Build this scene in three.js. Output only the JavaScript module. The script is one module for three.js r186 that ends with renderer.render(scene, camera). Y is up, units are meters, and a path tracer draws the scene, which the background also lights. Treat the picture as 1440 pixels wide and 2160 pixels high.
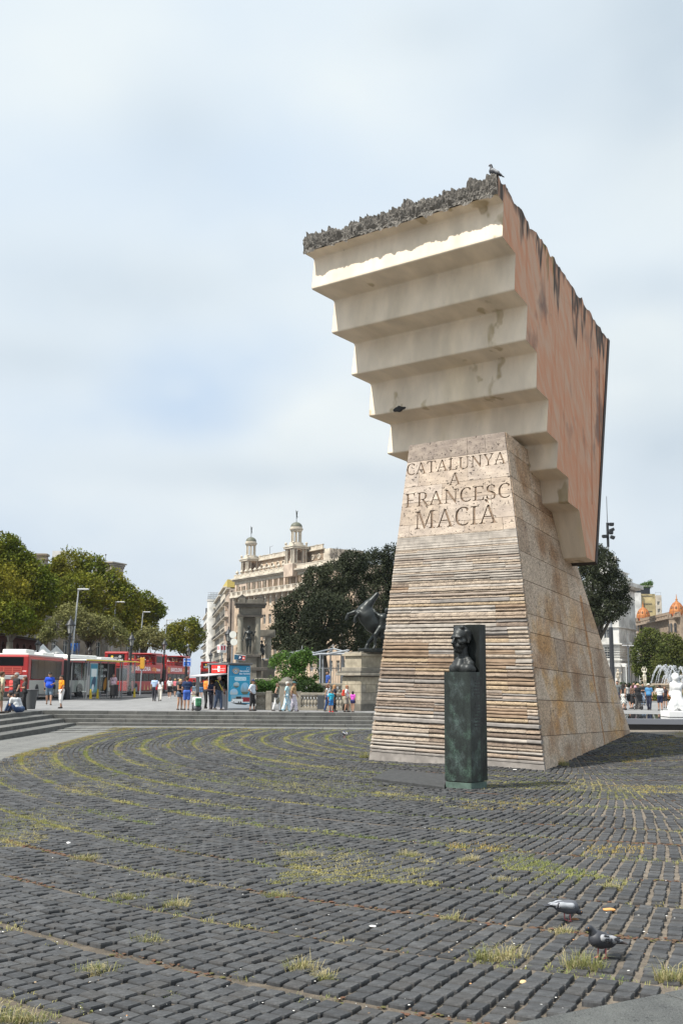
import * as THREE from 'three';
import { mergeGeometries, mergeVertices } from 'three/addons/utils/BufferGeometryUtils.js';
import { RoundedBoxGeometry } from 'three/addons/geometries/RoundedBoxGeometry.js';
import { ConvexGeometry } from 'three/addons/geometries/ConvexGeometry.js';
import { FontLoader } from 'three/addons/loaders/FontLoader.js';
import { Brush, Evaluator, SUBTRACTION } from 'three-bvh-csg';

// ---------------------------------------------------------------- camera, sky, sun, exposure
const FOC = 2200, EYE = 1.68, PITCH = Math.atan(352 / FOC), ROLL = 0.0076;
const scene = new THREE.Scene();
const camera = new THREE.PerspectiveCamera(2 * Math.atan(1080 / FOC) * 180 / Math.PI, 682 / 1024, 0.1, 4000);
camera.position.set(0, EYE, 0);
camera.rotation.order = 'YXZ';
camera.rotation.set(PITCH, 0, ROLL);
camera.updateMatrixWorld(true);
const renderer = new THREE.WebGLRenderer({ antialias: true });
renderer.setSize(682, 1024);
renderer.toneMapping = THREE.LinearToneMapping;
renderer.toneMappingExposure = 1.4;
renderer.shadowMap.enabled = true;
const SUNDIR = new THREE.Vector3(-0.64, 1.0, 0.36).normalize();
const sun = new THREE.DirectionalLight(new THREE.Color(1.0, 0.95, 0.87), 4.7);
sun.position.copy(SUNDIR).multiplyScalar(120);
sun.castShadow = true;
sun.shadow.radius = 3;
Object.assign(sun.shadow.camera, { left: -90, right: 90, top: 90, bottom: -90, near: 1, far: 320 });
sun.shadow.mapSize.set(4096, 4096);
scene.add(sun); scene.add(sun.target);

function rng(seed) { let a = seed >>> 0; return () => { a = (a + 0x6D2B79F5) | 0; let t = Math.imul(a ^ (a >>> 15), 1 | a); t = (t + Math.imul(t ^ (t >>> 7), 61 | t)) ^ t; return ((t ^ (t >>> 14)) >>> 0) / 4294967296; }; }
const hash3 = (x, y, z) => { let h = Math.imul(x | 0, 374761393) ^ Math.imul(y | 0, 668265263) ^ Math.imul(z | 0, 2147483647 - 1013); h = Math.imul(h ^ (h >>> 13), 1274126177); return ((h ^ (h >>> 16)) >>> 0) / 4294967296; };
const sm = (t) => t * t * (3 - 2 * t);
const lerp = (a, b, t) => a + (b - a) * t, clamp = (x, a = 0, b = 1) => Math.min(b, Math.max(a, x));
const sstep = (a, b, x) => sm(clamp((x - a) / (b - a)));
function n3(x, y, z) {
  const X = Math.floor(x), Y = Math.floor(y), Z = Math.floor(z), u = sm(x - X), v = sm(y - Y), w = sm(z - Z);
  const q = (i, j, k) => hash3(X + i, Y + j, Z + k);
  return lerp(lerp(lerp(q(0, 0, 0), q(1, 0, 0), u), lerp(q(0, 1, 0), q(1, 1, 0), u), v), lerp(lerp(q(0, 0, 1), q(1, 0, 1), u), lerp(q(0, 1, 1), q(1, 1, 1), u), v), w);
}
function fbm(x, y, z, o = 4) { let s = 0, a = 0.5, n = 0; for (let i = 0; i < o; i++) { s += a * n3(x, y, z); n += a; a *= 0.5; x = x * 2.03 + 5.1; y = y * 2.03 + 1.7; z = z * 2.03 + 9.2; } return s / n; }
// a pixel of the 1440 x 2160 photograph as a direction, or as the point at a distance before the camera
const QC = camera.quaternion.clone();
const dirOf = (u, v) => new THREE.Vector3((u - 720) / FOC, -(v - 1080) / FOC, -1).applyQuaternion(QC);
const at = (u, v, d) => { const k = dirOf(u, v); return new THREE.Vector3(0, EYE, 0).addScaledVector(k, d / -k.z); };
const horizonV = (u) => 1432 + 0.0076 * (u - 720);
const atY = (u, y, d) => { const p = at(u, horizonV(u), d); p.y = y; return p; };     // the point over the ground at column u, distance d, height y

{ // overcast sky with bright cloud and a few thin, bluer gaps
  const W = 1024, H = 512, data = new Float32Array(W * H * 4);
  const pats = [[430, 820, 190, 90, -0.75], [560, 730, 130, 60, -0.3], [350, 890, 200, 50, -0.35], [150, 120, 420, 200, 0.32], [740, 170, 260, 160, 0.4], [1370, 780, 130, 110, 0.5], [650, 900, 150, 70, 0.4], [150, 1080, 300, 60, 0.2], [1420, 90, 240, 240, -0.9, 1], [380, 280, 150, 110, -0.4, 1], [200, 600, 300, 80, -0.6, 1], [1400, 970, 130, 90, -0.9, 1], [1330, 610, 180, 50, -0.3, 1], [500, 1000, 320, 40, -0.5, 1], [900, 60, 150, 60, -0.3, 1], [60, 760, 200, 60, -0.4, 1]]
    .map(([u, v, a, b, w, g = 0]) => { const d = dirOf(u, v).normalize(); return [Math.atan2(d.x, -d.z), Math.asin(d.y), a / FOC, b / FOC, w, g]; });
  for (let r = 0; r < H; r++) {
    const el = ((r + 0.5) / H - 0.5) * Math.PI, y = Math.sin(el), c = Math.cos(el);
    for (let q = 0; q < W; q++) {
      const th = ((q + 0.5) / W - 0.5) * 2 * Math.PI, x = Math.cos(th) * c, z = Math.sin(th) * c;
      const yy = Math.max(y, 0) + 0.32, px = x / yy * 1.5, pz = z / yy * 1.5;
      let d = fbm(px + 3.1, pz + 7.7, 0.5, 6) - 0.5; d = d * 1.5 + 0.72; let gq = clamp((fbm(px * 1.3 + 9, pz * 1.3 + 2, 6.5, 6) - 0.5) * 2.2);
      const az = Math.atan2(x, -z);
      for (const [a0, e0, sa, se, w, gg] of pats) { const da = (az - a0) / sa, de = (el - e0) / se, g = da * da + de * de; if (g < 9) { const q = w * Math.exp(-g) * (0.4 + 1.2 * fbm(px * 4, pz * 4, 3, 5)); if (gg) gq -= q; else d += q; } }
      d = clamp(d, 0, 1.1);
      const low = Math.exp(-Math.max(el, 0) / 0.16);
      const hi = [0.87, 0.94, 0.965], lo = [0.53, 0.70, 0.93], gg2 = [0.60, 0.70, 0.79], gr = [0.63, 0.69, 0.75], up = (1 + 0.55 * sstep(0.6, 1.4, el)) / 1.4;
      const o = (r * W + q) * 4;
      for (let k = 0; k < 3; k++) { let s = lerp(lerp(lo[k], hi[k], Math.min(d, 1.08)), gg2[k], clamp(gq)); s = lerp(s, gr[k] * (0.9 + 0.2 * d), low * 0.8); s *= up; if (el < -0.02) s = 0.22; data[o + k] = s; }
      data[o + 3] = 1;
    }
  }
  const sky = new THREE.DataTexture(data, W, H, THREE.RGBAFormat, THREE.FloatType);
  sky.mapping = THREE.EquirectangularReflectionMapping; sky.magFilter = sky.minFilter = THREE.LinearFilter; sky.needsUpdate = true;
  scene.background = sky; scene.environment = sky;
}
scene.fog = new THREE.FogExp2(new THREE.Color(0.72, 0.79, 0.88), 0.00007);

// ---------------------------------------------------------------- textures and materials
const texCount = { n: 0 };
function dtex(w, h, fn, srgb = true) {
  const d = new Uint8Array(w * h * 4);
  for (let y = 0; y < h; y++) for (let x = 0; x < w; x++) { const c = fn(x / w, y / h), o = (y * w + x) * 4; d[o] = clamp(c[0]) * 255; d[o + 1] = clamp(c[1]) * 255; d[o + 2] = clamp(c[2]) * 255; d[o + 3] = c[3] === undefined ? 255 : c[3] * 255; }
  const t = new THREE.DataTexture(d, w, h); t.wrapS = t.wrapT = THREE.RepeatWrapping; t.magFilter = t.minFilter = THREE.LinearFilter;
  if (srgb) t.colorSpace = THREE.SRGBColorSpace; t.needsUpdate = true; texCount.n++; return t;
}
// tiling noise on the unit square: period p
function tn(u, v, p, s = 0) { const x = u * p, y = v * p, X = Math.floor(x), Y = Math.floor(y), a = sm(x - X), b = sm(y - Y), m = (k) => ((k % p) + p) % p, q = (i, j) => hash3(m(X + i), m(Y + j), s); return lerp(lerp(q(0, 0), q(1, 0), a), lerp(q(0, 1), q(1, 1), a), b); }
function tf(u, v, p, s = 0, o = 4) { let r = 0, a = 0.5, n = 0; for (let i = 0; i < o; i++) { r += a * tn(u, v, p, s + i); n += a; a *= 0.55; p *= 2; } return r / n; }
const g3 = (x) => [x, x, x];
const T = {
  mottle: dtex(512, 512, (u, v) => g3(0.62 + 0.42 * tf(u, v, 4, 1, 7))),
  grit: dtex(512, 512, (u, v) => { const s = tn(u, v, 256, 5), f = tf(u, v, 16, 9, 5); return g3(0.55 + 0.35 * f + (s > 0.9 ? 0.25 : s < 0.12 ? -0.28 : 0)); }),
  granite: dtex(512, 512, (u, v) => { const s = tn(u, v, 220, 15), m = tn(u, v, 90, 17), f = tf(u, v, 5, 19, 5); let c = 0.83 + 0.28 * (f - 0.5) + (s - 0.5) * 0.40 + (m < 0.14 ? -0.3 : 0); return [c + 0.02 * (m - 0.5), c, c - 0.03 * f]; }),
  streak: dtex(512, 512, (u, v) => { const a = tf(u, v * 0.12, 40, 21, 3), b = tf(u, v, 6, 25, 5); return g3(0.6 + 0.3 * a + 0.3 * (b - 0.5)); }),
  trav: dtex(512, 512, (u, v) => { const b = tf(u * 0.25, v, 24, 31, 4), f = tf(u, v, 8, 35, 5), pit = tn(u * 0.5, v, 128, 39) * tn(u, v, 40, 40); const c = 0.875 + 0.22 * (b - 0.5) + 0.26 * (f - 0.5) - (pit < 0.05 ? 0.42 : 0); return [c + 0.02, c, c - 0.03 * f]; }),
};
const col = (c) => Array.isArray(c) ? new THREE.Color().setRGB(c[0], c[1], c[2]) : new THREE.Color(c);
function M(c, rough = 0.8, o = {}) { const { rep, ...r } = o; const m = new (o.transmission || o.clearcoat || o.sheen ? THREE.MeshPhysicalMaterial : THREE.MeshStandardMaterial)({ color: col(c), roughness: rough, ...r }); return m; }
const repT = new Map();
function rt(t, s, b) { const k = t.uuid + s + (b || ''); if (!repT.has(k)) { const c = t.clone(); c.repeat.set(s, s); c.needsUpdate = true; if (b) c.colorSpace = THREE.NoColorSpace; repT.set(k, c); } return repT.get(k); }
const stone = (c, t = 'mottle', s = 0.5, rough = 0.88, bump = 0.004) => M(c, rough, { map: rt(T[t], s), bumpMap: rt(T[t], s, 1), bumpScale: bump });

// ---------------------------------------------------------------- geometry helpers
const V = (x, y, z) => new THREE.Vector3(x, y, z);
function uvm(g) { // uv in metres from the dominant direction of each face
  g = g.index ? g.toNonIndexed() : g; const p = g.attributes.position, n = g.attributes.normal || (g.computeVertexNormals(), g.attributes.normal), uv = new Float32Array(p.count * 2);
  for (let i = 0; i < p.count; i += 3) {
    let ax = 0, ay = 0, az = 0; for (let k = 0; k < 3; k++) { ax += Math.abs(n.getX(i + k)); ay += Math.abs(n.getY(i + k)); az += Math.abs(n.getZ(i + k)); }
    for (let k = 0; k < 3; k++) { const j = i + k, x = p.getX(j), y = p.getY(j), z = p.getZ(j); let a, b; if (ay >= ax && ay >= az) { a = x; b = z; } else if (ax >= az) { a = z; b = y; } else { a = x; b = y; } uv[j * 2] = a; uv[j * 2 + 1] = b; }
  }
  g.setAttribute('uv', new THREE.BufferAttribute(uv, 2)); return g;
}
function mg(list) { return mergeGeometries(list.map((g) => { g = g.index ? g.toNonIndexed() : g; for (const k of Object.keys(g.attributes)) if (!['position', 'normal', 'uv'].includes(k)) g.deleteAttribute(k); if (!g.attributes.normal) g.computeVertexNormals(); if (!g.attributes.uv) g.setAttribute('uv', new THREE.BufferAttribute(new Float32Array(g.attributes.position.count * 2), 2)); return g; })); }
function box(w, h, d, x = 0, y = 0, z = 0, ry = 0) { const g = new THREE.BoxGeometry(w, h, d); if (ry) g.rotateY(ry); return g.translate(x, y, z); }
function rbox(w, h, d, r, x = 0, y = 0, z = 0, s = 1) { return new RoundedBoxGeometry(w, h, d, s, r).translate(x, y, z); }
const cyl = (r1, r2, h, s, x = 0, y = 0, z = 0) => new THREE.CylinderGeometry(r1, r2, h, s).translate(x, y, z);
const sph = (r, x = 0, y = 0, z = 0, a = 12, b = 8) => new THREE.SphereGeometry(r, a, b).translate(x, y, z);
const lathe = (pts, s = 16) => new THREE.LatheGeometry(pts.map(([r, y]) => new THREE.Vector2(Math.max(r, 0.0001), y)), s);
function bar(a, b, r1, r2 = r1, s = 6) { const A = Array.isArray(a) ? V(...a) : a, B = Array.isArray(b) ? V(...b) : b, d = B.clone().sub(A), l = d.length(); const g = new THREE.CylinderGeometry(r2, r1, l, s); g.applyQuaternion(new THREE.Quaternion().setFromUnitVectors(V(0, 1, 0), d.normalize())); return g.translate((A.x + B.x) / 2, (A.y + B.y) / 2, (A.z + B.z) / 2); }
function ext(pts, depth, bevel = 0) { const s = new THREE.Shape(pts.map(([x, y]) => new THREE.Vector2(x, y))); return new THREE.ExtrudeGeometry(s, { depth, bevelEnabled: bevel > 0, bevelSize: bevel, bevelThickness: bevel, bevelSegments: 2, curveSegments: 8 }); }
function quadGeo(a, b, c, d, uv) { const g = new THREE.BufferGeometry(); g.setAttribute('position', new THREE.Float32BufferAttribute([...a, ...b, ...c, ...a, ...c, ...d], 3)); const u = uv || [[0, 0], [1, 0], [1, 1], [0, 1]]; g.setAttribute('uv', new THREE.Float32BufferAttribute([...u[0], ...u[1], ...u[2], ...u[0], ...u[2], ...u[3]], 2)); g.computeVertexNormals(); return g; }

// ---------------------------------------------------------------- naming
const used = new Map();
function numbered(n) { const k = used.get(n) || 0; used.set(n, k + 1); return k ? n + '_' + String(k).padStart(3, '0') : n; }
function shadow(o) { o.traverse((q) => { if (q.isMesh) { q.castShadow = true; q.receiveShadow = true; } }); return o; }
function tag(o, label, category, group, kind) { if (label) o.userData.label = label; if (category) o.userData.category = category; if (group) o.userData.group = group; if (kind) o.userData.kind = kind; return o; }
function thing(name, label, category, pos = [0, 0, 0], turn = 0, group) { const o = new THREE.Group(); o.name = numbered(name); scene.add(o); if (pos.isVector3) o.position.copy(pos); else o.position.set(...pos); o.rotation.y = turn; return tag(o, label, category, group); }
function P(parent, name, geo, mat, keepUV) { const g = Array.isArray(geo) ? mg(geo) : geo; const m = new THREE.Mesh(keepUV ? g : uvm(g), mat); m.name = name; m.castShadow = m.receiveShadow = true; parent.add(m); return m; }
function struct(name, geo, mat, keepUV) { const m = P(scene, numbered(name), geo, mat, keepUV); m.userData.kind = 'structure'; return m; }
function copyOf(o, name, label, pos, turn, group) { const c = o.clone(); c.name = numbered(name); c.userData = { ...o.userData }; if (label) c.userData.label = label; if (group) c.userData.group = group; if (pos) (pos.isVector3 ? c.position.copy(pos) : c.position.set(...pos)); if (turn !== undefined) c.rotation.y = turn; scene.add(c); return c; }

// ---------------------------------------------------------------- bodies: rounded limbs joined with a smooth minimum, meshed with surface nets
// limb: [ax,ay,az, bx,by,bz, ra, rb]
function body(limbs, cell = 0.035, k = 0.04, flat) {
  const lo = [1e9, 1e9, 1e9], hi = [-1e9, -1e9, -1e9];
  for (const l of limbs) for (let i = 0; i < 3; i++) { lo[i] = Math.min(lo[i], l[i] - l[6], l[3 + i] - l[7]); hi[i] = Math.max(hi[i], l[i] + l[6], l[3 + i] + l[7]); }
  const N = [0, 1, 2].map((i) => { lo[i] -= 2.1 * cell + k * 0.5; return Math.ceil((hi[i] - lo[i] + 2.1 * cell + k * 0.5) / cell) + 1; });
  const F = new Float32Array(N[0] * N[1] * N[2]), id = (x, y, z) => x + N[0] * (y + N[1] * z);
  const L = limbs.map((l) => { const dx = l[3] - l[0], dy = l[4] - l[1], dz = l[5] - l[2]; return [...l.slice(0, 3), dx, dy, dz, dx * dx + dy * dy + dz * dz || 1e-9, l[6], l[7] - l[6]]; });
  for (let z = 0; z < N[2]; z++) for (let y = 0; y < N[1]; y++) for (let x = 0; x < N[0]; x++) {
    const px = lo[0] + x * cell, py = lo[1] + y * cell, pz = lo[2] + z * cell; let d = 1e3;
    for (let i = 0; i < L.length; i++) {
      const l = L[i], qx = px - l[0], qy = py - l[1], qz = pz - l[2]; let t = (qx * l[3] + qy * l[4] + qz * l[5]) / l[6]; t = t < 0 ? 0 : t > 1 ? 1 : t;
      const ex = qx - t * l[3], ey = qy - t * l[4], ez = qz - t * l[5], e = Math.sqrt(ex * ex + ey * ey + ez * ez) - l[7] - l[8] * t;
      const h = k - Math.abs(d - e); d = Math.min(d, e) - (h > 0 ? h * h / (4 * k) : 0);
    }
    F[id(x, y, z)] = d;
  }
  const vid = new Int32Array(F.length).fill(-1), pos = [], idx = [];
  for (let z = 0; z < N[2] - 1; z++) for (let y = 0; y < N[1] - 1; y++) for (let x = 0; x < N[0] - 1; x++) {
    let m = 0, sx = 0, sy = 0, sz = 0, c = 0;
    for (let i = 0; i < 8; i++) if (F[id(x + (i & 1), y + ((i >> 1) & 1), z + (i >> 2))] < 0) m |= 1 << i;
    if (m === 0 || m === 255) continue;
    for (let i = 0; i < 8; i++) for (let b = 1; b < 8; b <<= 1) { const j = i | b; if (j === i || ((m >> i) & 1) === ((m >> j) & 1)) continue; const f0 = F[id(x + (i & 1), y + ((i >> 1) & 1), z + (i >> 2))], f1 = F[id(x + (j & 1), y + ((j >> 1) & 1), z + (j >> 2))], t = f0 / (f0 - f1); sx += (i & 1) + t * ((j & 1) - (i & 1)); sy += ((i >> 1) & 1) + t * (((j >> 1) & 1) - ((i >> 1) & 1)); sz += (i >> 2) + t * ((j >> 2) - (i >> 2)); c++; }
    vid[id(x, y, z)] = pos.length / 3; pos.push(lo[0] + (x + sx / c) * cell, lo[1] + (y + sy / c) * cell, lo[2] + (z + sz / c) * cell);
  }
  const quad = (a, b, c, d, f) => { if (a < 0 || b < 0 || c < 0 || d < 0) return; f ? idx.push(a, b, c, a, c, d) : idx.push(a, c, b, a, d, c); };
  for (let z = 1; z < N[2] - 1; z++) for (let y = 1; y < N[1] - 1; y++) for (let x = 1; x < N[0] - 1; x++) {
    const s = F[id(x, y, z)] < 0;
    if (s !== F[id(x + 1, y, z)] < 0) quad(vid[id(x, y - 1, z - 1)], vid[id(x, y, z - 1)], vid[id(x, y, z)], vid[id(x, y - 1, z)], s);
    if (s !== F[id(x, y + 1, z)] < 0) quad(vid[id(x - 1, y, z - 1)], vid[id(x - 1, y, z)], vid[id(x, y, z)], vid[id(x, y, z - 1)], s);
    if (s !== F[id(x, y, z + 1)] < 0) quad(vid[id(x - 1, y - 1, z)], vid[id(x, y - 1, z)], vid[id(x, y, z)], vid[id(x - 1, y, z)], s);
  }
  const g = new THREE.BufferGeometry(); g.setAttribute('position', new THREE.Float32BufferAttribute(pos, 3)); g.setIndex(idx); g.computeVertexNormals();
  return g;
}
// ---------------------------------------------------------------- ground
const FARSTEP = 53.2, LEFTSTEP = -14.9, TREAD = 0.75, RISE = 0.165;
function gY(x, z) { const d = -z; return -0.25 - 0.0075 * d + 0.5 * clamp((d - 25) / 10) * clamp((x - 2) / 3) * (1 - sstep(38, 44, d)) - 0.13 * clamp((-x - 8) / 3) * (1 - sstep(45, 51, d)); }
const edgeX = (d) => -8.9 - (d - 27) * 0.068;
const mats = {
  plaza: M([0.275, 0.272, 0.268], 0.85, { map: dtex(512, 512, (u, v) => { const j = ((u * 8) % 1) < 0.03 || ((v * 8) % 1) < 0.03; const i = hash3(Math.floor(u * 8), Math.floor(v * 8), 3); return g3(0.78 + 0.1 * tf(u, v, 32, 50, 3) + 0.08 * i + 0.12 * (tf(u, v, 4, 55, 4) - 0.5) - (j ? 0.12 : 0)); }) }),
  soil: M([1, 1, 1], 0.97, { vertexColors: true, map: rt(T.grit, 0.9), bumpMap: rt(T.grit, 0.9, 1), bumpScale: 0.012 }),
  road: M([0.085, 0.085, 0.09], 0.9, { map: rt(T.grit, 0.4) }),
  stepTop: stone([0.25, 0.25, 0.245], 'granite', 0.7),
};
mats.plaza.map.repeat.set(0.2, 0.2);
{
  const big = 1600, s = new THREE.Shape([[-big, -big], [big, -big], [big, big], [-big, big]].map(([x, y]) => new THREE.Vector2(x, y)));
  s.holes.push(new THREE.Path([[LEFTSTEP, FARSTEP], [9.5, FARSTEP], [9.5, 46], [62, 46], [62, -14], [LEFTSTEP, -14]].map(([x, y]) => new THREE.Vector2(x, y))));
  const g = new THREE.ShapeGeometry(s); g.rotateX(-Math.PI / 2); struct('plaza_pavement', g, mats.plaza);
  struct('road', new THREE.PlaneGeometry(62, 400).rotateX(-Math.PI / 2).translate(-47, 0.004, -277), mats.road);
}
const soilGeo = new THREE.PlaneGeometry(77, 68, 110, 96).rotateX(-Math.PI / 2).translate(23.5, 0, -20);
{ const p = soilGeo.attributes.position; for (let i = 0; i < p.count; i++) p.setY(i, gY(p.getX(i), p.getZ(i)) - 0.016); soilGeo.computeVertexNormals(); const c = new Float32Array(p.count * 3); for (let i = 0; i < p.count; i++) { const x = p.getX(i), z = p.getZ(i), k = clamp(sstep(-1.5, 4.5, x) * 0.9 + (fbm(x * 0.5, z * 0.5, 1, 3) - 0.5) * 1.2); c.set([lerp(0.19, 0.33, k), lerp(0.155, 0.275, k), lerp(0.115, 0.215, k)], i * 3); } soilGeo.setAttribute('color', new THREE.BufferAttribute(c, 3)); }
const cobbled = struct('cobbled_ground', soilGeo, mats.soil);

// cobbles in curved bands; the bands are offsets of nested ovals centred behind the monument
const OX = 6.7, OD = 41, OK = 1.73, BAND = 0.8;
const rho = (x, d) => Math.hypot(x - OX, (d - OD) / OK);
const bandLift = (b) => [0.0, 0.010, 0.005, 0.0, 0.014, 0.008, 0.002][((b % 7) + 7) % 7];
function project(p) { const q = p.clone().applyMatrix4(camera.matrixWorldInverse); return [720 + FOC * q.x / -q.z, 1080 - FOC * q.y / -q.z, -q.z]; }
camera.matrixWorldInverse.copy(camera.matrixWorld).invert();
const KA = at(1095, 2160, 1), KB = at(1440, 2090, 1);   // two sight lines to the kerb of smooth stone at the right
const kerbPt = (k) => { const dy = k.y - EYE, t = (-0.29 - EYE) / dy; return [k.x * t, t]; };
const [kax, kad] = kerbPt(KA), [kbx, kbd] = kerbPt(KB);
const kerbSide = (x, d) => (kbx - kax) * (d - kad) - (kbd - kad) * (x - kax);   // > 0: on the cobbled side
const monX = [0.2, 5.6];
const steleAt = V(2.45, -0.43, -21.55);
const slabPts = [];
const cobSpots = [];
{
  const R = rng(77);
  for (let b = 3; b < 31; b++) {
    const r0 = b * BAND, rm = r0 + BAND / 2, gap = 0.05 + 0.07 * R(); let ph = 0.35 * Math.PI;
    while (ph < 1.75 * Math.PI) {
      const tx = -rm * Math.sin(ph), td = OK * rm * Math.cos(ph), tl = Math.hypot(tx, td), step = (0.15 + 0.018 * (R() - 0.5)) / tl; ph += step;
      const x = OX + rm * Math.cos(ph), d = OD + OK * rm * Math.sin(ph);
      if (d < 3.5 || d > 49.6 || x < -11.5 || x > 0.42 * d + 3 || x < -0.4 * d - 2) continue;
      let nx = (x - OX), nd = (d - OD) / (OK * OK); const nl = Math.hypot(nx, nd), grad = nl / rm; nx /= nl; nd /= nl;
      const width = BAND / grad, rows = Math.max(5, Math.round((width - gap) / 0.142)), rs = (width - gap) / rows;
      const ang = Math.atan2(td, tx);
      for (let r = 0; r < rows; r++) {
        const off = -width / 2 + gap / 2 + (r + 0.5) * rs, jx = (R() - 0.5) * 0.016, px = x + nx * off + Math.cos(ang) * jx, pd = d + nd * off + Math.sin(ang) * jx;
        if (px < edgeX(pd) || pd > 49.2 || pd < 4 || kerbSide(px, pd) < 0.08) continue;
        cobSpots.push([px, pd, ang, tl * step, rs, b, R(), R(), R(), R(), r === 0 || r === rows - 1]);
      }
    }
  }
}
// the stone slab let into the cobbles left of the stele
const slabQ = [[786, 1646], [822, 1629], [944, 1640], [936, 1664]].map(([u, v]) => { const k = dirOf(u, v), t = (-0.25 - EYE + 0.02) / (k.y - 0.0075 * k.z); return [k.x * t, -k.z * t]; });
const inPoly = (x, y, q) => { let c = false; for (let i = 0, j = q.length - 1; i < q.length; j = i++) if ((q[i][1] > y) !== (q[j][1] > y) && x < (q[j][0] - q[i][0]) * (y - q[i][1]) / (q[j][1] - q[i][1]) + q[i][0]) c = !c; return c; };
function cobGeo(seed) { // a sett with a worn, chamfered and slightly crooked top, one unit wide and deep
  const R = rng(seed), c = 0.42, e = 0.04, P8 = [], j = () => (R() - 0.5) * 0.05;
  for (const [x, z] of [[-1, -1], [1, -1], [1, 1], [-1, 1]]) { const a = j(), b = j(); P8.push([[x * 0.5 + a, -0.09, z * 0.5 + b], [x * 0.5 + a, -0.006, z * 0.5 + b], [x * (0.5 - e) + a, 0.003 + (R() - 0.5) * 0.007, z * (0.5 - e) + b]]); }
  const pos = [], q = (a, b, c2, d) => pos.push(...a, ...b, ...c2, ...a, ...c2, ...d);
  for (let i = 0; i < 4; i++) { const n = (i + 1) % 4; q(P8[i][0], P8[i][1], P8[n][1], P8[n][0]); q(P8[i][1], P8[i][2], P8[n][2], P8[n][1]); }
  q(P8[0][2], P8[3][2], P8[2][2], P8[1][2]);
  const g = new THREE.BufferGeometry(); g.setAttribute('position', new THREE.Float32BufferAttribute(pos, 3)); g.computeVertexNormals(); return uvm(g);
}
{
  const geos = [1, 2, 3, 4, 5].map(cobGeo);
  const cmap = T.grit.clone(); cmap.repeat.set(0.35, 0.35); cmap.needsUpdate = true; const cb = cmap.clone(); cb.colorSpace = THREE.NoColorSpace; cb.needsUpdate = true;
  const cm = (c) => M(c, 0.85, { map: cmap, bumpMap: cb, bumpScale: 0.0025 });
  const tones = [[0.100, 0.103, 0.108], [0.078, 0.081, 0.086], [0.126, 0.128, 0.131], [0.104, 0.102, 0.101], [0.112, 0.115, 0.120]], tm = tones.map(cm), white = cm([1, 1, 1]);
  const list = cobSpots.filter(([x, d]) => !inPoly(x, d, slabQ)).map((s) => { const [x, d, ang, len, rs, b, r1, r2, r3, r4, edge] = s, y = gY(x, -d) + bandLift(b) + (r1 - 0.5) * 0.014 - (edge ? 0.004 : 0); const [u, v] = project(V(x, y, -d)); return { s, y, u, v, seen: u > -15 && u < 1455 && v < 2175, d }; }).filter((o) => o.u > -260 && o.u < 1700);
  list.sort((a, b) => (b.seen - a.seen) || a.d - b.d);
  const place = (o, ob) => { const [x, d, ang, len, rs, b, r1, r2, r3, r4] = ob.s, gx = 0.019 + 0.018 * sstep(-1, 4, x) * (d < 24 ? 1 : 0.4); o.position.set(x, ob.y, -d); o.rotation.set((r2 - 0.5) * 0.09, ang + (r3 - 0.5) * 0.1, (r4 - 0.5) * 0.09); o.scale.set(Math.max(0.06, len - gx - 0.012 * r4), 1, Math.max(0.05, rs - 0.023 - 0.01 * r2)); };
  list.slice(0, 298).forEach((o, i) => { const m = new THREE.Mesh(geos[i % 5], tm[Math.floor(o.s[8] * 4.99)]); m.name = 'cobblestone'; m.castShadow = m.receiveShadow = true; place(m, o); cobbled.add(m); });
  const rest = list.slice(298), tmp = new THREE.Object3D();
  geos.forEach((g, k) => {
    const mine = rest.filter((o, i) => i % 5 === k), im = new THREE.InstancedMesh(g, white, mine.length);
    mine.forEach((o, i) => { place(tmp, o); tmp.updateMatrix(); im.setMatrixAt(i, tmp.matrix); const t = tones[Math.floor(o.s[8] * 4.99)], q = (0.85 + 0.3 * o.s[7]) * (0.9 + 0.35 * (fbm(o.s[0] * 0.7, o.s[1] * 0.7, 4, 3) - 0.3)); im.setColorAt(i, new THREE.Color().setRGB(t[0] * q, t[1] * q, t[2] * q)); });
    im.name = 'cobblestones'; im.castShadow = im.receiveShadow = true; im.userData.kind = 'stuff'; cobbled.add(im);
  });
  console.log('cobbles', list.length);
}
{ // kerb of smooth granite at the bottom right corner
  const m = stone([0.115, 0.12, 0.12], 'granite', 1.3, 0.85), dx = kbx - kax, dd = kbd - kad, L = Math.hypot(dx, dd), k = new THREE.Group();
  k.name = 'kerb'; k.userData.kind = 'structure'; scene.add(k); k.position.set(kax, gY(kax, -kad), -kad); k.rotation.y = Math.atan2(dd, dx);
  for (let i = -1; i < 4; i++) P(k, 'kerb_stone', rbox(1.19, 0.3, 1.6, 0.012, i * 1.2 + 0.55, -0.12 + 0.002 * i, 0.82), m);
}
{ // slab of dark stone beside the stele
  const t = thing('stone_slab', 'dark grey stone slab lying in the cobbles left of the bronze stele', 'slab', [0, 0, 0]);
  const s = new THREE.Shape(slabQ.map(([x, d]) => new THREE.Vector2(x, d))), g = new THREE.ExtrudeGeometry(s, { depth: 0.16, bevelEnabled: true, bevelSize: 0.015, bevelThickness: 0.012, bevelSegments: 1 });
  g.rotateX(-Math.PI / 2).translate(0, gY(1.5, -21.8) - 0.1, 0); P(t, 'slab', g, stone([0.085, 0.088, 0.09], 'grit', 0.8));
}
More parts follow.
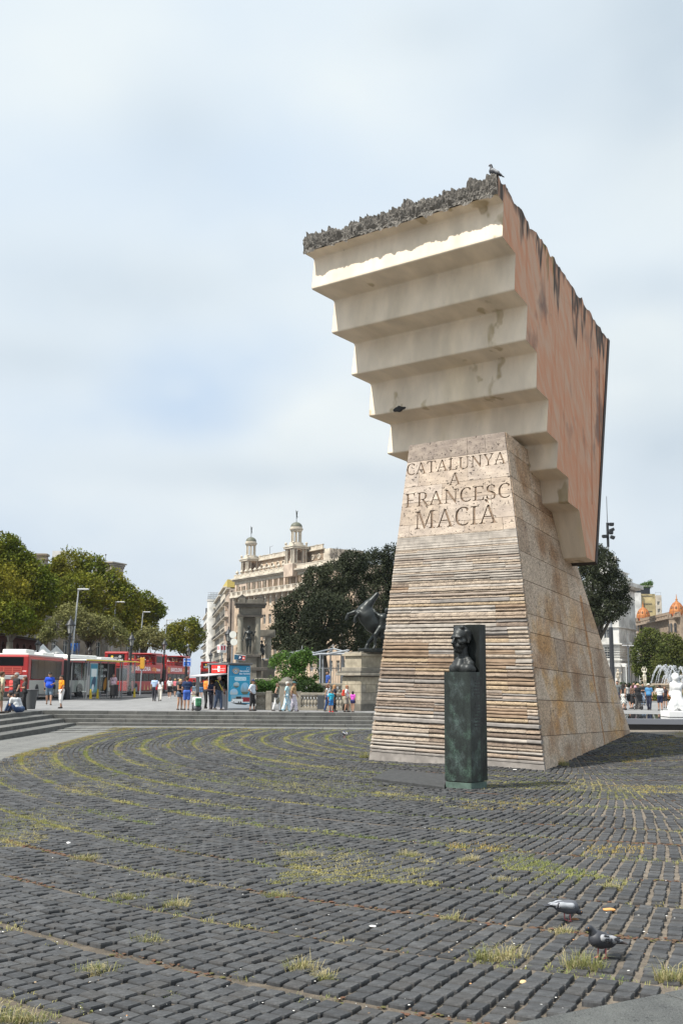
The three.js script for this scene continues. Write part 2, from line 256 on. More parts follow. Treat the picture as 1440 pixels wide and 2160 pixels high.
{ // steps: four low risers along the far side and the left side, and pale slabs at their foot
  const st = new THREE.Group(); st.name = 'stone_steps'; st.userData.kind = 'structure'; scene.add(st);
  const ms = [[0.17, 0.17, 0.165], [0.15, 0.15, 0.145], [0.19, 0.186, 0.178]].map((c) => stone(c, 'granite', 0.9)), R = rng(5);
  for (let i = 0; i < 4; i++) {
    const y = -RISE * i, zf = -(FARSTEP - TREAD * i), xl = LEFTSTEP + TREAD * i;
    let x = xl; while (x < 9.4) { const l = Math.min(1.5 + (R() < 0.3 ? 0.3 : 0), 9.5 - x + 0.01); P(st, 'step_block', rbox(l - 0.012, 0.34, TREAD + 0.05, 0.012, x + l / 2, y - 0.17 + 0.002 * R(), zf - TREAD / 2 - 0.025 + 0.004 * R()), ms[Math.floor(R() * 3)]); x += l; }
    let z = zf; while (z < -28) { const l = 1.5 + (R() < 0.3 ? 0.4 : 0); P(st, 'step_block', rbox(TREAD + 0.05, 0.34, l - 0.012, 0.012, xl - TREAD / 2 - 0.025 + 0.004 * R(), y - 0.17 + 0.002 * R(), z + l / 2), ms[Math.floor(R() * 3)]); z += l; }
  }
  const pv = new THREE.Group(); pv.name = 'paved_path'; pv.userData.kind = 'structure'; scene.add(pv);
  const mp = [[0.215, 0.215, 0.21], [0.2, 0.2, 0.196], [0.23, 0.227, 0.218]].map((c) => stone(c, 'granite', 0.8));
  const x3 = LEFTSTEP + 3 * TREAD;
  for (let d = 27; d < 51; d += 1.2) { const xe = edgeX(d + 0.6), n = 3, w = (xe - x3 + 0.3) / n; for (let i = 0; i < n; i++) { const x = x3 + w * (i + 0.5); const q = P(pv, 'paving_slab', rbox(w - 0.014, 0.06, 1.186, 0.006), mp[Math.floor(R() * 3)]); q.position.set(x, gY(x, -d - 0.6) - 0.02, -d - 0.6); q.rotation.x = -0.0075; } }
  for (let x = -10.4; x < 9.4; x += 1.2) { const q = P(pv, 'paving_slab', rbox(1.186, 0.06, 1.75, 0.006), mp[Math.floor(R() * 3)]); q.position.set(x + 0.6, gY(x + 0.6, -50.1) - 0.02, -50.1); }
}
// ---------------------------------------------------------------- the monument
function groundAt(u, v) { const k = dirOf(u, v); let t = 20; for (let i = 0; i < 60; i++) { const x = k.x * t, z = k.z * t; t = lerp(t, (gY(x, z) - EYE) / k.y, 0.6); } return V(k.x * t, EYE + k.y * t, k.z * t); }
const MF = V(-0.782756, 0.012810, -0.622197).normalize(), MU = V(0.028, 0.9995, -0.0147), MN = V().crossVectors(MF, MU).normalize();
MU.crossVectors(MN, MF).normalize();
const monBasis = new THREE.Matrix4().makeBasis(MF.clone().negate(), MU, MN.clone().negate());
const font = await new FontLoader().loadAsync('fonts/droid/droid_serif_regular.typeface.json');
const C0 = (c) => M(c, 0.95);
const mon = thing('stone_monument', 'tall travertine pedestal carrying an overhanging inverted concrete staircase with orange sides', 'monument', [4.861, -0.443, -25.285]);
mon.quaternion.setFromRotationMatrix(monBasis);
{
  const W = 5.173, BAT = 0.1326, FZ = 0.0117;               // width at the foot, inward lean of the sides, outward lean of the front
  const xr = (h) => -BAT * h, xl = (h) => -W + BAT * h;
  const backN = (h) => 11.2 - 0.92 * h;
  const sideP = (N, h, off = 0, left) => { const F = BAT * h + 0.22 * (N + FZ * h) - off * 0.976; return V(left ? -W + F : -F, h, -N + off * 0.0); };
  // core behind the cladding
  const pts = []; for (const h of [-0.5, 8.36]) { pts.push(V(xr(h) - 0.05, h, FZ * h - 0.05), V(xl(h) + 0.05, h, FZ * h - 0.05)); const n = Math.min(backN(h), 11.0) - 0.06; pts.push(sideP(n, h, -0.05), sideP(n, h, -0.05, true)); }
  P(mon, 'core', new ConvexGeometry(pts), stone([0.22, 0.175, 0.14], 'grit', 0.8));
  const R = rng(31);
  const front = [[0.60, 0.515, 0.43], [0.645, 0.57, 0.495], [0.57, 0.485, 0.40], [0.61, 0.535, 0.46]].map((c) => stone(c, 'trav', 0.55, 0.82, 0.006));
  const topM = stone([0.37, 0.32, 0.28], 'trav', 0.7, 0.9, 0.008);
  const lett = (txt, x0, x1, h0, h1) => {
    const g = new THREE.ExtrudeGeometry(font.generateShapes(txt, 1), { depth: 0.12, bevelEnabled: true, bevelSegments: 1, bevelThickness: 0.001, bevelSize: 0.0005, bevelOffset: -0.0095, curveSegments: 6 }), i = new THREE.ExtrudeGeometry(font.generateShapes('I', 1), { depth: 0.1, bevelEnabled: false });
    g.computeBoundingBox(); i.computeBoundingBox(); const b = g.boundingBox, s = (x1 - x0) / (b.max.x - b.min.x), sy = (h1 - h0) / (i.boundingBox.max.y - i.boundingBox.min.y);
    g.translate(-b.min.x, -i.boundingBox.min.y, 0); g.scale(s, sy, 1); g.translate(x0, h0, 0.002); return g;
  };
  const words = [lett('CATALUNYA', -4.13, -1.066, 7.545, 7.865), lett('A', -2.78, -2.41, 7.14, 7.475), lett('FRANCESC', -4.165, -0.958, 6.66, 7.04), lett('MACIÀ', -3.845, -1.313, 6.04, 6.53)];
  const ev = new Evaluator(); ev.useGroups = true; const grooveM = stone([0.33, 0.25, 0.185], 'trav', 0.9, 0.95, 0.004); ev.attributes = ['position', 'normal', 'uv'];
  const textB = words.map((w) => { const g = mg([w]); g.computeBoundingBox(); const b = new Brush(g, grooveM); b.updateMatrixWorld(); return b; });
  const courses = [[8.379, 7.902, [0.62, 0.8]], [7.902, 7.21, [0.14, 0.62]], [7.21, 6.772, [0.38, 0.83]], [6.772, 6.172, [0.36, 0.82]], [6.172, 5.86, [0.1, 0.585, 0.9]]];
  courses.forEach(([ht, hb, cuts], ci) => {
    const fr = [0, ...cuts, 1];
    for (let i = 0; i < fr.length - 1; i++) {
      const X = (f, h) => lerp(xl(h), xr(h), f), g = 0.004, a = fr[i], b = fr[i + 1];
      const pz = (0.05 + 0.028 + (R() - 0.5) * 0.006);
      let geo = ext([[X(a, hb) + g, hb + g], [X(b, hb) - g, hb + g], [X(b, ht) - g, ht - g], [X(a, ht) + g, ht - g]], pz).translate(0, 0, -0.05);
      const slabM = ci === 0 ? topM : front[Math.floor(R() * 4)]; geo = mg([geo]); geo.clearGroups(); let br = new Brush(geo, slabM); br.updateMatrixWorld();
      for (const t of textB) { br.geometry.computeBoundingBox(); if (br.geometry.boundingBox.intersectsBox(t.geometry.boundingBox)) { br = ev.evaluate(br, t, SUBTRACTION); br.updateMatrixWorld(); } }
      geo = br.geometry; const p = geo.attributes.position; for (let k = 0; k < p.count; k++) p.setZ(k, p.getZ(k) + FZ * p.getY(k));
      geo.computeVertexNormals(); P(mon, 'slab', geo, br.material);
    }
  });
  // ridged courses of the lower front
  const rc = { cream: [0.51, 0.44, 0.36], pale: [0.58, 0.52, 0.455], tan: [0.45, 0.365, 0.285], rust: [0.42, 0.30, 0.205], brown: [0.29, 0.235, 0.19], grey: [0.38, 0.345, 0.315], ochre: [0.50, 0.40, 0.275], pink: [0.50, 0.41, 0.335], dark: [0.22, 0.165, 0.13] };
  const rm = Object.fromEntries(Object.entries(rc).map(([k, c], i) => [k, stone(c, i % 2 ? 'mottle' : 'trav', i % 2 ? 0.9 : 1.9, 0.88, 0.007)]));
  const rows = []; let h = 0.16; while (h < 5.84) { const s = h < 1 ? 0.1 : h < 4.2 ? 0.088 : h < 5.3 ? 0.068 : 0.05; const q = s * (0.62 + 0.7 * R()); rows.push([h, Math.min(q, 5.86 - h)]); h += q; }
  P(mon, 'footing', ext([[xl(-0.4), -0.4], [xr(-0.4), -0.4], [xr(0.15), 0.15], [xl(0.15), 0.15]], 0.09).translate(0, 0, -0.05), rm.grey);
  let cuts = [0.22, 0.58, 0.9], left = 0;
  for (const [y0, q] of rows) {
    if (left-- <= 0) { left = 3 + Math.floor(R() * 3); const o = R() * 0.3; cuts = [0.1 + o, 0.42 + o * 0.8 + 0.06 * R(), 0.74 + o * 0.7].filter((c) => c < 0.95); if (R() < 0.35) cuts.splice(1, 1); }
    const fr = [0, ...cuts, 1], pmax = y0 < 1.2 ? 0.10 : y0 < 4.4 ? 0.078 : y0 < 5.2 ? 0.042 : 0.05 * (5.95 - y0);
    const rowP = pmax * (0.45 + 0.55 * R()), rowT = Math.floor(R() * 4), rowM = R();
    for (let i = 0; i < fr.length - 1; i++) {
      const p = rowP * (0.93 + 0.12 * R()), type = R() < 0.9 ? rowT : Math.floor(R() * 4), hh = q * lerp(0.74 + 0.14 * R(), 0.965, sstep(4.9, 5.7, y0)), z = -0.06, zo = 0.026 * sstep(4.4, 5.7, y0);
      const prof = type === 0 ? [[z, 0], [p * 0.9, 0], [p, hh * 0.15], [p, hh * 0.75], [p * 0.72, hh], [z, hh]] : type === 1 ? [[z, 0], [p * 0.6, 0], [p * 0.95, hh * 0.25], [p, hh * 0.5], [p * 0.9, hh * 0.8], [p * 0.55, hh], [z, hh]] : type === 2 ? [[z, 0], [p, hh * 0.05], [p, hh * 0.45], [p * 0.5, hh * 0.55], [p * 0.5, hh], [z, hh]] : [[z, 0], [p * 0.45, 0], [p * 0.5, hh * 0.35], [p, hh * 0.45], [p * 0.95, hh * 0.92], [p * 0.8, hh], [z, hh]];
      const a = lerp(xl(y0), xr(y0), fr[i]) + 0.0015, b = lerp(xl(y0), xr(y0), fr[i + 1]) - 0.0015;
      const n = Math.max(3, Math.round((b - a) / 0.14)), seg = [], jit = []; for (let k = 0; k <= n; k++) jit.push([(R() - 0.5) * 0.012, (R() - 0.5) * 0.008]);
      const pp = (k, j) => { const [pz, py] = prof[j], f = pz > 0 ? 1 : 0, x = lerp(a, b, k / n); return [x, y0 + py + jit[k][1] * f * (y0 > 5.2 ? 0.2 : 1), FZ * y0 + pz + zo * f + jit[k][0] * f * (y0 > 5.2 ? 0.2 : 1)]; };
      const pos = [], tri = (A, B, C) => pos.push(...A, ...B, ...C);
      for (let k = 0; k < n; k++) for (let j = 0; j < prof.length - 1; j++) { const A = pp(k, j), B = pp(k + 1, j), C = pp(k + 1, j + 1), D = pp(k, j + 1); tri(A, B, C); tri(A, C, D); }
      for (let j = 1; j < prof.length - 1; j++) { tri(pp(0, 0), pp(0, j), pp(0, j + 1)); tri(pp(n, 0), pp(n, j + 1), pp(n, j)); }
      const g = new THREE.BufferGeometry(); g.setAttribute('position', new THREE.Float32BufferAttribute(pos, 3)); g.computeVertexNormals();
      const xm = (a + b) / 2, pt = fbm(xm * 0.7 + 3, y0 * 1.1, 2.2, 3), ru = fbm(xm * 0.9 + 11, y0 * 1.6, 7.1, 3) + 0.10 * Math.exp(-(((y0 - 1.7) / 0.9) ** 2)) - (y0 > 4.5 ? 0.12 : 0), w = R() < 0.25 ? R() : rowM;
      const k = ru > 0.67 ? (w < 0.4 ? 'rust' : w < 0.7 ? 'tan' : 'ochre') : y0 > 4.7 ? (w < 0.62 ? 'pale' : w < 0.9 ? 'cream' : 'pink') : pt < 0.4 ? (w < 0.35 ? 'grey' : w < 0.6 ? 'brown' : w < 0.8 ? 'tan' : 'pink') : w < 0.30 ? 'pale' : w < 0.66 ? 'cream' : w < 0.80 ? 'pink' : w < 0.88 ? 'ochre' : w < 0.95 ? 'tan' : 'grey';
      P(mon, 'ridge', g, y0 < 1.0 && w > 0.7 ? (w > 0.85 ? rm.brown : rm.grey) : rm[k]);
    }
  }
  // side slabs
  const stain = dtex(1024, 1024, (u, v) => { // u along the depth, v up the side: speckled stone, brown blotches, the rust run below the staircase
    const s1 = tn(u, v, 340, 15), m = tn(u, v, 150, 17), big = tf(u, v, 5, 119, 5), mid = tf(u, v * 0.8, 11, 125, 5); let c = [0.735, 0.66, 0.58]; const br = clamp((mid - 0.5) * 3.2 + (big - 0.5) * 2.0) ; c = [lerp(c[0], 0.60, br), lerp(c[1], 0.475, br), lerp(c[2], 0.36, br)];
    const oc = clamp((tf(u, v, 8, 131, 4) - 0.56) * 6) * clamp((0.62 - v) * 3); c = [lerp(c[0], 0.72, oc * 0.7), lerp(c[1], 0.535, oc * 0.7), lerp(c[2], 0.30, oc * 0.7)];
    const path = lerp(0.568, 0.505, v / 0.56) + 0.022 * (tf(0.3, v, 9, 3, 3) - 0.5), e = Math.abs(u - path - 0.0), w = 0.006 + 0.016 * tf(0.6, v, 30, 137, 2); if (v < 0.57 && e < w) { const k = Math.pow(1 - e / w, 0.8) * (0.35 + 0.5 * tf(u, v, 40, 151, 3)); c = [lerp(c[0], 0.62, k), lerp(c[1], 0.36, k), lerp(c[2], 0.12, k)]; }
    const q = 1 + (s1 - 0.5) * 0.42 - (m < 0.1 ? 0.25 : 0) + 0.1 * (big - 0.5); return c.map((x) => x * q); });
  const sideM = [[0.92, 0.92, 0.92], [1, 1, 1], [0.72, 0.68, 0.65], [0.98, 0.92, 0.86], [0.84, 0.83, 0.82], [1, 1, 1], [0.85, 0.78, 0.7]].map((c) => M(c, 0.9, { map: stain, bumpMap: rt(T.granite, 1.1, 1), bumpScale: 0.006 }));
  const sj = [-0.55, 0.81, 1.66, 2.43, 3.28, 3.74, 4.58, 5.31, 6.172, 6.772, 7.21, 7.902, 8.379];
  for (const leftSide of [false, true]) for (let c = 0; c < sj.length - 1; c++) {
    const h0 = sj[c], h1 = sj[c + 1]; let N = -FZ * h0, first = true; const end = () => Math.min(backN(h0), backN(h1));
    while (N < end() - 0.05) {
      let l = first ? 0.55 + 0.5 * R() : 0.9 + 0.9 * R(), n1 = N + l; first = false; const last = n1 > end() - 0.4; const g = 0.007, pr = 0.012 + 0.007 * R();
      const nb0 = last ? backN(h0) : n1, nb1 = last ? backN(h1) : n1;
      const q = [[N + g, h0 + g], [nb0 - g, h0 + g], [nb1 - g, h1 - g], [Math.max(N, -FZ * h1) + g, h1 - g]];
      const o = q.map(([a, b]) => sideP(a, b, pr, leftSide)), i = q.map(([a, b]) => sideP(a, b, -0.05, leftSide)), pos = [], Q = (a, b, c2, d) => { const A = leftSide ? [d, c2, b, a] : [a, b, c2, d]; for (const k of [0, 1, 2, 0, 2, 3]) pos.push(A[k].x, A[k].y, A[k].z); };
      Q(o[0], o[1], o[2], o[3]); for (let k = 0; k < 4; k++) { const m = (k + 1) % 4; Q(o[k], i[k], i[m], o[m]); }
      const geo = new THREE.BufferGeometry(); geo.setAttribute('position', new THREE.Float32BufferAttribute(pos, 3)); geo.computeVertexNormals();
      { const p = geo.attributes.position, uv = new Float32Array(p.count * 2); for (let k = 0; k < p.count; k++) { uv[k * 2] = -p.getZ(k) / 11.6; uv[k * 2 + 1] = p.getY(k) / 8.4; } geo.setAttribute('uv', new THREE.BufferAttribute(uv, 2)); P(mon, 'slab', geo, sideM[Math.floor(R() * sideM.length)], true); } N = n1; if (last) break;
    }
  }
  // the inverted staircase: profile over (depth N, height h), the sides draw together towards the back
  const fr = (N) => -0.027 + 0.149 * (N + 2.56), fl = (N) => 6.06 - 0.149 * (N + 2.56) * 0.82;
  const prof = [[-2.57, 13.55], [-2.16, 13.51], [-2.215, 12.61], [-1.335, 12.53], [-1.39, 11.57], [-0.47, 11.5], [-0.57, 10.55], [0.24, 10.475], [0.195, 9.51], [1.12, 9.45], [1.0, 8.556], [1.88, 8.48], [1.80, 7.745], [2.77, 7.68], [2.72, 7.0], [3.70, 6.94], [4.37, 5.70], [5.167, 5.67]];
  const ptR = (N, h, e = 0) => [-(fr(N) + e), h, -N], ptL = (N, h, e = 0) => [-(fl(N) - e), h, -N];
  // round the outer and inner corners
  const sp = [prof[0]]; for (let i = 1; i < prof.length - 1; i++) { const [a, b, c] = [prof[i - 1], prof[i], prof[i + 1]], outer = i % 2 === 0, r = i > 15 ? 0.02 : outer ? 0.055 : 0.07; const to = (q) => { const l = Math.hypot(q[0] - b[0], q[1] - b[1]); return [(q[0] - b[0]) / l * r, (q[1] - b[1]) / l * r]; }, [ax, ay] = to(a), [cx, cy] = to(c); for (const t of [0, 0.33, 0.67, 1]) { const w0 = (1 - t) * (1 - t), w1 = 2 * t * (1 - t), w2 = t * t; sp.push([w0 * (b[0] + ax) + w1 * b[0] + w2 * (b[0] + cx), w0 * (b[1] + ay) + w1 * b[1] + w2 * (b[1] + cy)]); } } sp.push(prof.at(-1));
  const stainTex = dtex(1024, 1024, (u, v) => { // cream render, yellowed and flaking in patches
    const f = tf(u, v, 5, 61, 6), w = tf(u, v, 14, 66, 5), p = tf(u * 0.6, v, 9, 71, 5), low = v;
    let c = [0.93, 0.87, 0.785]; const y = clamp((f - 0.42) * 1.6) * lerp(0.15, 1, sstep(0.25, 0.8, low)); c = [c[0] - 0.05 * y, c[1] - 0.085 * y, c[2] - 0.20 * y];
    if (p > 0.695) { const k = clamp((p - 0.695) * 26) * (0.45 + 0.6 * tf(u, v, 40, 79, 2)); c = [lerp(c[0], 0.63, k * 0.7), lerp(c[1], 0.55, k * 0.7), lerp(c[2], 0.40, k * 0.7)]; }
    const pk = tn(u, v, 300, 77) > 0.965 ? 0.86 : 1, m = (0.93 + 0.2 * (w - 0.5)) * pk; return [c[0] * m, c[1] * m, c[2] * m];
  });
  stainTex.repeat.set(1, 1);
  const cream = M([1, 1, 1], 0.72, { map: stainTex, bumpMap: rt(T.mottle, 3, 1), bumpScale: 0.006 });
  const pos = [], uv = []; let s0 = 0; const L = [0]; for (let i = 1; i < sp.length; i++) L.push(s0 += Math.hypot(sp[i][0] - sp[i - 1][0], sp[i][1] - sp[i - 1][1]));
  const parts = []; // each step of the staircase is a part
  const flush = () => { if (!pos.length) return; const g = new THREE.BufferGeometry(); g.setAttribute('position', new THREE.Float32BufferAttribute(pos.splice(0), 3)); g.setAttribute('uv', new THREE.Float32BufferAttribute(uv.splice(0), 2)); g.computeVertexNormals(); P(mon, 'step', g, cream, true); };
  for (let i = 0; i < sp.length - 1; i++) {
    const [a, b] = [sp[i], sp[i + 1]], A = ptR(...a), B = ptR(...b), C = ptL(...b), D = ptL(...a), q = [[0, L[i] / s0], [0, L[i + 1] / s0], [1, L[i + 1] / s0], [1, L[i] / s0]], pv = [A, B, C, D];
    for (const k of [0, 2, 1, 0, 3, 2]) { pos.push(...pv[k]); uv.push(...q[k]); }
    if ((i - 4) % 8 === 6) flush();
  }
  flush();
  // broken top: a rough crust over the front lip and the top
  const crust = []; for (let i = 0; i <= 16; i++) crust.push([-2.58 - 0.01 * Math.sin(i / 16 * 3), lerp(13.54, 14.0, i / 16), 0.45 + 0.55 * Math.min(1, i / 4), -1, i / 18]); for (let i = 1; i <= 70; i++) { const t = (i / 70) ** 1.5; crust.push([lerp(-2.56, 6.66, t), lerp(14.0, 12.93, t), 1, -Math.max(0, 1 - i / 4), 1]); }
  const nW = 250, cp = [], ci = [], rough = (a, b) => (fbm(a * 4.2, b * 4.2, 2.2, 5) - 0.5) * 0.40 + (fbm(a * 1.3, b * 1.3, 8.1, 3) - 0.5) * 0.18 + (Math.abs(n3(a * 8, b * 8, 4) - 0.5) - 0.2) * -0.10 + (n3(a * 19, b * 19, 4) - 0.5) * 0.09 + (n3(a * 33, b * 33, 14) - 0.5) * 0.05;
  const vcol = [];
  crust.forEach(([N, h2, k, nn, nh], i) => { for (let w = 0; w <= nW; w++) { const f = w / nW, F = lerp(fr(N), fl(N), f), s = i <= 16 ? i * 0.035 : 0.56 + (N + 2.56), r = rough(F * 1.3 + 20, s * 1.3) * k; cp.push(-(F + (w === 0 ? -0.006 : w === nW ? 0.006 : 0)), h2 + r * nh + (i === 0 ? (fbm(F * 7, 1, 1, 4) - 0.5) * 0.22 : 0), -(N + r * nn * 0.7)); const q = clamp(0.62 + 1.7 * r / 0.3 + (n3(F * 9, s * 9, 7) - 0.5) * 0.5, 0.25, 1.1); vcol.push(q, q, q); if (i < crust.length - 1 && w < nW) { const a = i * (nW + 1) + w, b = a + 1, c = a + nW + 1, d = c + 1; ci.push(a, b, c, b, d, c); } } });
  const cg = new THREE.BufferGeometry(); cg.setAttribute('position', new THREE.Float32BufferAttribute(cp, 3)); cg.setIndex(ci); const cgf = cg.toNonIndexed(); cgf.computeVertexNormals();
  P(mon, 'broken_top', cgf, stone([0.40, 0.37, 0.33], 'grit', 1.6, 0.97, 0.025));
  // orange sides with a ragged top edge
  const sideTex = dtex(1024, 1024, (u, v) => { // u along the depth, v up
    const hat = tf(u * 2 + v * 1.4, v * 0.25 - u * 0.4, 36, 81, 4), ver = tf(u, v * 0.08, 60, 85, 3), big = tf(u, v, 4, 88, 6);
    let c = [0.77, 0.585, 0.475]; const g = clamp((hat - 0.5) * 2.6 + (big - 0.5) * 1.5 + 0.1, -0.5, 0.8); c = [lerp(c[0], 0.76, g * 0.8), lerp(c[1], 0.66, g * 0.8), lerp(c[2], 0.58, g * 0.8)];
    const o = clamp((ver - 0.56) * 3.5) * 0.42; c = [lerp(c[0], 0.74, o), lerp(c[1], 0.45, o), lerp(c[2], 0.30, o)];
    const topV = (lerp(14.0, 12.93, clamp((u * 9.4 - 0.04) / 9.2)) - 5.6) / 8.6, dt = topV - v, run = 0.02 + 0.17 * Math.max(0, tf(u, 0.2, 34, 91, 3) - 0.42) * 2.6 + 0.10 * Math.max(0, tf(u, 0.7, 11, 95, 2) - 0.5);
    if (dt < run) { const k = clamp((run - dt) / 0.035) * clamp(0.45 + (tf(u, v * 0.2, 90, 96, 2) - 0.4) * 2.2, 0, 0.9), moss = u > 0.34 && u < 0.44 && tf(u, 0.4, 40, 99, 2) > 0.45; const t = moss ? [0.30, 0.29, 0.12] : [0.235, 0.215, 0.20]; c = [lerp(c[0], t[0], k), lerp(c[1], t[1], k), lerp(c[2], t[2], k)]; }
    const blot = clamp((tf(u + 0.06 * v, v * 0.55, 10, 101, 5) - 0.6) * 7) * sstep(0.05, 0.2, dt) * (1 - sstep(0.4, 0.62, dt)); c = c.map((x, i) => lerp(x, [0.38, 0.32, 0.30][i], blot * 0.65));
    for (const [du, w, v0, v1] of [[0.80, 0.007, 0.2, 0.72], [0.885, 0.010, 0.12, 0.78], [0.93, 0.006, 0.3, 0.7]]) { const e = Math.abs(u - du - 0.006 * (tn(0.3, v, 12, 3) - 0.5)); if (v > v0 && v < v1 && e < w) { const k = (1 - e / w) * 0.7; c = [lerp(c[0], 0.60, k), lerp(c[1], 0.29, k), lerp(c[2], 0.11, k)]; } }
    return c;
  });
  const orange = M([1, 1, 1], 0.88, { map: sideTex, bumpMap: rt(T.streak, 4, 1), bumpScale: 0.006 });
  for (const isL of [false, true]) {
    const poly = sp.map(([a, b]) => [a, b]); poly.push([6.66, 12.93]); const row = []; for (let i = crust.length - 1; i >= 16; i--) { const [N, h2, k, , nh] = crust[i], F = isL ? fl(N) : fr(N), r = rough(F * 1.3 + 20, (i <= 16 ? i * 0.035 : 0.56 + (N + 2.56)) * 1.3) * k; row.push([N, h2 + r * nh]); } poly.push(...row); poly.push([-2.57, 13.9]);
    const tris = THREE.ShapeUtils.triangulateShape(poly.map(([a, b]) => new THREE.Vector2(a, b)), []), pp = [], uu = [];
    for (const t of tris) for (const k of (isL ? t : [t[0], t[2], t[1]])) { pp.push(...(isL ? ptL : ptR)(poly[k][0], poly[k][1], -0.002)); uu.push((poly[k][0] + 2.6) / 9.4, (poly[k][1] - 5.6) / 8.6); }
    const g = new THREE.BufferGeometry(); g.setAttribute('position', new THREE.Float32BufferAttribute(pp, 3)); g.setAttribute('uv', new THREE.Float32BufferAttribute(uu, 2)); g.computeVertexNormals(); P(mon, 'side_panel', g, orange, true);
  }
  // dark back plate and the end of the block
  const bk = [[5.167, 5.67], [6.66, 12.95], [6.84, 12.92], [5.33, 5.6]], b3 = [...bk.map(([a, b]) => V(...ptR(a, b, -0.03))), ...bk.map(([a, b]) => V(...ptL(a, b, -0.03)))];
  P(mon, 'back_plate', new ConvexGeometry(b3), M([0.035, 0.028, 0.025], 0.7));
  mon.updateMatrixWorld(true); const inv = mon.matrixWorld.clone().invert(), e0 = camera.position.clone().applyMatrix4(inv), e1 = at(841, 863, 24).applyMatrix4(inv).sub(e0), tt = (-0.2 - e0.z) / e1.z, hp = e0.clone().addScaledVector(e1, tt); const hg = new THREE.IcosahedronGeometry(0.11, 2).scale(1.9, 0.75, 0.4), q = hg.attributes.position; for (let i = 0; i < q.count; i++) { const s = 0.6 + 0.8 * n3(q.getX(i) * 18 + 3, q.getY(i) * 18 + 3, q.getZ(i) * 18); q.setXYZ(i, q.getX(i) * s, q.getY(i) * s, q.getZ(i) * s); } hg.computeVertexNormals(); P(mon, 'dark_lump', hg, C0([0.03, 0.03, 0.03])).position.copy(hp);
}
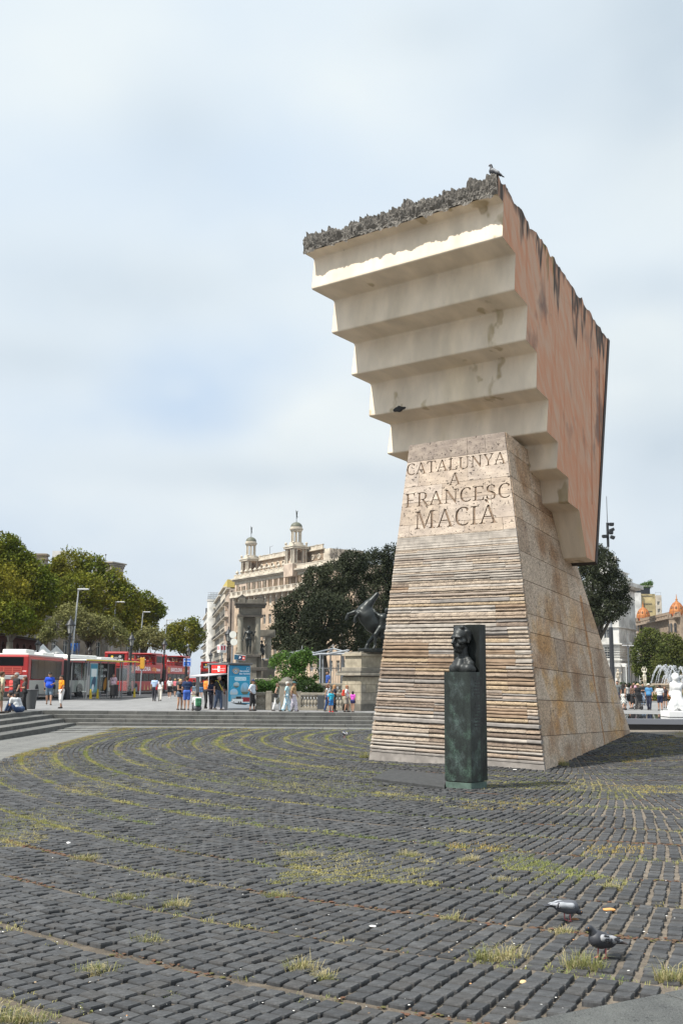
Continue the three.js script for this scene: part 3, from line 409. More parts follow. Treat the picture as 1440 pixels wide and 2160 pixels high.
// ---------------------------------------------------------------- bronze stele with the bust
{
  const base = groundAt(938, 1662), yaw = Math.atan2(MF.z, -MF.x), t = thing('bronze_stele', 'green and black bronze stele with a mustached bust on top, before the pedestal', 'stele', [base.x, gY(base.x, base.z) - 0.02, base.z], yaw);
  const H = 2.26, W = 0.60, D = 0.36, D2 = 0.25;
  const patina = (seed, dark) => dtex(256, 512, (u, v) => { // v up the pillar: green salts settle in blotches, more of them low down
    const V2 = v * 3, f = tf(u, V2, 4, seed, 6), s = tf(u, V2, 48, seed + 7, 3), r = tf(u, v * 0.4, 12, seed + 9, 3); let c = [0.20, 0.225, 0.215]; const gr = clamp((f - 0.5 + (0.42 - v) * 0.30) * 4.2) * (0.1 + s * 1.3), bl = clamp((tf(u, V2, 3, seed + 20, 6) - 0.52) * 5.5) * (0.5 + 0.6 * s);
    c = c.map((x, i) => lerp(x, [0.37, 0.49, 0.42][i], clamp(gr) * 0.6)); c = c.map((x, i) => lerp(x, [0.47, 0.53, 0.53][i], clamp(bl) * 0.45)); const k = dark * (0.80 + 0.3 * r + 0.5 * (s - 0.5)); return c.map((x) => x * k);
  });
  const mp = (s, d) => M([1, 1, 1], 0.46, { map: patina(s, d), metalness: 0.45, bumpMap: rt(T.mottle, 3, 1), bumpScale: 0.004 });
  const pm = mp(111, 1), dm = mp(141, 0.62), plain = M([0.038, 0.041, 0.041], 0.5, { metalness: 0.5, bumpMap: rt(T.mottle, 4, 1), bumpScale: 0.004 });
  const full = (w, h, d, x, y, z) => { const g = new THREE.BoxGeometry(w, h, d, 1, 1, 1).toNonIndexed(), p = g.attributes.position, uv = g.attributes.uv; for (let i = 0; i < p.count; i++) uv.setXY(i, Math.abs(g.attributes.normal.getX(i)) > 0.5 ? p.getZ(i) / 0.64 + 0.5 : p.getX(i) / w + 0.5, p.getY(i) / h + 0.5); return g.translate(x, y, z); };
  P(t, 'plinth', rbox(W - 0.02, 0.17, D + D2 - 0.02, 0.008, W / 2, 0.06, -(D + D2) / 2), M([0.13, 0.2, 0.165], 0.6, { map: rt(T.mottle, 2) }));
  P(t, 'pillar', full(W, H - 0.16, D, W / 2, 0.16 + (H - 0.16) / 2, -D / 2), pm, true);
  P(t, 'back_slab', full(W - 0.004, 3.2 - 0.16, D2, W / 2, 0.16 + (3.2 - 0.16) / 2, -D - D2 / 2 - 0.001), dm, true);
  const limbs = [[-0.2, 0.06, 0.02, 0.2, 0.06, 0.02, 0.115, 0.115], [-0.23, 0.05, -0.06, 0.23, 0.05, -0.06, 0.085, 0.085], [-0.2, 0.17, -0.04, 0.2, 0.17, -0.04, 0.085, 0.085], [-0.13, 0.24, -0.05, 0.13, 0.24, -0.05, 0.08, 0.08], [0, 0.1, 0.06, 0, 0.2, 0.03, 0.12, 0.1], [0, 0.2, -0.06, 0, 0.48, -0.03, 0.12, 0.105], [0, 0.74, -0.06, 0, 0.78, -0.01, 0.18, 0.165], [0, 0.56, 0.05, 0, 0.74, 0.06, 0.115, 0.145], [0, 0.45, 0.08, 0, 0.52, 0.08, 0.075, 0.11], [0, 0.69, 0.2, 0, 0.585, 0.265, 0.02, 0.036], [-0.115, 0.7, 0.165, -0.03, 0.71, 0.2, 0.03, 0.032], [0.115, 0.7, 0.165, 0.03, 0.71, 0.2, 0.03, 0.032], [0.1, 0.6, 0.13, 0.13, 0.62, 0.06, 0.05, 0.05], [-0.1, 0.6, 0.13, -0.13, 0.62, 0.06, 0.05, 0.05], [0.17, 0.6, -0.03, 0.175, 0.67, -0.05, 0.022, 0.038], [-0.17, 0.6, -0.03, -0.175, 0.67, -0.05, 0.022, 0.038], [-0.07, 0.515, 0.17, 0, 0.54, 0.21, 0.022, 0.032], [0.07, 0.515, 0.17, 0, 0.54, 0.21, 0.022, 0.032], [-0.035, 0.485, 0.19, 0.035, 0.485, 0.19, 0.02, 0.02], [0, 0.435, 0.15, 0, 0.445, 0.16, 0.05, 0.05], [-0.12, 0.885, 0.05, 0.1, 0.905, 0.07, 0.05, 0.045], [-0.165, 0.8, 0.02, -0.16, 0.69, -0.03, 0.04, 0.04], [0.16, 0.82, 0.0, 0.165, 0.7, -0.04, 0.045, 0.04], [-0.06, 0.64, 0.165, -0.09, 0.64, 0.16, 0.022, 0.022], [0.06, 0.64, 0.165, 0.09, 0.64, 0.16, 0.022, 0.022]];
  const b = P(t, 'bust', body(limbs, 0.0125, 0.024), plain); b.position.set(W / 2 - 0.03, H, -D / 2 - 0.05); b.rotation.y = -0.22;
  b.scale.set(0.95, 0.97, 0.95);
  // raised letters on the shaded side
  const gl = []; for (let i = 0; i < 16; i++) if (i !== 6 && i !== 7) gl.push(box(0.004, 0.03, 0.16 + 0.22 * hash3(i, 3, 1), W + 0.003, H - 0.12 - i * 0.062, -0.27)); P(t, 'inscription', gl, plain);
}
// ---------------------------------------------------------------- grass, moss and litter in the joints
function bladesGeo(R, n, rad, h, w, flat = 1) {
  const pos = [], nc = 1 + Math.round(rad / 0.05), cl = []; for (let i = 0; i < nc; i++) { const a = R() * 6.283, r = rad * Math.sqrt(R()) * (i ? 0.8 : 0.2); cl.push([Math.cos(a) * r, Math.sin(a) * r * flat, 0.5 + 0.75 * R()]); } for (let i = 0; i < n; i++) { const c = cl[Math.floor(R() * nc)], a = R() * 6.283, r = Math.min(rad, 0.085) * Math.pow(R(), 0.7) * c[2], x = c[0] + Math.cos(a) * r, z = c[1] + Math.sin(a) * r * flat, l = h * c[2] * (0.25 + 1.1 * R() ** 1.4), o = 0.35 + 1.0 * R(), b = a + (R() - 0.5) * 1.8, dx = Math.cos(b), dz = Math.sin(b), q = R() * 6.283, wx = Math.cos(q) * w, wz = Math.sin(q) * w; const m = [x + dx * l * 0.22 * o, l * 0.55, z + dz * l * 0.22 * o], t = [x + dx * l * 0.75 * o, l * (1.0 - 0.42 * o), z + dz * l * 0.75 * o];
    pos.push(x - wx, 0, z - wz, x + wx, 0, z + wz, m[0] + wx * 0.7, m[1], m[2] + wz * 0.7, x - wx, 0, z - wz, m[0] + wx * 0.7, m[1], m[2] + wz * 0.7, m[0] - wx * 0.7, m[1], m[2] - wz * 0.7, m[0] - wx * 0.7, m[1], m[2] - wz * 0.7, m[0] + wx * 0.7, m[1], m[2] + wz * 0.7, ...t); }
  const g = new THREE.BufferGeometry(); g.setAttribute('position', new THREE.Float32BufferAttribute(pos, 3)); g.computeVertexNormals(); return g;
}
const leafM = (c, tr = 0.25) => M(c, 0.85, { transmission: tr, thickness: 0, side: THREE.DoubleSide });
const grassM = { green: leafM([0.135, 0.185, 0.045]), straw: leafM([0.44, 0.38, 0.19]), olive: leafM([0.23, 0.24, 0.075]) };
{
  const R = rng(404);
  // [u, v, width in pixels, height m, share of straw, label]
  const tufts = [[205, 2050, 92, 0.085, 0.5, 'pale grass tuft with straw blades beside the brown moss seam in the left foreground'], [36, 2158, 120, 0.10, 0.5, 'pale grass tuft cut off by the bottom left corner'], [325, 1990, 74, 0.08, 0.45, 'grey green grass tuft in the left foreground above the mossy seam'], [372, 1912, 80, 0.085, 0.6, 'straw coloured grass tuft at left between two brown seams'], [275, 1894, 66, 0.06, 0.4, 'low grass tuft just left of the straw coloured tuft'], [182, 1812, 78, 0.07, 0.4, 'ragged grass tuft with one upright stalk at the left'], [632, 2046, 92, 0.105, 0.5, 'large pale grass tuft at bottom centre, left of a pair'], [697, 2064, 84, 0.10, 0.5, 'large pale grass tuft at bottom centre, right of a pair'], [345, 2098, 108, 0.035, 0.1, 'low bright green grass mat near the bottom left'], [630, 1806, 132, 0.085, 0.55, 'wide pale grass clump in the middle of the cobbles'], [382, 1783, 112, 0.03, 0.2, 'flat green grass patch in the left middle of the cobbles'], [592, 1888, 62, 0.06, 0.45, 'small grass tuft in the cobbles below the wide pale clump'], [1060, 2020, 142, 0.11, 0.5, 'longest straw and green grass clump in front of the pigeons'], [1227, 2040, 88, 0.13, 0.2, 'bushy green grass tuft just below the speckled pigeon'], [1420, 2068, 112, 0.12, 0.35, 'grass tuft cut off by the right edge at the bottom'], [990, 1815, 78, 0.075, 0.7, 'straw yellow grass tuft below the stele, right of another tuft'], [865, 1804, 62, 0.07, 0.5, 'pale grass tuft below and left of the stele'], [880, 1838, 112, 0.06, 0.4, 'long flat grass clump below the two tufts under the stele'], [1283, 1873, 88, 0.085, 0.55, 'pale grass tuft at right above the feeding pigeon'], [1065, 1858, 60, 0.06, 0.6, 'small straw grass tuft at right of centre'], [952, 1938, 50, 0.06, 0.5, 'single small grass tuft left of the feeding pigeon'], [1182, 1966, 54, 0.055, 0.5, 'thin grass tuft between the two pigeons'], [768, 1600, 30, 0.24, 0.1, 'upright green weed at the left foot of the pedestal'], [1186, 1614, 34, 0.16, 0.2, 'green weed at the right front corner of the pedestal']];
  for (const [u, v, w, h, s, label] of tufts) {
    const p = groundAt(u, v), m = w / FOC * p.clone().sub(camera.position).length(), t = thing('grass_tuft', label, 'grass', [p.x, gY(p.x, p.z) - 0.012, p.z]), n = Math.round(clamp(m * 1000, 170, 480)), fl = w > 100 ? 0.55 : 0.8;
    P(t, 'dry_blades', bladesGeo(R, Math.round(n * s), m * 0.4, h * 1.15, 0.0024, fl), grassM.straw); P(t, 'green_blades', bladesGeo(R, Math.round(n * (1 - s)), m * 0.4, h * 1.05, 0.0026, fl), h < 0.05 ? grassM.green : grassM.olive);
  }
  // sparse and dense growth along the seams between bands
  const clump = bladesGeo(rng(9), 16, 0.06, 0.042, 0.0026), mossG = new THREE.IcosahedronGeometry(1, 1); { const p = mossG.attributes.position, a = V(0, 0, 0); for (let i = 0; i < p.count; i++) { a.fromBufferAttribute(p, i); const q = 0.7 + 0.6 * n3(a.x * 3 + 5, a.y * 3 + 5, a.z * 3 + 5); p.setXYZ(i, a.x * q * 0.045, a.y * q * 0.012, a.z * q * 0.045); } mossG.computeVertexNormals(); }
  const gi = [], mi = []; const R2 = rng(71);
  for (let b = 3; b < 31; b++) { const r = b * BAND; for (let ph = 0.35 * Math.PI; ph < 1.75 * Math.PI;) {
    const tl = r * Math.hypot(Math.sin(ph), OK * Math.cos(ph)); ph += 0.017 / tl; const x0 = OX + r * Math.cos(ph), d0 = OD + OK * r * Math.sin(ph); if (d0 < 5 || d0 > 49.4 || x0 > 0.4 * d0 + 1 || x0 < -0.38 * d0 - 1) continue;
    const far = sstep(9.5, 16, d0) * (1 - 0.45 * sstep(-1, 4, x0)), patch = fbm(x0 * 0.55 + 9, d0 * 0.55, b * 3.3, 3), odd = hash3(b, 5, 2); const dens = clamp((patch - 0.57 + 0.22 * far + 0.34 * (odd - 0.5) * far) * 6) * (0.35 + 0.65 * far);
    const wd = 0.16 + 0.5 * clamp((patch - 0.5) * 3) * far, x = x0 + (R2() - 0.5) * wd * 1.2, d = d0 + (R2() - 0.5) * wd * 1.8; if (x < edgeX(d) - 0.2 || kerbSide(x, d) < 0) continue;
    if (R2() < dens) { const y = clamp(fbm(x * 1.1, d * 1.1, 5, 3) * 1.5 - 0.3 + (R2() - 0.5) * 0.5), q = 0.8 + 0.4 * R2(); gi.push([x, d, 0.55 + 0.75 * R2(), R2() * 6.3, [lerp(0.15, 0.42, y) * q, lerp(0.20, 0.36, y) * q, lerp(0.05, 0.14, y) * q]]); }
    else if (far < 0.7 && R2() < clamp((0.58 - patch) * 3 + 0.15) * 0.8) for (let q = 0; q < 3; q++) mi.push([x0 + (R2() - 0.5) * 0.12, d0 + (R2() - 0.5) * 0.16, 0.16 + 0.4 * R2() ** 2, R2() * 6, R2() < 0.2 ? [0.085, 0.08, 0.025] : [0.085 + 0.035 * R2(), 0.055, 0.032]]);
  } }
  // the green edge towards the pale path and beside the foot of the monument
  for (let i = 0; i < 2600; i++) { const d = 27 + 22.4 * R2(), x = edgeX(d) + 0.2 + (R2() ** 2) * 1.0 - 0.25; if (fbm(x * 0.9, d * 0.9, 2, 3) > 0.43) gi.push([x, d, 0.7 + 0.7 * R2(), R2() * 6, [0.2 + 0.14 * R2(), 0.215, 0.06]]); }
  for (let i = 0; i < 900; i++) { const x = edgeX(49) + 8 * R2() ** 1.3, d = 49.3 - 1.6 * R2() ** 2; if (fbm(x, d, 2, 3) > 0.42) gi.push([x, d, 0.8 + 0.7 * R2(), R2() * 6, [0.2 + 0.14 * R2(), 0.215, 0.06]]); }
  for (let i = 0; i < 500; i++) { const k = R2(), x = lerp(6.6, 12, k), d = lerp(28.5, 37, k) - R2() * 2.2; gi.push([x + R2(), d, 0.8 + 1.1 * R2(), R2() * 6, [0.2 + 0.1 * R2(), 0.215, 0.06]]); }
  for (let i = 0; i < 34000; i++) { const u = 1440 * R2(), v = 1535 + 330 * R2() ** 1.3, p = groundAt(u, v), d = -p.z, m = fbm(p.x * 0.45 + 5, d * 0.28 + 3, 9, 4), th = p.x > 3 ? 0.575 : 0.545; if (m < th || p.x < edgeX(d) || d < 9 || (p.x > 0.4 && p.x < 12 && d > 23.5 && R2() < 0.7)) continue; const y = clamp(fbm(p.x * 0.8, d * 0.5, 15, 3) * 1.6 - 0.35 + (R2() - 0.5) * 0.5); gi.push([p.x, d, 0.6 + 0.7 * R2(), R2() * 6, [lerp(0.17, 0.42, y), lerp(0.20, 0.36, y), lerp(0.055, 0.145, y)]]); }
  for (let i = 0; i < 260; i++) { const u = [1405, 1300, 1040, 1150, 1010][i % 5] + (R2() - 0.5) * 130, v = [1665, 1792, 1700, 1690, 1788][i % 5] + (R2() - 0.5) * 16, p = groundAt(u, v); gi.push([p.x, -p.z, 0.7 + 0.8 * R2(), R2() * 6, [0.28 + 0.12 * R2(), 0.27, 0.08]]); }
  const im = (name, geo, mat, arr, label, cat, dy) => { const m = new THREE.InstancedMesh(geo, mat, arr.length), o = new THREE.Object3D(); arr.forEach(([x, d, s, a, c], i) => { o.position.set(x, gY(x, -d) + dy, -d); o.scale.setScalar(s); o.rotation.y = a; o.updateMatrix(); m.setMatrixAt(i, o.matrix); m.setColorAt(i, new THREE.Color().setRGB(...c)); }); m.name = numbered(name); tag(m, label, cat, null, 'stuff'); m.castShadow = m.receiveShadow = true; scene.add(m); return m; };
  im('grass', clump, M([1, 1, 1], 0.9, { side: THREE.DoubleSide }), gi, 'short yellow green grass growing in the seams between the curved cobble bands', 'grass', -0.012);
  im('moss', uvm(mossG), M([1, 1, 1], 1), mi, 'brown moss in the seams of the foreground cobbles', 'moss', -0.004);
  // litter: crumbs, stub ends, droppings, dry leaves
  const bits = []; const lg = uvm(new THREE.IcosahedronGeometry(0.012, 0).scale(1.2, 0.35, 1)); for (let i = 0; i < 420; i++) { const u = R2() * 1440, v = 1560 + 600 * R2() ** 0.8, p = groundAt(u, v), k = R2(); if (kerbSide(p.x, -p.z) < 0) continue; bits.push([p.x, -p.z, 0.3 + 0.55 * R2() ** 2, R2() * 6, k < 0.6 ? [0.62, 0.61, 0.58] : k < 0.8 ? [0.45, 0.33, 0.2] : k < 0.9 ? [0.55, 0.28, 0.12] : [0.16, 0.11, 0.07]]); }
  im('litter', lg, M([1, 1, 1], 0.8), bits, 'white crumbs and bits of litter scattered over the cobbles', 'litter', 0.006);
  const cr = [[1175, 1922, 'orange', 0.05, 'flat orange crust lying right of the feeding pigeon'], [1102, 2075, 'tan', 0.035, 'tan crust of bread near the bottom, below the long grass clump'], [786, 1957, 'white', 0.03, 'white scrap of paper on the cobbles left of the small tuft'], [1085, 1625, 'white', 0.06, 'white scrap lying at the foot of the pedestal right of the stele'], [145, 1780, 'white', 0.04, 'white feather on the cobbles at the left']];
  cr.forEach(([u, v, c, s, label], i) => { const p = i === 0 ? groundAt(1285, 1922) : groundAt(u, v), g = new THREE.IcosahedronGeometry(s, 1).scale(1.2, 0.3, 0.6); const q = g.attributes.position; for (let k = 0; k < q.count; k++) { const z = 0.75 + 0.5 * n3(q.getX(k) * 60 + i, q.getY(k) * 60, q.getZ(k) * 60); q.setXYZ(k, q.getX(k) * z, q.getY(k) * z, q.getZ(k) * z); } g.computeVertexNormals(); const m = P(scene, numbered('scrap'), g, M(c === 'orange' ? [0.6, 0.3, 0.1] : c === 'tan' ? [0.6, 0.42, 0.22] : [0.75, 0.74, 0.72], 0.8)); m.position.set(p.x, gY(p.x, p.z) + 0.012, p.z); m.rotation.y = i * 1.3; tag(m, label, 'scrap'); });
}
// ---------------------------------------------------------------- pigeons
function pigeon(name, label, pos, yaw, kind) {
  const t = thing(name, label, 'pigeon', pos, yaw, undefined); const up = kind === 'up' ? 0.62 : kind === 'walk' ? 0.22 : -0.05; // +x is forward
  const grey = M([0.085, 0.09, 0.105], 0.65), dark = M([0.035, 0.037, 0.045], 0.55), pale = kind === 'feed' ? M([0.32, 0.335, 0.36], 0.75) : M([0.30, 0.305, 0.32], 0.75), pink = M([0.5, 0.12, 0.13], 0.6);
  const c = Math.cos(up), s = Math.sin(up), r = (x, y) => [x * c - (y) * s, x * s + y * c + 0.135];
  const pt = (x, y, z) => { const [a, b] = r(x, y); return [a, b, z]; };
  const L = (x1, y1, x2, y2, ra, rb, z = 0) => [...pt(x1, y1, z), ...pt(x2, y2, z), ra, rb];
  const chest = pt(0.075, 0.01, 0), hd = kind === 'feed' ? [0.135, 0.085, 0.012] : kind === 'walk' ? [0.135, 0.235, 0.0] : [0.085, 0.30, 0.0];
  P(t, 'body', body([L(0.05, 0, -0.06, 0.0, 0.062, 0.048), L(0.07, 0.0, 0.02, -0.005, 0.055, 0.06), L(-0.06, 0, -0.13, 0.008, 0.042, 0.018)], 0.0115, 0.03), kind === 'feed' ? grey : dark);
  P(t, 'head', body([[...chest, ...hd.map((v, i) => v - (i === 0 ? 0.018 : 0)), 0.043, 0.022], [...hd, hd[0] + 0.012, hd[1] - 0.002, hd[2], 0.025, 0.021]], 0.008, 0.015), dark);
  const bk = kind === 'feed' ? [0.012, -0.034, 0] : [0.042, -0.010, 0]; P(t, 'beak', bar([hd[0] + bk[0] * 0.5, hd[1] + bk[1] * 0.5, hd[2]], [hd[0] + bk[0] * 1.15, hd[1] + bk[1] * 1.15, hd[2]], 0.007, 0.002, 6), M([0.12, 0.11, 0.1], 0.5));
  for (const q of [-1, 1]) {
    const w = P(t, 'wing', body([[...pt(0.045, 0.018, q * 0.052), ...pt(-0.07, 0.02, q * 0.048), 0.03, 0.026], [...pt(-0.05, 0.022, q * 0.046), ...pt(-0.17, 0.02, q * 0.022), 0.026, 0.008]], 0.0105, 0.02), pale);
    if (kind === 'walk') { const sp = []; const R = rng(q + 7); for (let i = 0; i < 26; i++) { const x = 0.04 - 0.14 * R(), y = 0.045 * R() - 0.002; sp.push(sph(0.006 + 0.004 * R(), 0, 0, 0, 6, 4).scale(1.6, 1, 0.6).translate(...pt(x, y, q * (0.0795 - 1.1 * Math.abs(y - 0.02) ** 1.3)))); } P(w, 'speckles', sp, dark).userData.kind = 'stuff'; }
    else for (const x of [-0.055, -0.085]) P(w, 'wing_bar', bar(pt(x, 0.045, q * 0.055), pt(x - 0.03, -0.002, q * 0.066), 0.008, 0.010, 6), dark);
    const fx = q * 0.02 + 0.012; if (kind !== 'up') { P(t, 'leg', mg([bar([fx, 0.075, q * 0.022], [fx + 0.004, 0.006, q * 0.024], 0.006, 0.005, 6), bar([fx, 0.006, q * 0.024], [fx + 0.034, 0.003, q * 0.03], 0.005, 0.003, 5), bar([fx, 0.006, q * 0.024], [fx + 0.028, 0.003, q * 0.01], 0.004, 0.003, 5), bar([fx, 0.006, q * 0.024], [fx - 0.018, 0.003, q * 0.024], 0.004, 0.003, 5)]), pink); }
    else P(t, 'leg', bar(pt(0.0, -0.04, q * 0.02), [0.02, 0.03, q * 0.02], 0.006, 0.005, 6), pink);
    P(t, 'eye', sph(0.0042, hd[0] + 0.012, hd[1] + 0.006, hd[2] + q * 0.0205, 6, 4), M([0.5, 0.2, 0.05], 0.3));
  }
  P(t, 'tail', body([[...pt(-0.11, 0.008, 0.008), ...pt(-0.22, 0.004, 0.022), 0.018, 0.007], [...pt(-0.11, 0.008, -0.008), ...pt(-0.22, 0.004, -0.022), 0.018, 0.007], [...pt(-0.11, 0.01, 0), ...pt(-0.225, 0.006, 0), 0.018, 0.008]], 0.009, 0.012), kind === 'walk' ? M([0.055, 0.04, 0.036], 0.7) : dark);
  return t;
}
{
  const on = (u, v) => { const p = groundAt(u, v); p.y = gY(p.x, p.z) + 0.004; return p; };
  pigeon('pigeon', 'pale grey pigeon with black wing bars pecking at a brown crust', on(1193, 1944), 0.12, 'feed').scale.setScalar(0.86);
  pigeon('pigeon', 'speckled black and white pigeon walking with its head raised', on(1272, 2022), Math.PI + 0.38, 'walk').scale.setScalar(0.92);
  const m = P(scene, numbered('bread_crust'), new THREE.IcosahedronGeometry(0.04, 1).scale(1, 0.5, 0.8), M([0.22, 0.1, 0.035], 0.8)); m.position.copy(on(1212, 1942)); tag(m, 'brown crust of bread under the beak of the feeding pigeon', 'bread');
  mon.updateMatrixWorld(true); const tp = mon.localToWorld(V(-0.12, 14.06, 2.44));
  const top = pigeon('pigeon', 'dark grey pigeon perched on the top corner of the monument', tp, Math.PI - 0.35, 'up'); top.scale.setScalar(1.22); top.position.y -= 0.02;
  pigeon('pigeon', 'small dark pigeon on the cobbles left of the pedestal', on(727, 1556), 1.9, 'walk').scale.setScalar(1.15);
}
// ---------------------------------------------------------------- the square: vehicles, street furniture, statues
const mm = new Map();
const C = (c, r = 0.7, o) => { const k = JSON.stringify([c, r, o || 0]); if (!mm.has(k)) mm.set(k, M(c, r, o || {})); return mm.get(k); };
const blackM = C([0.018, 0.018, 0.02], 0.5), ironM = C([0.03, 0.032, 0.035], 0.5, { metalness: 0.4 }), steelM = C([0.32, 0.33, 0.34], 0.45, { metalness: 0.6 }), redM = M([0.36, 0.014, 0.013], 0.42, { clearcoat: 0.25 }), whiteM = C([0.72, 0.71, 0.67], 0.5), glassM = new THREE.MeshPhysicalMaterial({ color: new THREE.Color(0.008, 0.009, 0.01), roughness: 0.2, specularIntensity: 0.18 }), tyreM = C([0.02, 0.02, 0.021], 0.9), paneM = M([0.92, 0.96, 0.95], 0.05, { transmission: 1, thickness: 0 });
const bronze = M([0.028, 0.032, 0.031], 0.42, { metalness: 0.5, bumpMap: rt(T.mottle, 2, 1), bumpScale: 0.008 });
function canvasTex(w, h, draw) { const c = document.createElement('canvas'); c.width = w; c.height = h; const x = c.getContext('2d'); draw(x, w, h); const t = new THREE.CanvasTexture(c); t.colorSpace = THREE.SRGBColorSpace; texCount.n++; return t; }
function face(w, h, x, y, z, ry = 0) { const g = new THREE.PlaneGeometry(w, h); g.rotateY(ry); return g.translate(x, y, z); }
function sheet(parent, name, w, h, d, tex, x, y, z, ry = 0, rough = 0.6) { const m = new THREE.Mesh(new RoundedBoxGeometry(w, h, d, 1, Math.min(0.006, d / 3)), C([0.6, 0.6, 0.6], 0.7)); const g = new THREE.Group(); const p = P(parent, name, face(w, h, 0, 0, 0), M([1, 1, 1], rough, { map: tex }), true); p.position.set(x, y, z); p.rotation.y = ry; return p; }
function yawTo(a, b) { return Math.atan2(-(b.x - a.x), -(b.z - a.z)); }         // turns -z towards b
function wheel(parent, x, y, z, r = 0.48, w = 0.3) { const t = P(parent, 'wheel', cyl(r, r, w, 20).rotateZ(Math.PI / 2), tyreM); t.position.set(x, y, z); P(t, 'rim', mg([cyl(r * 0.58, r * 0.58, w + 0.02, 16).rotateZ(Math.PI / 2), cyl(r * 0.2, r * 0.2, w + 0.06, 10).rotateZ(Math.PI / 2)]), C([0.35, 0.35, 0.36], 0.5, { metalness: 0.5 })); return t; }

// city bus, articulated; the rear stands nearest, its right side is seen
{
  const A = atY(60, 0, 74), B = atY(142, 0, 88), t = thing('city_bus', 'red and white articulated city bus standing behind the bus shelter, rear nearest', 'bus', A, yawTo(A, B)), L = 12.6, W = 2.55;
  const cx2 = -W / 2;
  P(t, 'lower_body', [rbox(W, 1.05, L, 0.06, cx2, 0.9, -L / 2)], C([0.44, 0.435, 0.395], 0.5));
  P(t, 'upper_body', [rbox(W - 0.02, 1.78, L - 0.05, 0.1, cx2, 2.3, -L / 2)], redM);
  P(t, 'rear_panel', [rbox(W + 0.02, 2.55, 0.16, 0.08, cx2, 1.85, 0.02), rbox(0.5, 2.5, 0.55, 0.1, -0.23, 1.88, -0.2)], redM);
  P(t, 'roof', [rbox(W - 0.1, 0.12, L - 0.2, 0.05, cx2, 3.22, -L / 2), rbox(1.7, 0.34, 2.6, 0.1, cx2 + 0.1, 3.42, -1.9), rbox(1.8, 0.26, 4.2, 0.1, cx2, 3.38, -8.4)], whiteM);
  for (let i = 0; i < 5; i++) P(t, 'window', rbox(0.03, 1.38, 2.12, 0.02, 0.005, 2.19, -1.85 - i * 2.16), glassM);
  P(t, 'window', rbox(W - 0.5, 0.62, 0.04, 0.02, cx2 - 0.1, 2.72, 0.1), glassM);
  const gr = []; for (let i = 0; i < 4; i++) gr.push(box(1.9, 0.05, 0.05, cx2 - 0.15, 1.9 + i * 0.14, 0.12)); for (let i = 0; i < 4; i++) gr.push(box(0.05, 0.45, 0.045, cx2 - 1.0 + i * 0.6, 2.1, 0.118)); P(t, 'grille', mg(gr), C([0.6, 0.12, 0.08], 0.5));
  P(t, 'bumper', [rbox(W - 0.1, 0.3, 0.16, 0.05, cx2, 1.62, 0.06)], C([0.35, 0.35, 0.36], 0.5)); P(t, 'skirt', rbox(W - 0.2, 0.4, 0.14, 0.04, cx2, 0.45, 0.04), blackM);
  P(t, 'side_strip', box(0.02, 0.1, L - 0.6, 0.008, 2.98, -L / 2), C([0.6, 0.03, 0.025], 0.4));
  for (const z of [-2.9, -8.6]) { P(t, 'wheel_arch', cyl(0.62, 0.62, 0.06, 20).rotateZ(Math.PI / 2).translate(-0.01, 0.52, z), blackM); wheel(t, -0.1, 0.48, z); }
  for (const x of [-0.25, -W + 0.25]) for (const y of [1.25, 1.42]) P(t, 'tail_light', cyl(0.07, 0.07, 0.04, 12).rotateX(Math.PI / 2).translate(x, y, 0.1), C([0.5, 0.02, 0.02], 0.3));
  P(t, 'number_plate', sheetBox(0.52, 0.12, 0.02, cx2, 0.95, 0.11), whiteM);
  const num = canvasTex(128, 48, (x, w, h) => { x.fillStyle = '#b81a14'; x.fillRect(0, 0, w, h); x.fillStyle = '#fff'; x.font = 'bold 34px sans-serif'; x.textAlign = 'center'; x.fillText('1090', w / 2, 36); }); sheet(t, 'lettering', 0.5, 0.19, 0.01, num, -0.27, 2.05, 0.104);
  const bl = []; for (let i = 0; i < 13; i++) bl.push(box(W - 0.16 - 0.08 * (i % 2), 2.6 - 0.06 * (i % 2), 0.13, cx2, 1.75, -L - 0.07 - i * 0.125)); P(t, 'bellows', mg(bl), C([0.035, 0.033, 0.033], 0.85));
  const f = P(t, 'front_section', rbox(W, 1.05, 9.2, 0.06, cx2, 0.9, -4.6), C([0.44, 0.435, 0.395], 0.5)); f.position.set(0.05, 0, -L - 1.6); f.rotation.y = -0.30;
  P(f, 'upper_body', [rbox(W - 0.02, 1.78, 9.1, 0.1, cx2, 2.3, -4.6)], redM); P(f, 'roof', [rbox(W - 0.1, 0.14, 9.1, 0.05, cx2, 3.22, -4.6), rbox(1.9, 0.34, 5, 0.14, cx2, 3.38, -3.4), rbox(2.2, 0.22, 2.6, 0.1, cx2, 3.34, -7.6)], whiteM);
  for (let i = 0; i < 4; i++) P(f, 'window', rbox(0.03, 1.5, 2.05, 0.02, 0.005, 2.15, -1.3 - i * 2.15), glassM); P(f, 'door', rbox(0.035, 2.2, 1.25, 0.02, 0.006, 1.55, -5.6), glassM);
  for (const z of [-2.1]) { P(f, 'wheel_arch', cyl(0.62, 0.62, 0.06, 20).rotateZ(Math.PI / 2).translate(-0.01, 0.52, z), blackM); P(f, 'wheel', cyl(0.48, 0.48, 0.3, 20).rotateZ(Math.PI / 2).translate(-0.1, 0.48, z), tyreM); }
}
function sheetBox(w, h, d, x, y, z) { return rbox(w, h, d, Math.min(w, h, d) * 0.3, x, y, z); }
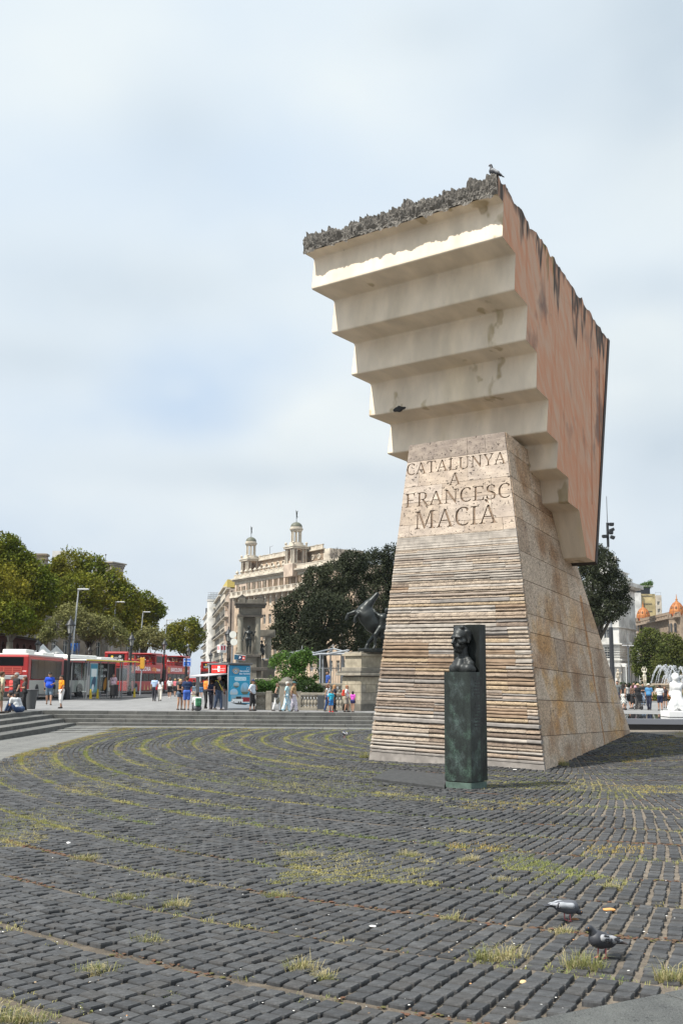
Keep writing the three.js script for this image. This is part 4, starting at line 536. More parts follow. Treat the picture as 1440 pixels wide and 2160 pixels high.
function tourBus(label, A, B, L = 11.2, text = true) {
  const t = thing('tour_bus', label, 'bus', A, yawTo(A, B), 'open top tour buses'), W = 2.5, cx2 = -W / 2, dk = C([0.3, 0.018, 0.018], 0.5);
  P(t, 'lower_body', [rbox(W, 1.0, L, 0.08, cx2, 0.78, -L / 2)], redM); P(t, 'middle_body', [rbox(W, 0.95, L, 0.06, cx2, 2.55, -L / 2), box(W - 0.12, 0.9, L - 0.1, cx2, 1.7, -L / 2)], redM);
  for (let i = 0; i < 5; i++) P(t, 'window', rbox(0.03, 0.78, (L - 1.2) / 5 - 0.14, 0.02, -0.035, 1.68, -0.7 - (L - 1.2) / 5 * (i + 0.5)), glassM);
  P(t, 'rear_window', rbox(1.7, 1.0, 0.05, 0.12, cx2, 3.5, 0.03), glassM); P(t, 'rear_frame', [rbox(0.42, 1.4, 0.35, 0.12, -0.22, 3.45, -0.16), rbox(0.42, 1.4, 0.35, 0.12, -W + 0.22, 3.45, -0.16), rbox(W, 0.34, 0.4, 0.12, cx2, 4.06, -0.16), rbox(W, 0.4, 0.14, 0.05, cx2, 2.95, 0.0)], redM);
  P(t, 'front_cabin', [rbox(W, 1.25, 2.4, 0.16, cx2, 3.55, -L + 1.2)], redM); P(t, 'front_roof', rbox(W - 0.05, 0.16, 3.8, 0.07, cx2, 4.2, -L + 1.9), redM); P(t, 'side_window', rbox(0.03, 0.7, 1.9, 0.03, 0.006, 3.62, -L + 1.25), glassM);
  const rails = [bar([-0.04, 3.25, -0.4], [-0.04, 3.25, -L + 2.3], 0.025), bar([-W + 0.04, 3.25, -0.4], [-W + 0.04, 3.25, -L + 2.3], 0.025), bar([-0.04, 3.95, -0.4], [-0.04, 3.95, -L + 2.3], 0.02)]; for (let i = 0; i < 6; i++) rails.push(bar([-0.04, 3, -1 - i * 1.4], [-0.04, 3.95, -1 - i * 1.4], 0.02)); P(t, 'railing', mg(rails), ironM);
  const seats = []; for (let i = 0; i < 8; i++) for (const x of [-0.45, -W + 0.45]) seats.push(rbox(0.75, 0.62, 0.12, 0.04, x, 3.2, -1.2 - i * 0.95), rbox(0.75, 0.12, 0.42, 0.04, x, 3.05, -1.4 - i * 0.95)); P(t, 'seats', mg(seats), dk).userData.kind = 'stuff';
  P(t, 'lower_rear', [rbox(W - 0.1, 1.2, 0.06, 0.03, cx2, 2.0, 0.02)], blackM);
  for (const z of [-2.6, -L + 2.4]) { P(t, 'wheel_arch', cyl(0.62, 0.62, 0.06, 18).rotateZ(Math.PI / 2).translate(-0.01, 0.5, z), blackM); wheel(t, -0.1, 0.46, z, 0.46); }
  const side = canvasTex(1024, 128, (x, w, h) => { x.fillStyle = '#b5130f'; x.fillRect(0, 0, w, h); x.fillStyle = '#fff'; x.font = 'bold 92px sans-serif'; x.fillText('BARCELONA', 150, 96); x.fillStyle = '#f2a51c'; x.fillText('city', 730, 96); x.fillStyle = '#fff'; x.font = 'bold 70px sans-serif'; x.fillText('tour', 890, 96); x.fillStyle = '#e8b21f'; x.beginPath(); x.arc(66, 70, 46, 0, 7); x.fill(); x.fillStyle = '#b5130f'; x.beginPath(); x.arc(66, 70, 28, 0, 7); x.fill(); });
  side.wrapS = side.wrapT = THREE.ClampToEdgeWrapping; sheet(t, 'lettering', L - 1.2, 0.85, 0.01, side, 0.008, 2.57, -L / 2 + 0.2, Math.PI / 2, 0.4);
  const art = canvasTex(512, 128, (x, w, h) => { x.fillStyle = '#ab120e'; x.fillRect(0, 0, w, h); x.fillStyle = '#cfae63'; for (const [a, b, c] of [[60, 20, 30], [150, 40, 22], [250, 10, 26], [330, 50, 40]]) { x.beginPath(); x.moveTo(a, h); x.lineTo(a + c * 0.4, b); x.lineTo(a + c, h); x.fill(); } x.beginPath(); x.arc(440, 90, 36, 0, 7); x.fill(); }); sheet(t, 'side_print', L - 4.5, 0.85, 0.01, art, 0.009, 0.8, -L / 2 + 0.4, Math.PI / 2, 0.4);
  const rear = canvasTex(256, 160, (x, w, h) => { x.fillStyle = '#08090a'; x.fillRect(0, 0, w, h); x.fillStyle = '#fff'; x.font = 'bold 42px sans-serif'; x.textAlign = 'center'; x.fillText('BARCELONA', w / 2, 112); x.fillStyle = '#e6c13b'; x.font = 'bold 34px sans-serif'; x.fillText('city tour', w / 2, 148); x.beginPath(); x.arc(60, 40, 22, 0, 7); x.fill(); x.fillStyle = '#aaa'; x.beginPath(); x.arc(196, 40, 26, 0, 7); x.fill(); x.fillStyle = '#888'; x.beginPath(); x.ellipse(128, 60, 44, 16, 0, 0, 7); x.fill(); }); sheet(t, 'rear_print', 1.56, 0.9, 0.01, rear, cx2, 3.5, 0.062);
  return t;
}
tourBus('red open top tour bus seen from behind right of the bus shelter', atY(269, 0, 106), atY(345, 0, 117.5));
tourBus('second red open top tour bus, further away behind the blue stop sign', atY(351, 0, 119), atY(404, 0, 131));
tourBus('small distant red tour bus behind the orange shirt and the kiosk awning', atY(456, 0, 168), atY(462, 0, 180));
{ // bus shelter
  const A = atY(182, 0, 82), B = atY(284, 0, 90), t = thing('bus_shelter', 'glass bus shelter with a yellow edged roof and an advert panel', 'bus shelter', A, Math.atan2(-(B.z - A.z), B.x - A.x)), L = A.distanceTo(B);
  P(t, 'roof', rbox(L + 0.6, 0.1, 1.7, 0.03, L / 2, 2.98, -0.7), C([0.75, 0.74, 0.7], 0.6)); P(t, 'roof_edge', rbox(L + 0.64, 0.09, 0.06, 0.02, L / 2, 2.98, 0.18), C([0.75, 0.55, 0.03], 0.5));
  for (const x of [0.1, 2.2, L * 0.56, L * 0.72, L - 0.1]) P(t, 'post', bar([x, 0.0, -1.3], [x, 2.95, -1.3], 0.05, 0.05, 8), steelM);
  for (const x of [0.1, L - 0.1, L * 0.72]) P(t, 'post', bar([x, 0.0, 0.05], [x, 2.95, 0.05], 0.05, 0.05, 8), steelM);
  for (let i = 0; i < 4; i++) P(t, 'pane', rbox(L * 0.135, 2.2, 0.012, 0.003, 0.5 + L * 0.14 * (i + 0.5), 1.6, -1.3), paneM); for (let i = 0; i < 2; i++) P(t, 'pane', rbox(L * 0.125, 2.2, 0.012, 0.003, L * 0.73 + L * 0.13 * (i + 0.5), 1.6, 0.05), paneM);
  const ad = canvasTex(128, 256, (x, w, h) => { x.fillStyle = '#6fa3ae'; x.fillRect(0, 0, w, h); x.fillStyle = '#2f7f9a'; x.fillRect(0, 0, w, 36); x.fillStyle = '#dfe6e4'; x.fillRect(14, 44, 100, 70); x.fillStyle = '#35506a'; x.beginPath(); x.ellipse(64, 170, 36, 60, 0.4, 0, 7); x.fill(); x.fillStyle = '#e9eef0'; x.beginPath(); x.ellipse(50, 214, 20, 34, 0.2, 0, 7); x.fill(); });
  P(t, 'advert_case', rbox(1.3, 2.5, 0.2, 0.04, 0.95, 1.55, 0.05), steelM); sheet(t, 'poster', 1.1, 2.2, 0.01, ad, 0.95, 1.58, 0.16);
  for (const x of [0.4, 1.5, L - 0.4]) P(t, 'foot', ext([[-0.14, 0], [0.14, 0], [0.02, 0.75], [-0.02, 0.75]], 0.1).translate(x, 0, 0.2), C([0.7, 0.5, 0.03], 0.6));
  P(t, 'bench', [rbox(3, 0.06, 0.4, 0.02, L * 0.35, 0.5, -0.9), bar([L * 0.35 - 1.2, 0, -0.9], [L * 0.35 - 1.2, 0.5, -0.9], 0.04), bar([L * 0.35 + 1.2, 0, -0.9], [L * 0.35 + 1.2, 0.5, -0.9], 0.04)], steelM);
  const p2 = canvasTex(128, 256, (x, w, h) => { x.fillStyle = '#0c0b0d'; x.fillRect(0, 0, w, h); x.fillStyle = '#fff'; x.font = 'bold 30px sans-serif'; x.fillText('BAR', 6, 34); x.fillText('CE', 6, 64); x.fillText('LON', 50, 64); x.fillText('A CA', 30, 120); x.fillStyle = '#b5781c'; x.beginPath(); x.ellipse(96, 180, 22, 60, 0.2, 0, 7); x.fill(); }); P(t, 'advert_back', rbox(1.9, 2.5, 0.1, 0.03, L * 0.64, 1.55, -1.42), blackM); sheet(t, 'poster', 1.7, 2.3, 0.01, p2, L * 0.64, 1.6, -1.36);
}
// lanterns, street lights
function lantern(label, u, d, scale = 1, group = 'old style lanterns around the square') {
  const t = thing('street_lantern', label, 'lantern', atY(u, 0, d), 0.3, group);
  P(t, 'post', mg([lathe([[0.26, 0], [0.26, 0.35], [0.2, 0.42], [0.2, 0.9], [0.13, 1.0], [0.11, 3.4], [0.16, 3.45], [0.09, 3.55], [0.085, 4.75], [0.2, 4.85], [0.07, 4.95], [0.16, 5.1]], 12), bar([-0.3, 4.6, 0], [0.3, 4.6, 0], 0.03)]), ironM);
  P(t, 'lantern_glass', cyl(0.3, 0.2, 0.62, 6, 0, 5.42, 0), C([0.3, 0.3, 0.28], 0.15)); const bars = []; for (let i = 0; i < 6; i++) { const a = i * Math.PI / 3; bars.push(bar([0.2 * Math.sin(a), 5.1, 0.2 * Math.cos(a)], [0.31 * Math.sin(a), 5.74, 0.31 * Math.cos(a)], 0.02)); } P(t, 'lantern_frame', mg(bars), ironM);
  P(t, 'lantern_cap', lathe([[0.38, 5.7], [0.4, 5.78], [0.3, 5.86], [0.22, 6.05], [0.08, 6.2], [0.05, 6.32], [0.07, 6.38], [0.01, 6.5]], 12), ironM); t.scale.setScalar(scale); return t;
}
lantern('tallest dark lantern, in front of the red and white bus', 144, 80, 0.97);
[['dark lantern behind the rear end of the red and white bus', 77, 100, 0.82], ['dark lantern among the trees behind the bus shelter', 187, 118, 0.8], ['dark lantern between the bus shelter and the first tour bus', 275, 98, 0.9], ['dark lantern between the two red tour buses', 345, 118, 0.93], ['dark lantern right behind the blue stop sign', 396, 138, 0.9], ['dark lantern left of the information cube', 443, 150, 0.85], ['dark lantern right of the information cube, above the kiosk', 480, 96, 0.98]].forEach(([l, u, d, s]) => lantern(l, u, d, s));
function streetLight(label, u, vTop, d) {
  const y = EYE + (horizonV(u) - vTop) * d / FOC, t = thing('street_light', label, 'street light', atY(u, 0, d), 0, 'tall grey street lights along the avenue');
  P(t, 'pole', bar([0, 0, 0], [0.55, y - 0.1, 0], 0.11, 0.06, 8), C([0.42, 0.44, 0.45], 0.5)); P(t, 'lamp_head', rbox(1.05, 0.13, 0.34, 0.05, 1.0, y, 0).rotateZ(0.0), C([0.6, 0.61, 0.61], 0.5)); P(t, 'arm', bar([0.5, y - 0.12, 0], [0.8, y - 0.02, 0], 0.05), C([0.42, 0.44, 0.45], 0.5));
}
streetLight('tall grey street light above the nearest lantern', 145, 1245, 98); streetLight('second tall grey street light, before the big trees', 228, 1272, 118); streetLight('third tall grey street light, right of the first tour bus', 288, 1293, 138); streetLight('farthest tall grey street light, left of the small tree', 340, 1309, 160);
{ // traffic light
  const t = thing('traffic_light', 'yellow traffic light on a grey pole in front of the first tour bus', 'traffic light', atY(297, 0, 100));
  P(t, 'pole', bar([0, 0, 0], [0.08, 2.6, 0], 0.06, 0.06, 8), C([0.35, 0.37, 0.4], 0.5)); P(t, 'housing', rbox(0.42, 1.05, 0.3, 0.04, 0.12, 3.0, 0), C([0.7, 0.36, 0.04], 0.5));
  for (let i = 0; i < 3; i++) { P(t, 'lens', cyl(0.12, 0.12, 0.05, 14).rotateZ(Math.PI / 2).translate(-0.11, 3.33 - i * 0.33, 0.0), blackM); P(t, 'visor', ext([[-0.3, 0.1], [0, 0.16], [0, 0.1], [-0.26, 0.06]], 0.3).translate(-0.09, 3.3 - i * 0.33, -0.15), C([0.7, 0.36, 0.04], 0.5)); }
}
{ // blue bus stop sign, hoarding, dark totem
  const t = thing('stop_sign', 'square blue bus stop sign on a dark post before the second tour bus', 'sign', atY(394, 0, 92)); P(t, 'post', bar([-0.08, 0, -0.06], [-0.08, 3.35, -0.06], 0.12, 0.12, 8), ironM);
  const s = canvasTex(128, 128, (x) => { x.fillStyle = '#1458b8'; x.fillRect(0, 0, 128, 128); x.strokeStyle = '#dfe9f5'; x.lineWidth = 5; x.strokeRect(6, 6, 116, 116); x.fillStyle = '#fff'; x.font = 'italic bold 28px sans-serif'; x.textAlign = 'center'; x.fillText('Aerobus', 64, 52); x.font = 'bold 24px sans-serif'; x.fillText('T1 T2', 64, 100); }); P(t, 'board', rbox(0.7, 0.7, 0.06, 0.02, 0, 3.0, 0), steelM); sheet(t, 'sign_face', 0.68, 0.68, 0.01, s, 0, 3.0, 0.034);
  const h = thing('hoarding', 'low red and white hoarding behind the couple at the step edge', 'hoarding', atY(404, 0, 104)); P(h, 'panel', rbox(1.2, 1.6, 0.08, 0.02, -0.1, 0.85, 0), redM); P(h, 'white_corner', ext([[0, 0], [0.55, 0], [0.55, 0.9]], 0.03).translate(-0.06, 0.1, 0.045), whiteM); P(h, 'foot', [box(0.08, 0.4, 0.6, -0.5, 0.1, 0), box(0.08, 0.4, 0.6, 0.3, 0.1, 0)], steelM);
  const k = thing('totem', 'slim dark grey information totem on the square', 'totem', atY(417.5, 0, 82)); P(k, 'column', rbox(0.27, 1.72, 0.2, 0.03, 0, 0.87, 0), C([0.075, 0.08, 0.085], 0.5)); P(k, 'cap', rbox(0.33, 0.08, 0.26, 0.02, 0, 1.76, 0), steelM);
}
{ // ticket kiosk
  const A = atY(481.5, 0, 56), B = atY(530, 0, 56.9), yaw = Math.atan2(-(B.z - A.z), B.x - A.x), L = 1.40, Hh = 2.4, D = 2.0, t = thing('ticket_kiosk', 'ticket kiosk with a blue poster wall, red sign and awning', 'kiosk', A, yaw);
  const post = canvasTex(512, 880, (x, w, h) => {
    x.fillStyle = '#2a9cc4'; x.fillRect(0, 0, w, h); x.fillStyle = '#1d86b3'; x.fillRect(0, 0, w, 220);
    x.strokeStyle = '#8fd3ea'; x.lineWidth = 5; x.beginPath(); x.moveTo(0, 220); x.lineTo(w, 220); x.stroke(); x.beginPath(); x.moveTo(70, 470); x.bezierCurveTo(180, 250, 330, 330, 512, 300); x.stroke();
    x.strokeStyle = '#e8b96a'; x.lineWidth = 13; x.beginPath(); x.ellipse(165, 120, 60, 42, 0, 0, 7); x.stroke(); x.fillStyle = '#d9e6ee'; x.beginPath(); x.arc(165, 122, 26, 0, 7); x.fill(); x.fillStyle = '#284a6b'; x.beginPath(); x.arc(165, 122, 13, 0, 7); x.fill(); x.strokeStyle = '#e8a23c'; x.lineWidth = 9; for (let i = 0; i < 9; i++) { const a = Math.PI + i * Math.PI / 8; x.beginPath(); x.moveTo(165 + 70 * Math.cos(a), 112 + 52 * Math.sin(a)); x.lineTo(165 + 94 * Math.cos(a), 112 + 74 * Math.sin(a)); x.stroke(); }
    x.fillStyle = '#fff'; x.font = 'bold 46px sans-serif'; x.fillText('Barcelona', 262, 130); x.fillText('Bus Turístic', 252, 184); x.beginPath(); x.arc(455, 62, 30, 0, 7); x.strokeStyle = '#fff'; x.lineWidth = 5; x.stroke();
    x.fillStyle = '#cfeaf6'; x.beginPath(); x.roundRect(140, 236, 285, 76, 30); x.fill(); x.fillStyle = '#3f93b8'; x.font = '34px sans-serif'; x.fillText('Tickets aquí / here', 150, 288);
    const pic = (cx3, cy3, rx, ry, c1, c2, c3) => { x.save(); x.beginPath(); x.ellipse(cx3, cy3, rx, ry, 0, 0, 7); x.clip(); x.fillStyle = c1; x.fillRect(cx3 - rx, cy3 - ry, 2 * rx, 2 * ry); x.fillStyle = c2; for (let i = 0; i < 7; i++) { const q = cx3 - rx + i * rx * 0.3; x.beginPath(); x.moveTo(q, cy3 + ry); x.lineTo(q + rx * 0.16, cy3 - ry * (0.2 + 0.5 * hash3(i, cx3, 2))); x.lineTo(q + rx * 0.32, cy3 + ry); x.fill(); } x.fillStyle = c3; x.fillRect(cx3 - rx, cy3 + ry * 0.5, 2 * rx, ry); x.restore(); };
    pic(185, 400, 72, 58, '#b7cfd6', '#6f7f80', '#4e5a4a'); pic(395, 480, 105, 130, '#8fc6e6', '#8a8672', '#5f6b58'); pic(130, 560, 95, 82, '#a9d2ee', '#cfc7b4', '#8d8a7c');
    x.fillStyle = '#2a9cc4'; x.fillRect(0, 600, w, 30); x.fillStyle = '#7fb7d2'; x.fillRect(60, 610, 460, 150); x.fillStyle = '#8b8878'; for (let i = 0; i < 9; i++) x.fillRect(80 + i * 48, 640 + 50 * hash3(i, 2, 8), 40, 120); x.fillStyle = '#e6ebee'; x.fillRect(60, 730, 460, 40); x.fillStyle = '#20282e'; x.fillRect(190, 640, 120, 100); x.fillStyle = '#a02a34'; x.fillRect(330, 660, 182, 90); x.fillStyle = '#f2f4f5'; x.fillRect(90, 690, 260, 66); x.fillStyle = '#222'; for (const q of [130, 250, 300]) { x.beginPath(); x.arc(q, 760, 18, 0, 7); x.fill(); } x.fillStyle = '#e9eef2'; x.beginPath(); x.moveTo(0, 740); x.lineTo(w, 800); x.lineTo(w, h); x.lineTo(0, h); x.fill(); x.fillStyle = '#16181a'; x.beginPath(); x.moveTo(60, 762); x.lineTo(490, 790); x.lineTo(420, 815); x.lineTo(200, 800); x.fill(); x.strokeStyle = '#9fd8ea'; x.lineWidth = 4; x.setLineDash([10, 8]); x.beginPath(); x.moveTo(45, 20); x.lineTo(45, 420); x.stroke();
  });
  P(t, 'frame', [box(0.07, Hh, 0.07, 0.035, Hh / 2, -0.035), box(0.07, Hh, 0.07, L - 0.035, Hh / 2, -0.035), box(0.07, Hh, 0.07, 0.035, Hh / 2, -D), box(L, 0.06, 0.07, L / 2, 0.05, -0.035)], C([0.5, 0.51, 0.52], 0.5, { metalness: 0.3 }));
  P(t, 'wall', [box(L - 0.06, Hh - 0.06, 0.05, L / 2, Hh / 2, -0.06), box(0.05, Hh - 0.06, D, L - 0.06, Hh / 2, -D / 2), box(L - 0.1, Hh - 0.06, 0.05, L / 2, Hh / 2, -D + 0.02)], C([0.1, 0.1, 0.11], 0.6)); P(t, 'roof', rbox(L + 0.16, 0.1, D + 0.16, 0.02, L / 2, Hh + 0.03, -D / 2), C([0.12, 0.12, 0.125], 0.5));
  sheet(t, 'poster', L - 0.06, Hh - 0.16, 0.01, post, L / 2, Hh / 2 + 0.02, 0.006, 0, 0.45);
  const rs = canvasTex(256, 140, (x, w, h) => { x.fillStyle = '#d8261c'; x.fillRect(0, 0, w, h); x.fillStyle = '#fff'; x.fillRect(116, 18, 36, 100); x.fillStyle = '#d8261c'; x.font = 'bold 92px serif'; x.fillText('i', 122, 100); x.fillStyle = '#fff'; x.font = 'bold 26px sans-serif'; x.fillText('Turisme', 8, 84); x.font = '24px sans-serif'; x.fillText('de BCN', 166, 74); x.fillText('Tickets', 166, 110); });
  P(t, 'sign_board', rbox(0.06, 0.42, D - 0.5, 0.02, -0.03, Hh - 0.24, -D / 2 + 0.1), redM); sheet(t, 'sign_face', D - 0.6, 0.4, 0.01, rs, -0.064, Hh - 0.24, -D / 2 + 0.1, -Math.PI / 2, 0.5);
  P(t, 'awning', box(1.25, 0.04, D - 0.2, -0.6, 0, 0).rotateZ(0.1).translate(0, Hh - 0.5, -D / 2), C([0.55, 0.5, 0.5], 0.6)); P(t, 'counter', rbox(0.35, 0.06, D - 0.3, 0.02, -0.1, 1.05, -D / 2), C([0.2, 0.1, 0.1], 0.5)); P(t, 'front_panel', box(0.05, 1.0, D - 0.2, -0.02, 0.52, -D / 2), C([0.3, 0.3, 0.32], 0.6));
  const p = thing('parking_sign', 'blue parking sign with a white P above the kiosk roof', 'sign', atY(505, 2.95, 66)); const pt = canvasTex(256, 110, (x, w, h) => { x.fillStyle = '#10284a'; x.fillRect(0, 0, w, h); x.fillStyle = '#17506b'; x.fillRect(0, 0, 90, h); x.fillStyle = '#fff'; x.font = 'bold 76px sans-serif'; x.fillText('P', 108, 84); x.fillStyle = '#b3402e'; x.fillRect(184, 8, 66, 94); x.fillStyle = '#fff'; x.font = 'bold 40px sans-serif'; x.fillText('24', 192, 70); }); P(p, 'board', rbox(0.72, 0.34, 0.08, 0.02), whiteM); sheet(p, 'sign_face', 0.7, 0.31, 0.01, pt, 0, 0, 0.043); P(p, 'post', [bar([-0.1, -2.95, -0.05], [-0.1, 0.1, -0.05], 0.035)], steelM); p.rotation.z = -0.12;
  const c = thing('information_cube', 'white cube sign with two red information symbols on a pole', 'sign', atY(466.5, 0, 62), 0.5); P(c, 'cube', rbox(0.42, 0.46, 0.42, 0.02, 0, 3.38, 0), whiteM); P(c, 'pole', bar([0, 0, 0], [0, 3.15, 0], 0.04), steelM);
  const it = canvasTex(128, 140, (x, w, h) => { x.fillStyle = '#ecebe8'; x.fillRect(0, 0, w, h); x.fillStyle = '#b3202a'; x.fillRect(22, 14, 84, 84); x.fillStyle = '#fff'; x.fillRect(52, 20, 24, 72); x.fillStyle = '#b3202a'; x.font = 'bold 64px serif'; x.textAlign = 'center'; x.fillText('i', 64, 78); x.fillStyle = '#9a9a9a'; x.fillRect(22, 112, 84, 10); }); sheet(c, 'sign_face', 0.4, 0.44, 0.01, it, 0, 3.38, 0.213); sheet(c, 'sign_face', 0.4, 0.44, 0.01, it, -0.213, 3.38, 0, -Math.PI / 2);
  const l = thing('lamp_pole', 'thin pole with two round white lamp discs beside the information cube', 'lamp', atY(487, 0, 72)); P(l, 'pole', bar([0, 0, 0], [0.05, 4.5, 0], 0.045), steelM); for (const [x, y] of [[0.08, 4.62], [0.16, 4.12]]) P(l, 'lamp_disc', cyl(0.24, 0.24, 0.1, 18).rotateX(Math.PI / 2).translate(x, y, 0.08), C([0.68, 0.68, 0.62], 0.5));
}
{ // litter bins
  const t = thing('litter_bin', 'large grey litter bin behind the couple sitting on the steps', 'bin', atY(68, 0, 55.5)); P(t, 'bin_body', lathe([[0.23, 0], [0.25, 0.05], [0.34, 0.95], [0.36, 1.0], [0.32, 1.0], [0.3, 0.9]], 14), C([0.075, 0.078, 0.08], 0.7)); P(t, 'rim', new THREE.TorusGeometry(0.345, 0.025, 6, 18).rotateX(Math.PI / 2).translate(0, 1.0, 0), C([0.11, 0.11, 0.115], 0.6)); P(t, 'liner', lathe([[0.30, 0.72], [0.31, 0.98]], 14), blackM);
  const b = thing('black_bin', 'black litter bin on legs in front of the man in the pink shirt', 'bin', atY(242.5, 0, 83)); P(b, 'basket', lathe([[0.3, 0.25], [0.32, 0.3], [0.33, 1.05], [0.35, 1.1], [0.3, 1.08]], 14), blackM); for (const x of [-0.25, 0.25]) P(b, 'leg', bar([x, 0, 0.05], [x, 1.0, 0], 0.03), ironM);
}
// white market tents far behind the bus
for (const [u, v, w, label] of [[88, 1360, 3.3, 'white pointed tent behind the rear of the bus'], [117, 1363, 3.0, 'white pointed tent behind the middle of the bus']]) { const d = 112, t = thing('market_tent', label, 'tent', atY(u, 0, d), 0.5, 'white tents'), y = EYE + (horizonV(u) - v) * d / FOC; P(t, 'canopy', lathe([[w * 0.72, y - 1.9], [w * 0.7, y - 1.65], [w * 0.38, y - 1.1], [w * 0.14, y - 0.45], [0.02, y]], 4), C([0.85, 0.85, 0.83], 0.8)); for (const [a, b] of [[1, 0], [-1, 0], [0, 1], [0, -1]]) P(t, 'pole', bar([a * w * 0.68, 0, b * w * 0.68], [a * w * 0.68, y - 1.8, b * w * 0.68], 0.05), steelM); }

// ---- stone balustrade, pylon with statues, horse group, pergola
const stoneG = stone([0.40, 0.36, 0.29], 'mottle', 0.8), stoneD = stone([0.2, 0.185, 0.155], 'mottle', 0.8), stoneL = stone([0.52, 0.455, 0.34], 'mottle', 0.7);
const balu = lathe([[0.09, 0], [0.09, 0.06], [0.05, 0.09], [0.1, 0.2], [0.115, 0.28], [0.09, 0.38], [0.05, 0.5], [0.05, 0.54], [0.085, 0.58], [0.085, 0.62]], 9);
function balustrade(label, u0, u1, d0, d1, y0, n, h = 0.93) {
  const A = atY(u0, y0, d0), B = atY(u1, y0, d1), L = A.distanceTo(B), t = thing('stone_balustrade', label, 'balustrade', A, Math.atan2(-(B.z - A.z), B.x - A.x)), s = (h - 0.31) / 0.62;
  P(t, 'base', rbox(L, 0.15, 0.34, 0.02, L / 2, 0.075, 0), stoneG); P(t, 'rail', rbox(L + 0.02, 0.15, 0.36, 0.035, L / 2, h - 0.075, 0), stoneG);
  for (let i = 0; i < n; i++) { const m = P(t, 'baluster', balu.clone(), stoneG); m.position.set(L * (i + 0.5) / n, 0.15, 0); m.scale.set(1.05, s, 1.05); } return t;
}
balustrade('stone balustrade left of the domed stone pier, behind the man in the cap', 541, 563, 57.6, 57.4, 0, 5); balustrade('stone balustrade between the domed pier and the horse pedestal', 636, 723, 57.2, 57.0, 0, 13); balustrade('upper stone balustrade behind the green hedge at the kiosk', 538, 592, 63, 63, 0.75, 7); balustrade('upper stone balustrade behind the women with the child', 664, 728, 62, 62, 0.62, 8, 0.8);
{ const t = thing('stone_pier', 'broad stone pier with a domed top in the balustrade', 'pier', atY(605, 0, 57.3)); P(t, 'block', rbox(0.72, 1.45, 0.7, 0.02, 0, 0.72, 0), stoneG); P(t, 'cornice', rbox(0.84, 0.12, 0.82, 0.02, 0, 1.46, 0), stoneG); P(t, 'dome', lathe([[0.34, 1.5], [0.3, 1.6], [0.2, 1.7], [0.02, 1.76]], 14), stoneD); for (const [x, w] of [[-0.95, 0.3], [0.62, 0.36]]) P(t, 'side_block', rbox(w, 1.0, 0.5, 0.02, x, 0.5, 0), stoneG); }
{ const t = thing('notice_board', 'dark grey notice board before the balustrade', 'board', atY(677, 0, 56.2)); P(t, 'panel', rbox(0.36, 0.72, 0.04, 0.01, 0, 0.45, 0), C([0.06, 0.065, 0.07], 0.6)); for (const x of [-0.17, 0.17]) P(t, 'leg', bar([x, 0, 0], [x, 0.85, 0], 0.015), ironM); }
